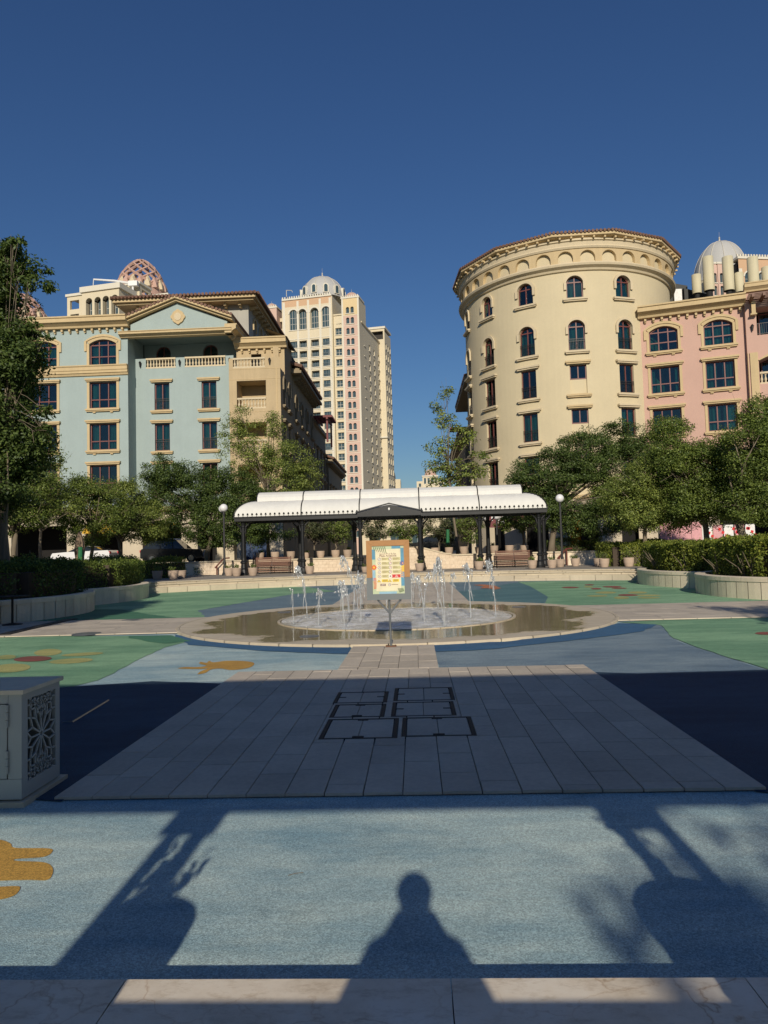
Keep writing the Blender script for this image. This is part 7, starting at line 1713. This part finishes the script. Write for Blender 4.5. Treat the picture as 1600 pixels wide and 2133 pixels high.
b = T(250, 1165, 43, .4); tree('loose olive green tree before the arcade corner', b, 3.0, L_(b, 43, (245, 1060, 50, 55, 1.3, 0), (300, 1085, 48, 50, 1.3, .3), (270, 1030, 30, 30, 1, 0)), 'leaf_light', 190, 180, .105, .5, 8, .12)
# big pair behind the left lamp
b = T(428, 1165, 47.5, ZT); tree('dense dark green tree behind the left lamp post', b, 3.4, L_(b, 47.5, (390, 1020, 85, 60, 2.4, 0), (340, 1075, 60, 55, 2.0, 0), (445, 1080, 70, 55, 2.2, 0), (520, 1060, 55, 60, 2.0, .5), (350, 990, 50, 45, 1.8, 0), (560, 1105, 55, 32, 1.5, .6), (480, 1020, 60, 55, 2.0, 0), (430, 1112, 45, 24, 1.6, 0), (330, 1105, 38, 22, 1.4, 0), (500, 1118, 55, 24, 1.5, 0)), 'leaf_dark', 560, 210, .125, .62, 9, .2, (.4, 0))
b = T(560, 1165, 50, ZS); tree('taller feathery tree rising before the sandstone balcony bay', b, 5.6, L_(b, 50, (540, 920, 60, 55, 1.8, 0), (490, 920, 35, 60, 1.2, 0), (600, 960, 55, 50, 1.8, 0), (640, 990, 45, 35, 1.4, 0), (560, 1010, 95, 45, 2.2, 0), (500, 860, 14, 22, .5, 0), (575, 880, 26, 30, .8, 0)), 'leaf_light', 230, 130, .13, .6, 10, .12)
# slim tree in the gap
b = T(952, 1100, 49, ZS); tree('slim open-crowned tree in the street gap beside the round tower', b, 6.6, L_(b, 49, (930, 820, 14, 12, .5, 0), (918, 850, 22, 16, .6, 0), (935, 880, 30, 16, .7, 0), (925, 930, 38, 18, .9, 0), (965, 910, 22, 20, .8, 0), (920, 965, 38, 18, 1, 0), (965, 985, 50, 22, 1.2, 0), (1000, 950, 24, 12, .7, 0), (925, 1002, 40, 14, 1.0, 0)), 'leaf_light', 75, 62, .20, .5, 11, .09, (-.5, 0), shell=.2)
# orange trees on the street seen under the canopy
for k, (px, lb) in enumerate(((655, 'citrus tree under the canopy left of the middle posts'), (700, 'citrus tree right of the blue shopfront'), (775, 'citrus tree behind the sign board top'), (840, 'citrus tree just right of the pediment'), (915, 'citrus tree behind the right wall pots'), (975, 'citrus tree beside the green wrapped stake'))):
    b = T(px, 1140, 50.5+k % 3, ZS); tree(lb, b, 1.3, L_(b, 50.5+k % 3, (px, 1096, 34, 26, 1.3, 0), (px+12, 1110, 28, 20, 1.0, .2)), 'leaf_mid' if k % 2 else 'leaf_olive', 55, 80, .13, .42, 20+k, .07, group='citrus trees along the street')
b = T(1090, 1140, 52, ZS); tree('pale-trunked small tree before the dark cafe front', b, 2.2, L_(b, 52, (1085, 1085, 45, 22, 1.2, 0), (1060, 1090, 30, 18, 1, 0)), 'leaf_mid', 60, 80, .14, .45, 31, .10)
# right side
b = T(1150, 1150, 46.8, ZS); tree('broad dark tree right of the canopy before the round tower', b, 3.2, L_(b, 46.8, (1150, 985, 80, 50, 2.2, 0), (1110, 1010, 55, 45, 1.8, 0), (1215, 950, 75, 55, 2.2, 0), (1200, 1030, 90, 60, 2.4, 0), (1270, 920, 55, 45, 1.8, 0), (1300, 980, 70, 65, 2.2, 0), (1240, 1085, 80, 35, 2.0, 0), (1130, 1060, 45, 45, 1.6, 0), (1160, 1085, 36, 22, 1.4, 0), (1340, 930, 45, 45, 1.6, .4), (1330, 1060, 55, 50, 1.8, .4)), 'leaf_dark', 640, 210, .125, .62, 12, .22, (.5, 0))
b = T(1345, 1160, 38, .5); tree('bright olive green tree above the right hedge corner', b, 2.6, L_(b, 38, (1300, 1040, 55, 50, 1.7, 0), (1350, 1010, 60, 55, 1.8, 0), (1400, 1060, 70, 45, 1.9, 0), (1330, 1075, 60, 30, 1.6, -.3), (1420, 985, 50, 45, 1.5, 0)), 'leaf_light', 330, 200, .105, .55, 13, .13)
b = T(1480, 1130, 36, .5); tree('dense green tree with a leaning trunk before the pink hoarding', b, 3.0, L_(b, 36, (1450, 980, 75, 60, 1.9, 0), (1400, 950, 45, 45, 1.5, .3), (1500, 1040, 80, 50, 2.0, 0), (1395, 890, 40, 28, 1.0, .5), (1440, 1050, 60, 40, 1.6, 0), (1530, 970, 60, 60, 1.6, .3)), 'leaf_mid', 450, 200, .105, .55, 14, .17, (-.3, 0))
b = T(1545, 1125, 33, .5); tree('tree with thick trunk at the right picture edge', b, 3.0, L_(b, 33, (1560, 930, 60, 65, 1.7, 0), (1600, 1000, 80, 80, 2.0, 0), (1560, 1050, 65, 45, 1.7, 0), (1585, 865, 40, 35, 1.0, 0), (1650, 940, 70, 90, 2.0, 0)), 'leaf_mid', 430, 200, .105, .55, 15, .20)

def hedge(label, pts, w, z0, z1, n, seed, mat='leaf_hedge', leaf=.088, stems=0, cat='hedge'):
    """clipped hedge along a line of (x,y) points"""
    r = np.random.default_rng(seed); o = thing('hedge', label, cat, (pts[0][0], pts[0][1], z0))
    pts = [Vector((p[0], p[1], 0)) for p in pts]; seg = [(pts[i], pts[i+1]) for i in range(len(pts)-1)]; ln = np.array([(b_-a).length for a, b_ in seg]); k = r.choice(len(seg), n, p=ln/ln.sum())
    P = np.empty((n, 3)); N = np.empty((n, 3))
    for i in range(n):
        a, b_ = seg[k[i]]; d = (b_-a).normalized(); nr = Vector((-d.y, d.x, 0)); t = r.random(); c = a.lerp(b_, t); q = r.random()
        wv = 1+.06*math.sin(c.x*2.1)+.05*math.sin(c.y*3.3)
        if q < .42: s_ = r.uniform(-w, w); z = z1*wv-abs(r.normal())*.10; nn = (0, 0, 1)
        else:
            sg_ = 1 if r.random() < .5 else -1; s_ = sg_*(w-abs(r.normal())*.10); z = r.uniform(z0, z1*wv); nn = (nr.x*sg_, nr.y*sg_, .3)
        P[i] = (c.x+nr.x*s_+r.normal()*.04, c.y+nr.y*s_+r.normal()*.04, z+r.normal()*.04); N[i] = nn
    me = leaves_mesh('foliage', P-np.array([pts[0].x, pts[0].y, z0]), N, leaf, leaf*.55, mat, .55, seed); c = bpy.data.objects.new('foliage', me); COL.objects.link(c); c.parent = o
    mb = MB(); mb.mat('soil')                                     # twiggy heart
    for a, b_ in seg:
        d = (b_-a).normalized(); nr = Vector((-d.y, d.x, 0)); iw = w*.62
        q = [a+nr*iw, a-nr*iw, b_-nr*iw, b_+nr*iw]; mb.add([(p.x, p.y, z0) for p in q]+[(p.x, p.y, z1*.86) for p in q], [(0, 1, 2, 3), (4, 5, 6, 7), (0, 1, 5, 4), (1, 2, 6, 5), (2, 3, 7, 6), (3, 0, 4, 7)])
    mb.build('twig_core', o)
    mb = MB(); mb.mat('bark')
    for i in range(stems):
        a, b_ = seg[r.integers(len(seg))]; d = (b_-a).normalized(); nr = Vector((-d.y, d.x, 0)); c = a.lerp(b_, r.random())
        if (c+nr).length < c.length: sgn = 1
        else: sgn = -1
        for q in range(6): p0 = c+nr*sgn*w*.9; p1 = p0+Vector((r.normal()*.28, r.normal()*.1, 0))+nr*sgn*.1; mb.tube([(p0.x, p0.y, z0), ((p0.x*1.3+p1.x*.7)/2, (p0.y+p1.y)/2, z0+.35), (p1.x, p1.y, z0+r.uniform(.55, .9))], [.022, .016, .006], 5)
    if stems: mb.build('stem', o)
    return o
hedge('dark shaded hedge in the nearer left planter', [(-19.5, 17.4), (-13.8, 18.0), (-11.4, 20.0), (-11.3, 22.6), (-13.5, 25.0)], .75, .5, 1.52, 28000, 41, 'leaf_dark')
hedge('shaded hedge in the farther left planter', [(-20, 25.0), (-14.5, 25.2), (-12.6, 28), (-13.0, 32), (-15, 34)], .8, .5, 1.62, 32000, 42, 'leaf_mid')
hedge('hedge behind the three left clay pots', [(-20, 39.5), (-15.5, 39.3), (-13.2, 40.6)], .7, .5, 1.55, 14000, 43)
hedge('low green planting beside the left stairs', [(-13.8, 44.6), (-12.6, 44.8)], .3, .5, .95, 2200, 48)
hedge('sunlit clipped hedge behind the right clay pots', [(10.7, 41.0), (10.9, 39.0), (12.0, 38.8), (14.8, 40)], .62, .5, 1.78, 28000, 44, stems=2)
hedge('sunlit hedge with bare stems in the farther right planter', [(11.0, 33.2), (10.9, 29.5), (11.6, 26.6), (14.5, 25.2)], .75, .5, 1.72, 46000, 45, stems=9)
hedge('sunlit hedge with pale stems in the nearer right planter', [(12.2, 26.8), (10.5, 24.4), (10.6, 21.2), (12.6, 19.4), (15, 19.0)], .70, .5, 1.72, 46000, 46, stems=12)
hedge('dark low hedge beyond the right stair', [(8.6, 48), (12, 48.3)], .5, ZS, ZS+.75, 5000, 47, 'leaf_dark')
for k, (x, y, lb) in enumerate(((-13.0, 23.8, 'young shoot sticking out of the left hedge, nearer the table'), (-13.4, 29.5, 'young shoot above the farther left hedge'))):
    b = (x, y, 1.2); tree(lb, b, .5, [(0, 0, .45, .12, .12, .3)], 'leaf_light', 8, 14, .10, .12, 60+k, .012, name='shrub', cat='shrub')

# trees outside the picture whose shade falls into it
b = (-11.6, 5.0, 0); tree('leafy tree beyond the left edge shading the left planters', b, 4.0, [(0, 0, 6.2, 2.6, 2.2, 2.4), (-1.5, .5, 9.0, 2.2, 2.0, 1.8), (.9, 0, 8.0, 1.6, 1.8, 1.6), (-2.6, 0, 4.6, 1.8, 1.8, 1.4), (1.4, 0, 6.6, 1.5, 1.6, 1.5)], 'leaf_mid', 560, 100, .26, .7, 70, .25)
b = (-16.5, 7, 0); tree('second leafy tree beyond the left edge shading the hedges', b, 4.8, [(0, 0, 7, 3.4, 2.6, 2.8), (1.5, 0, 4.6, 2.4, 2, 1.8), (-1, 0, 9.6, 2.4, 2, 1.8)], 'leaf_mid', 420, 90, .28, .75, 71, .25)
b = (-10.6, 8.6, 0); tree('third leafy tree beyond the left edge over the side walk', b, 2.6, [(-.4, 0, 3.9, 1.7, 1.8, 1.2), (-2.5, .5, 4.6, 2.0, 1.8, 1.6), (.2, 0, 5.6, 1.7, 1.6, 1.3)], 'leaf_mid', 380, 100, .25, .65, 72, .2)
for sx_, nm in ((-1, 'left'), (1, 'right')):  # unseen blocks added at both sides to cut sky light in the shade
    x0 = sx_*25.0; bb = thing('added_side_building', 'added rendered apartment block outside the '+nm+' picture edge, holding back sky light', 'building', (x0, -8, 0)); Fq = Face(x0, -26, PI/2) if sx_ < 0 else Face(x0, 10, -PI/2)
    mb = MB(); mb.mat('wall_sand'); ops = [(2+4*i, 3.4+4*i, 2+3.6*k, 4.3+3.6*k, 0) for i in range(8) for k in range(4)]; wall(mb, Fq, 0, 36, 0, 17, ops, .3); fbox(mb, Fq, 0, 36, 17, 17.5, -.5, 12); fbox(mb, Fq, 0, .02, 0, 17, 0, 12); fbox(mb, Fq, 35.98, 36, 0, 17, 0, 12); mb.build('wall', bb)
    for o_ in ops: window(bb, Fq, (o_[0]+o_[1])/2, o_[2], 1.4, 2.3, 0, 2, (), curtain=False)
    mb = MB(); mb.mat('interior'); fbox(mb, Fq, .5, 35.5, 0, 16.5, 1, 11); mb.build('interior', bb)
b = (8.2, 3.2, 0); tree('leafy tree beyond the right edge shading the green field', b, 2.9, [(-.3, 0, 3.9, 1.0, 1.2, .35), (.6, .3, 5.0, 1.9, 1.5, .4), (-.2, 0, 5.9, 1.2, 1.2, .4)], 'leaf_mid', 60, 60, .22, .5, 73, .14)

# ================================================================== ARCADE AND PHOTOGRAPHER BEHIND THE CAMERA
ar = thing('entrance_portal', 'stone portal with beam and posts behind the viewpoint', 'portal', (0, -1, 0.17))
mb = MB(); mb.mat('stone_pale'); mb.box(-9, 9, -1.2, -.9, 2.50, 4.40); mb.build('beam', ar)
mb = MB(); mb.mat('stone_pale'); mb.box(-9, 9, -4.5, -1.202, 4.25, 4.39); mb.build('roof_slab', ar)
for x0, x2 in ((-1.45, .145), (1.14, .21), (-5.2, .13), (5.0, .13)):
    mb = MB(); mb.mat('iron'); mb.box(x0, x0+.085, -1.05, -.94, .17, 2.498); mb.build('post', ar)
    mb = MB(); mb.mat('iron'); mb.box(x0+x2, x0+x2+.10, -1.05, -.94, .17, 2.498); mb.box(x0-.05, x0+.28, -1.1, -.91, 2.3, 2.497); mb.build('post', ar)
mb = MB(); mb.mat('iron'); mb.box(-6, 6, .56, .60, .895, .945); mb.build('rail', ar)
for x0 in (-3.2, 3.2): mb = MB(); mb.mat('iron'); mb.box(x0, x0+.05, .56, .6, .17, .893); mb.build('rail_post', ar)
pot(-1.22, 1.0, .17, 'clay pot with seedlings left of the viewpoint', 0, 1.0*.62, 'pots beside the viewpoint').scale = (.47, .47, 1.02); pot(1.21, 1.0, .17, 'clay pot with a shrub right of the viewpoint', None, .72, 'pots beside the viewpoint').scale = (.57, .57, 1.08)
b = (1.17, .9, .95); tree('upright shrub growing in the pot right of the viewpoint', b, .5, [(-.02, -.3, .35, .10, .1, .35), (-.04, -.5, .75, .10, .1, .2)], 'leaf_mid', 10, 9, .07, .07, 80, .02, name='shrub', twigs=False, cat='shrub')
b = (4.2, -9, 0); tree('tree behind the viewpoint casting soft leaf shade', b, 4.2, [(-1.8, 0, 5.5, 1.3, 1, .35), (-2.9, 0, 5.35, .35, .4, .3), (0, 0, 5.6, 1.6, 1.2, .6)], 'leaf_mid', 46, 34, .2, .4, 81, .12)
# the photographer
pe = thing('person', 'person in a dark robe standing at the viewpoint holding up a phone', 'person', (-.02, -.36, .17))
V = [(0, 0, .80), (0, 0, 1.0), (0, 0, 1.18), (0, .01, 1.30), (0, .02, 1.37), (0, .035, 1.45), (0, .03, 1.53),
     (-.15, 0, 1.255), (-.25, .06, 1.04), (-.10, .26, 1.22), (-.06, .30, 1.30), (.15, 0, 1.255), (.27, .06, 1.02), (.10, .26, 1.22), (.06, .30, 1.30),
     (-.09, 0, .76), (-.10, .02, .42), (-.10, 0, .07), (-.10, .12, .03), (.09, 0, .76), (.10, .02, .42), (.10, 0, .07), (.10, .12, .03)]
Eg = [(0, 1), (1, 2), (2, 3), (3, 4), (4, 5), (5, 6), (3, 7), (7, 8), (8, 9), (9, 10), (3, 11), (11, 12), (12, 13), (13, 14), (0, 15), (15, 16), (16, 17), (17, 18), (0, 19), (19, 20), (20, 21), (21, 22)]
Rd = [(.17, .12), (.16, .11), (.17, .11), (.12, .09), (.055, .055), (.075, .09), (.068, .085), (.075, .075), (.055, .055), (.036, .036), (.03, .02), (.075, .075), (.055, .055), (.036, .036), (.03, .02), (.10, .10), (.07, .07), (.05, .05), (.035, .03), (.10, .10), (.07, .07), (.05, .05), (.035, .03)]
me = bpy.data.meshes.new('body'); me.from_pydata(V, Eg, []); me.materials.append(MT['robe']); bo = bpy.data.objects.new('body', me); COL.objects.link(bo); bo.parent = pe
md = bo.modifiers.new('skin', 'SKIN'); 
for i, sv in enumerate(me.skin_vertices[0].data): sv.radius = Rd[i]; sv.use_root = (i == 0)
bo.modifiers.new('sub', 'SUBSURF').levels = 2; bo.modifiers['sub'].render_levels = 2
mb = MB(); mb.mat('robe'); mb.ball((0, .02, 1.495), .085, 16, 12, (1, 1.1, 1.0)); local(pe, mb, 'hair', True)
mb = MB(); mb.mat('robe'); mb.lathe([(.27, .10), (.22, .6), (.185, .95), (.19, 1.12), (.15, 1.25)], 20); local(pe, mb, 'robe', True)
for s_ in (-1, 1):
    mb = MB(); mb.mat('skin_tone')
    for k in range(4): mb.tube([(s_*(.065), .29, 1.32+.018*k), (s_*(.05), .315, 1.325+.018*k), (s_*(.035), .312, 1.33+.017*k)], [.009, .0085, .007], 6)
    mb.tube([(s_*.062, .285, 1.315), (s_*.045, .275, 1.345), (s_*.035, .285, 1.36)], [.011, .010, .008], 6); local(pe, mb, 'hand', True)
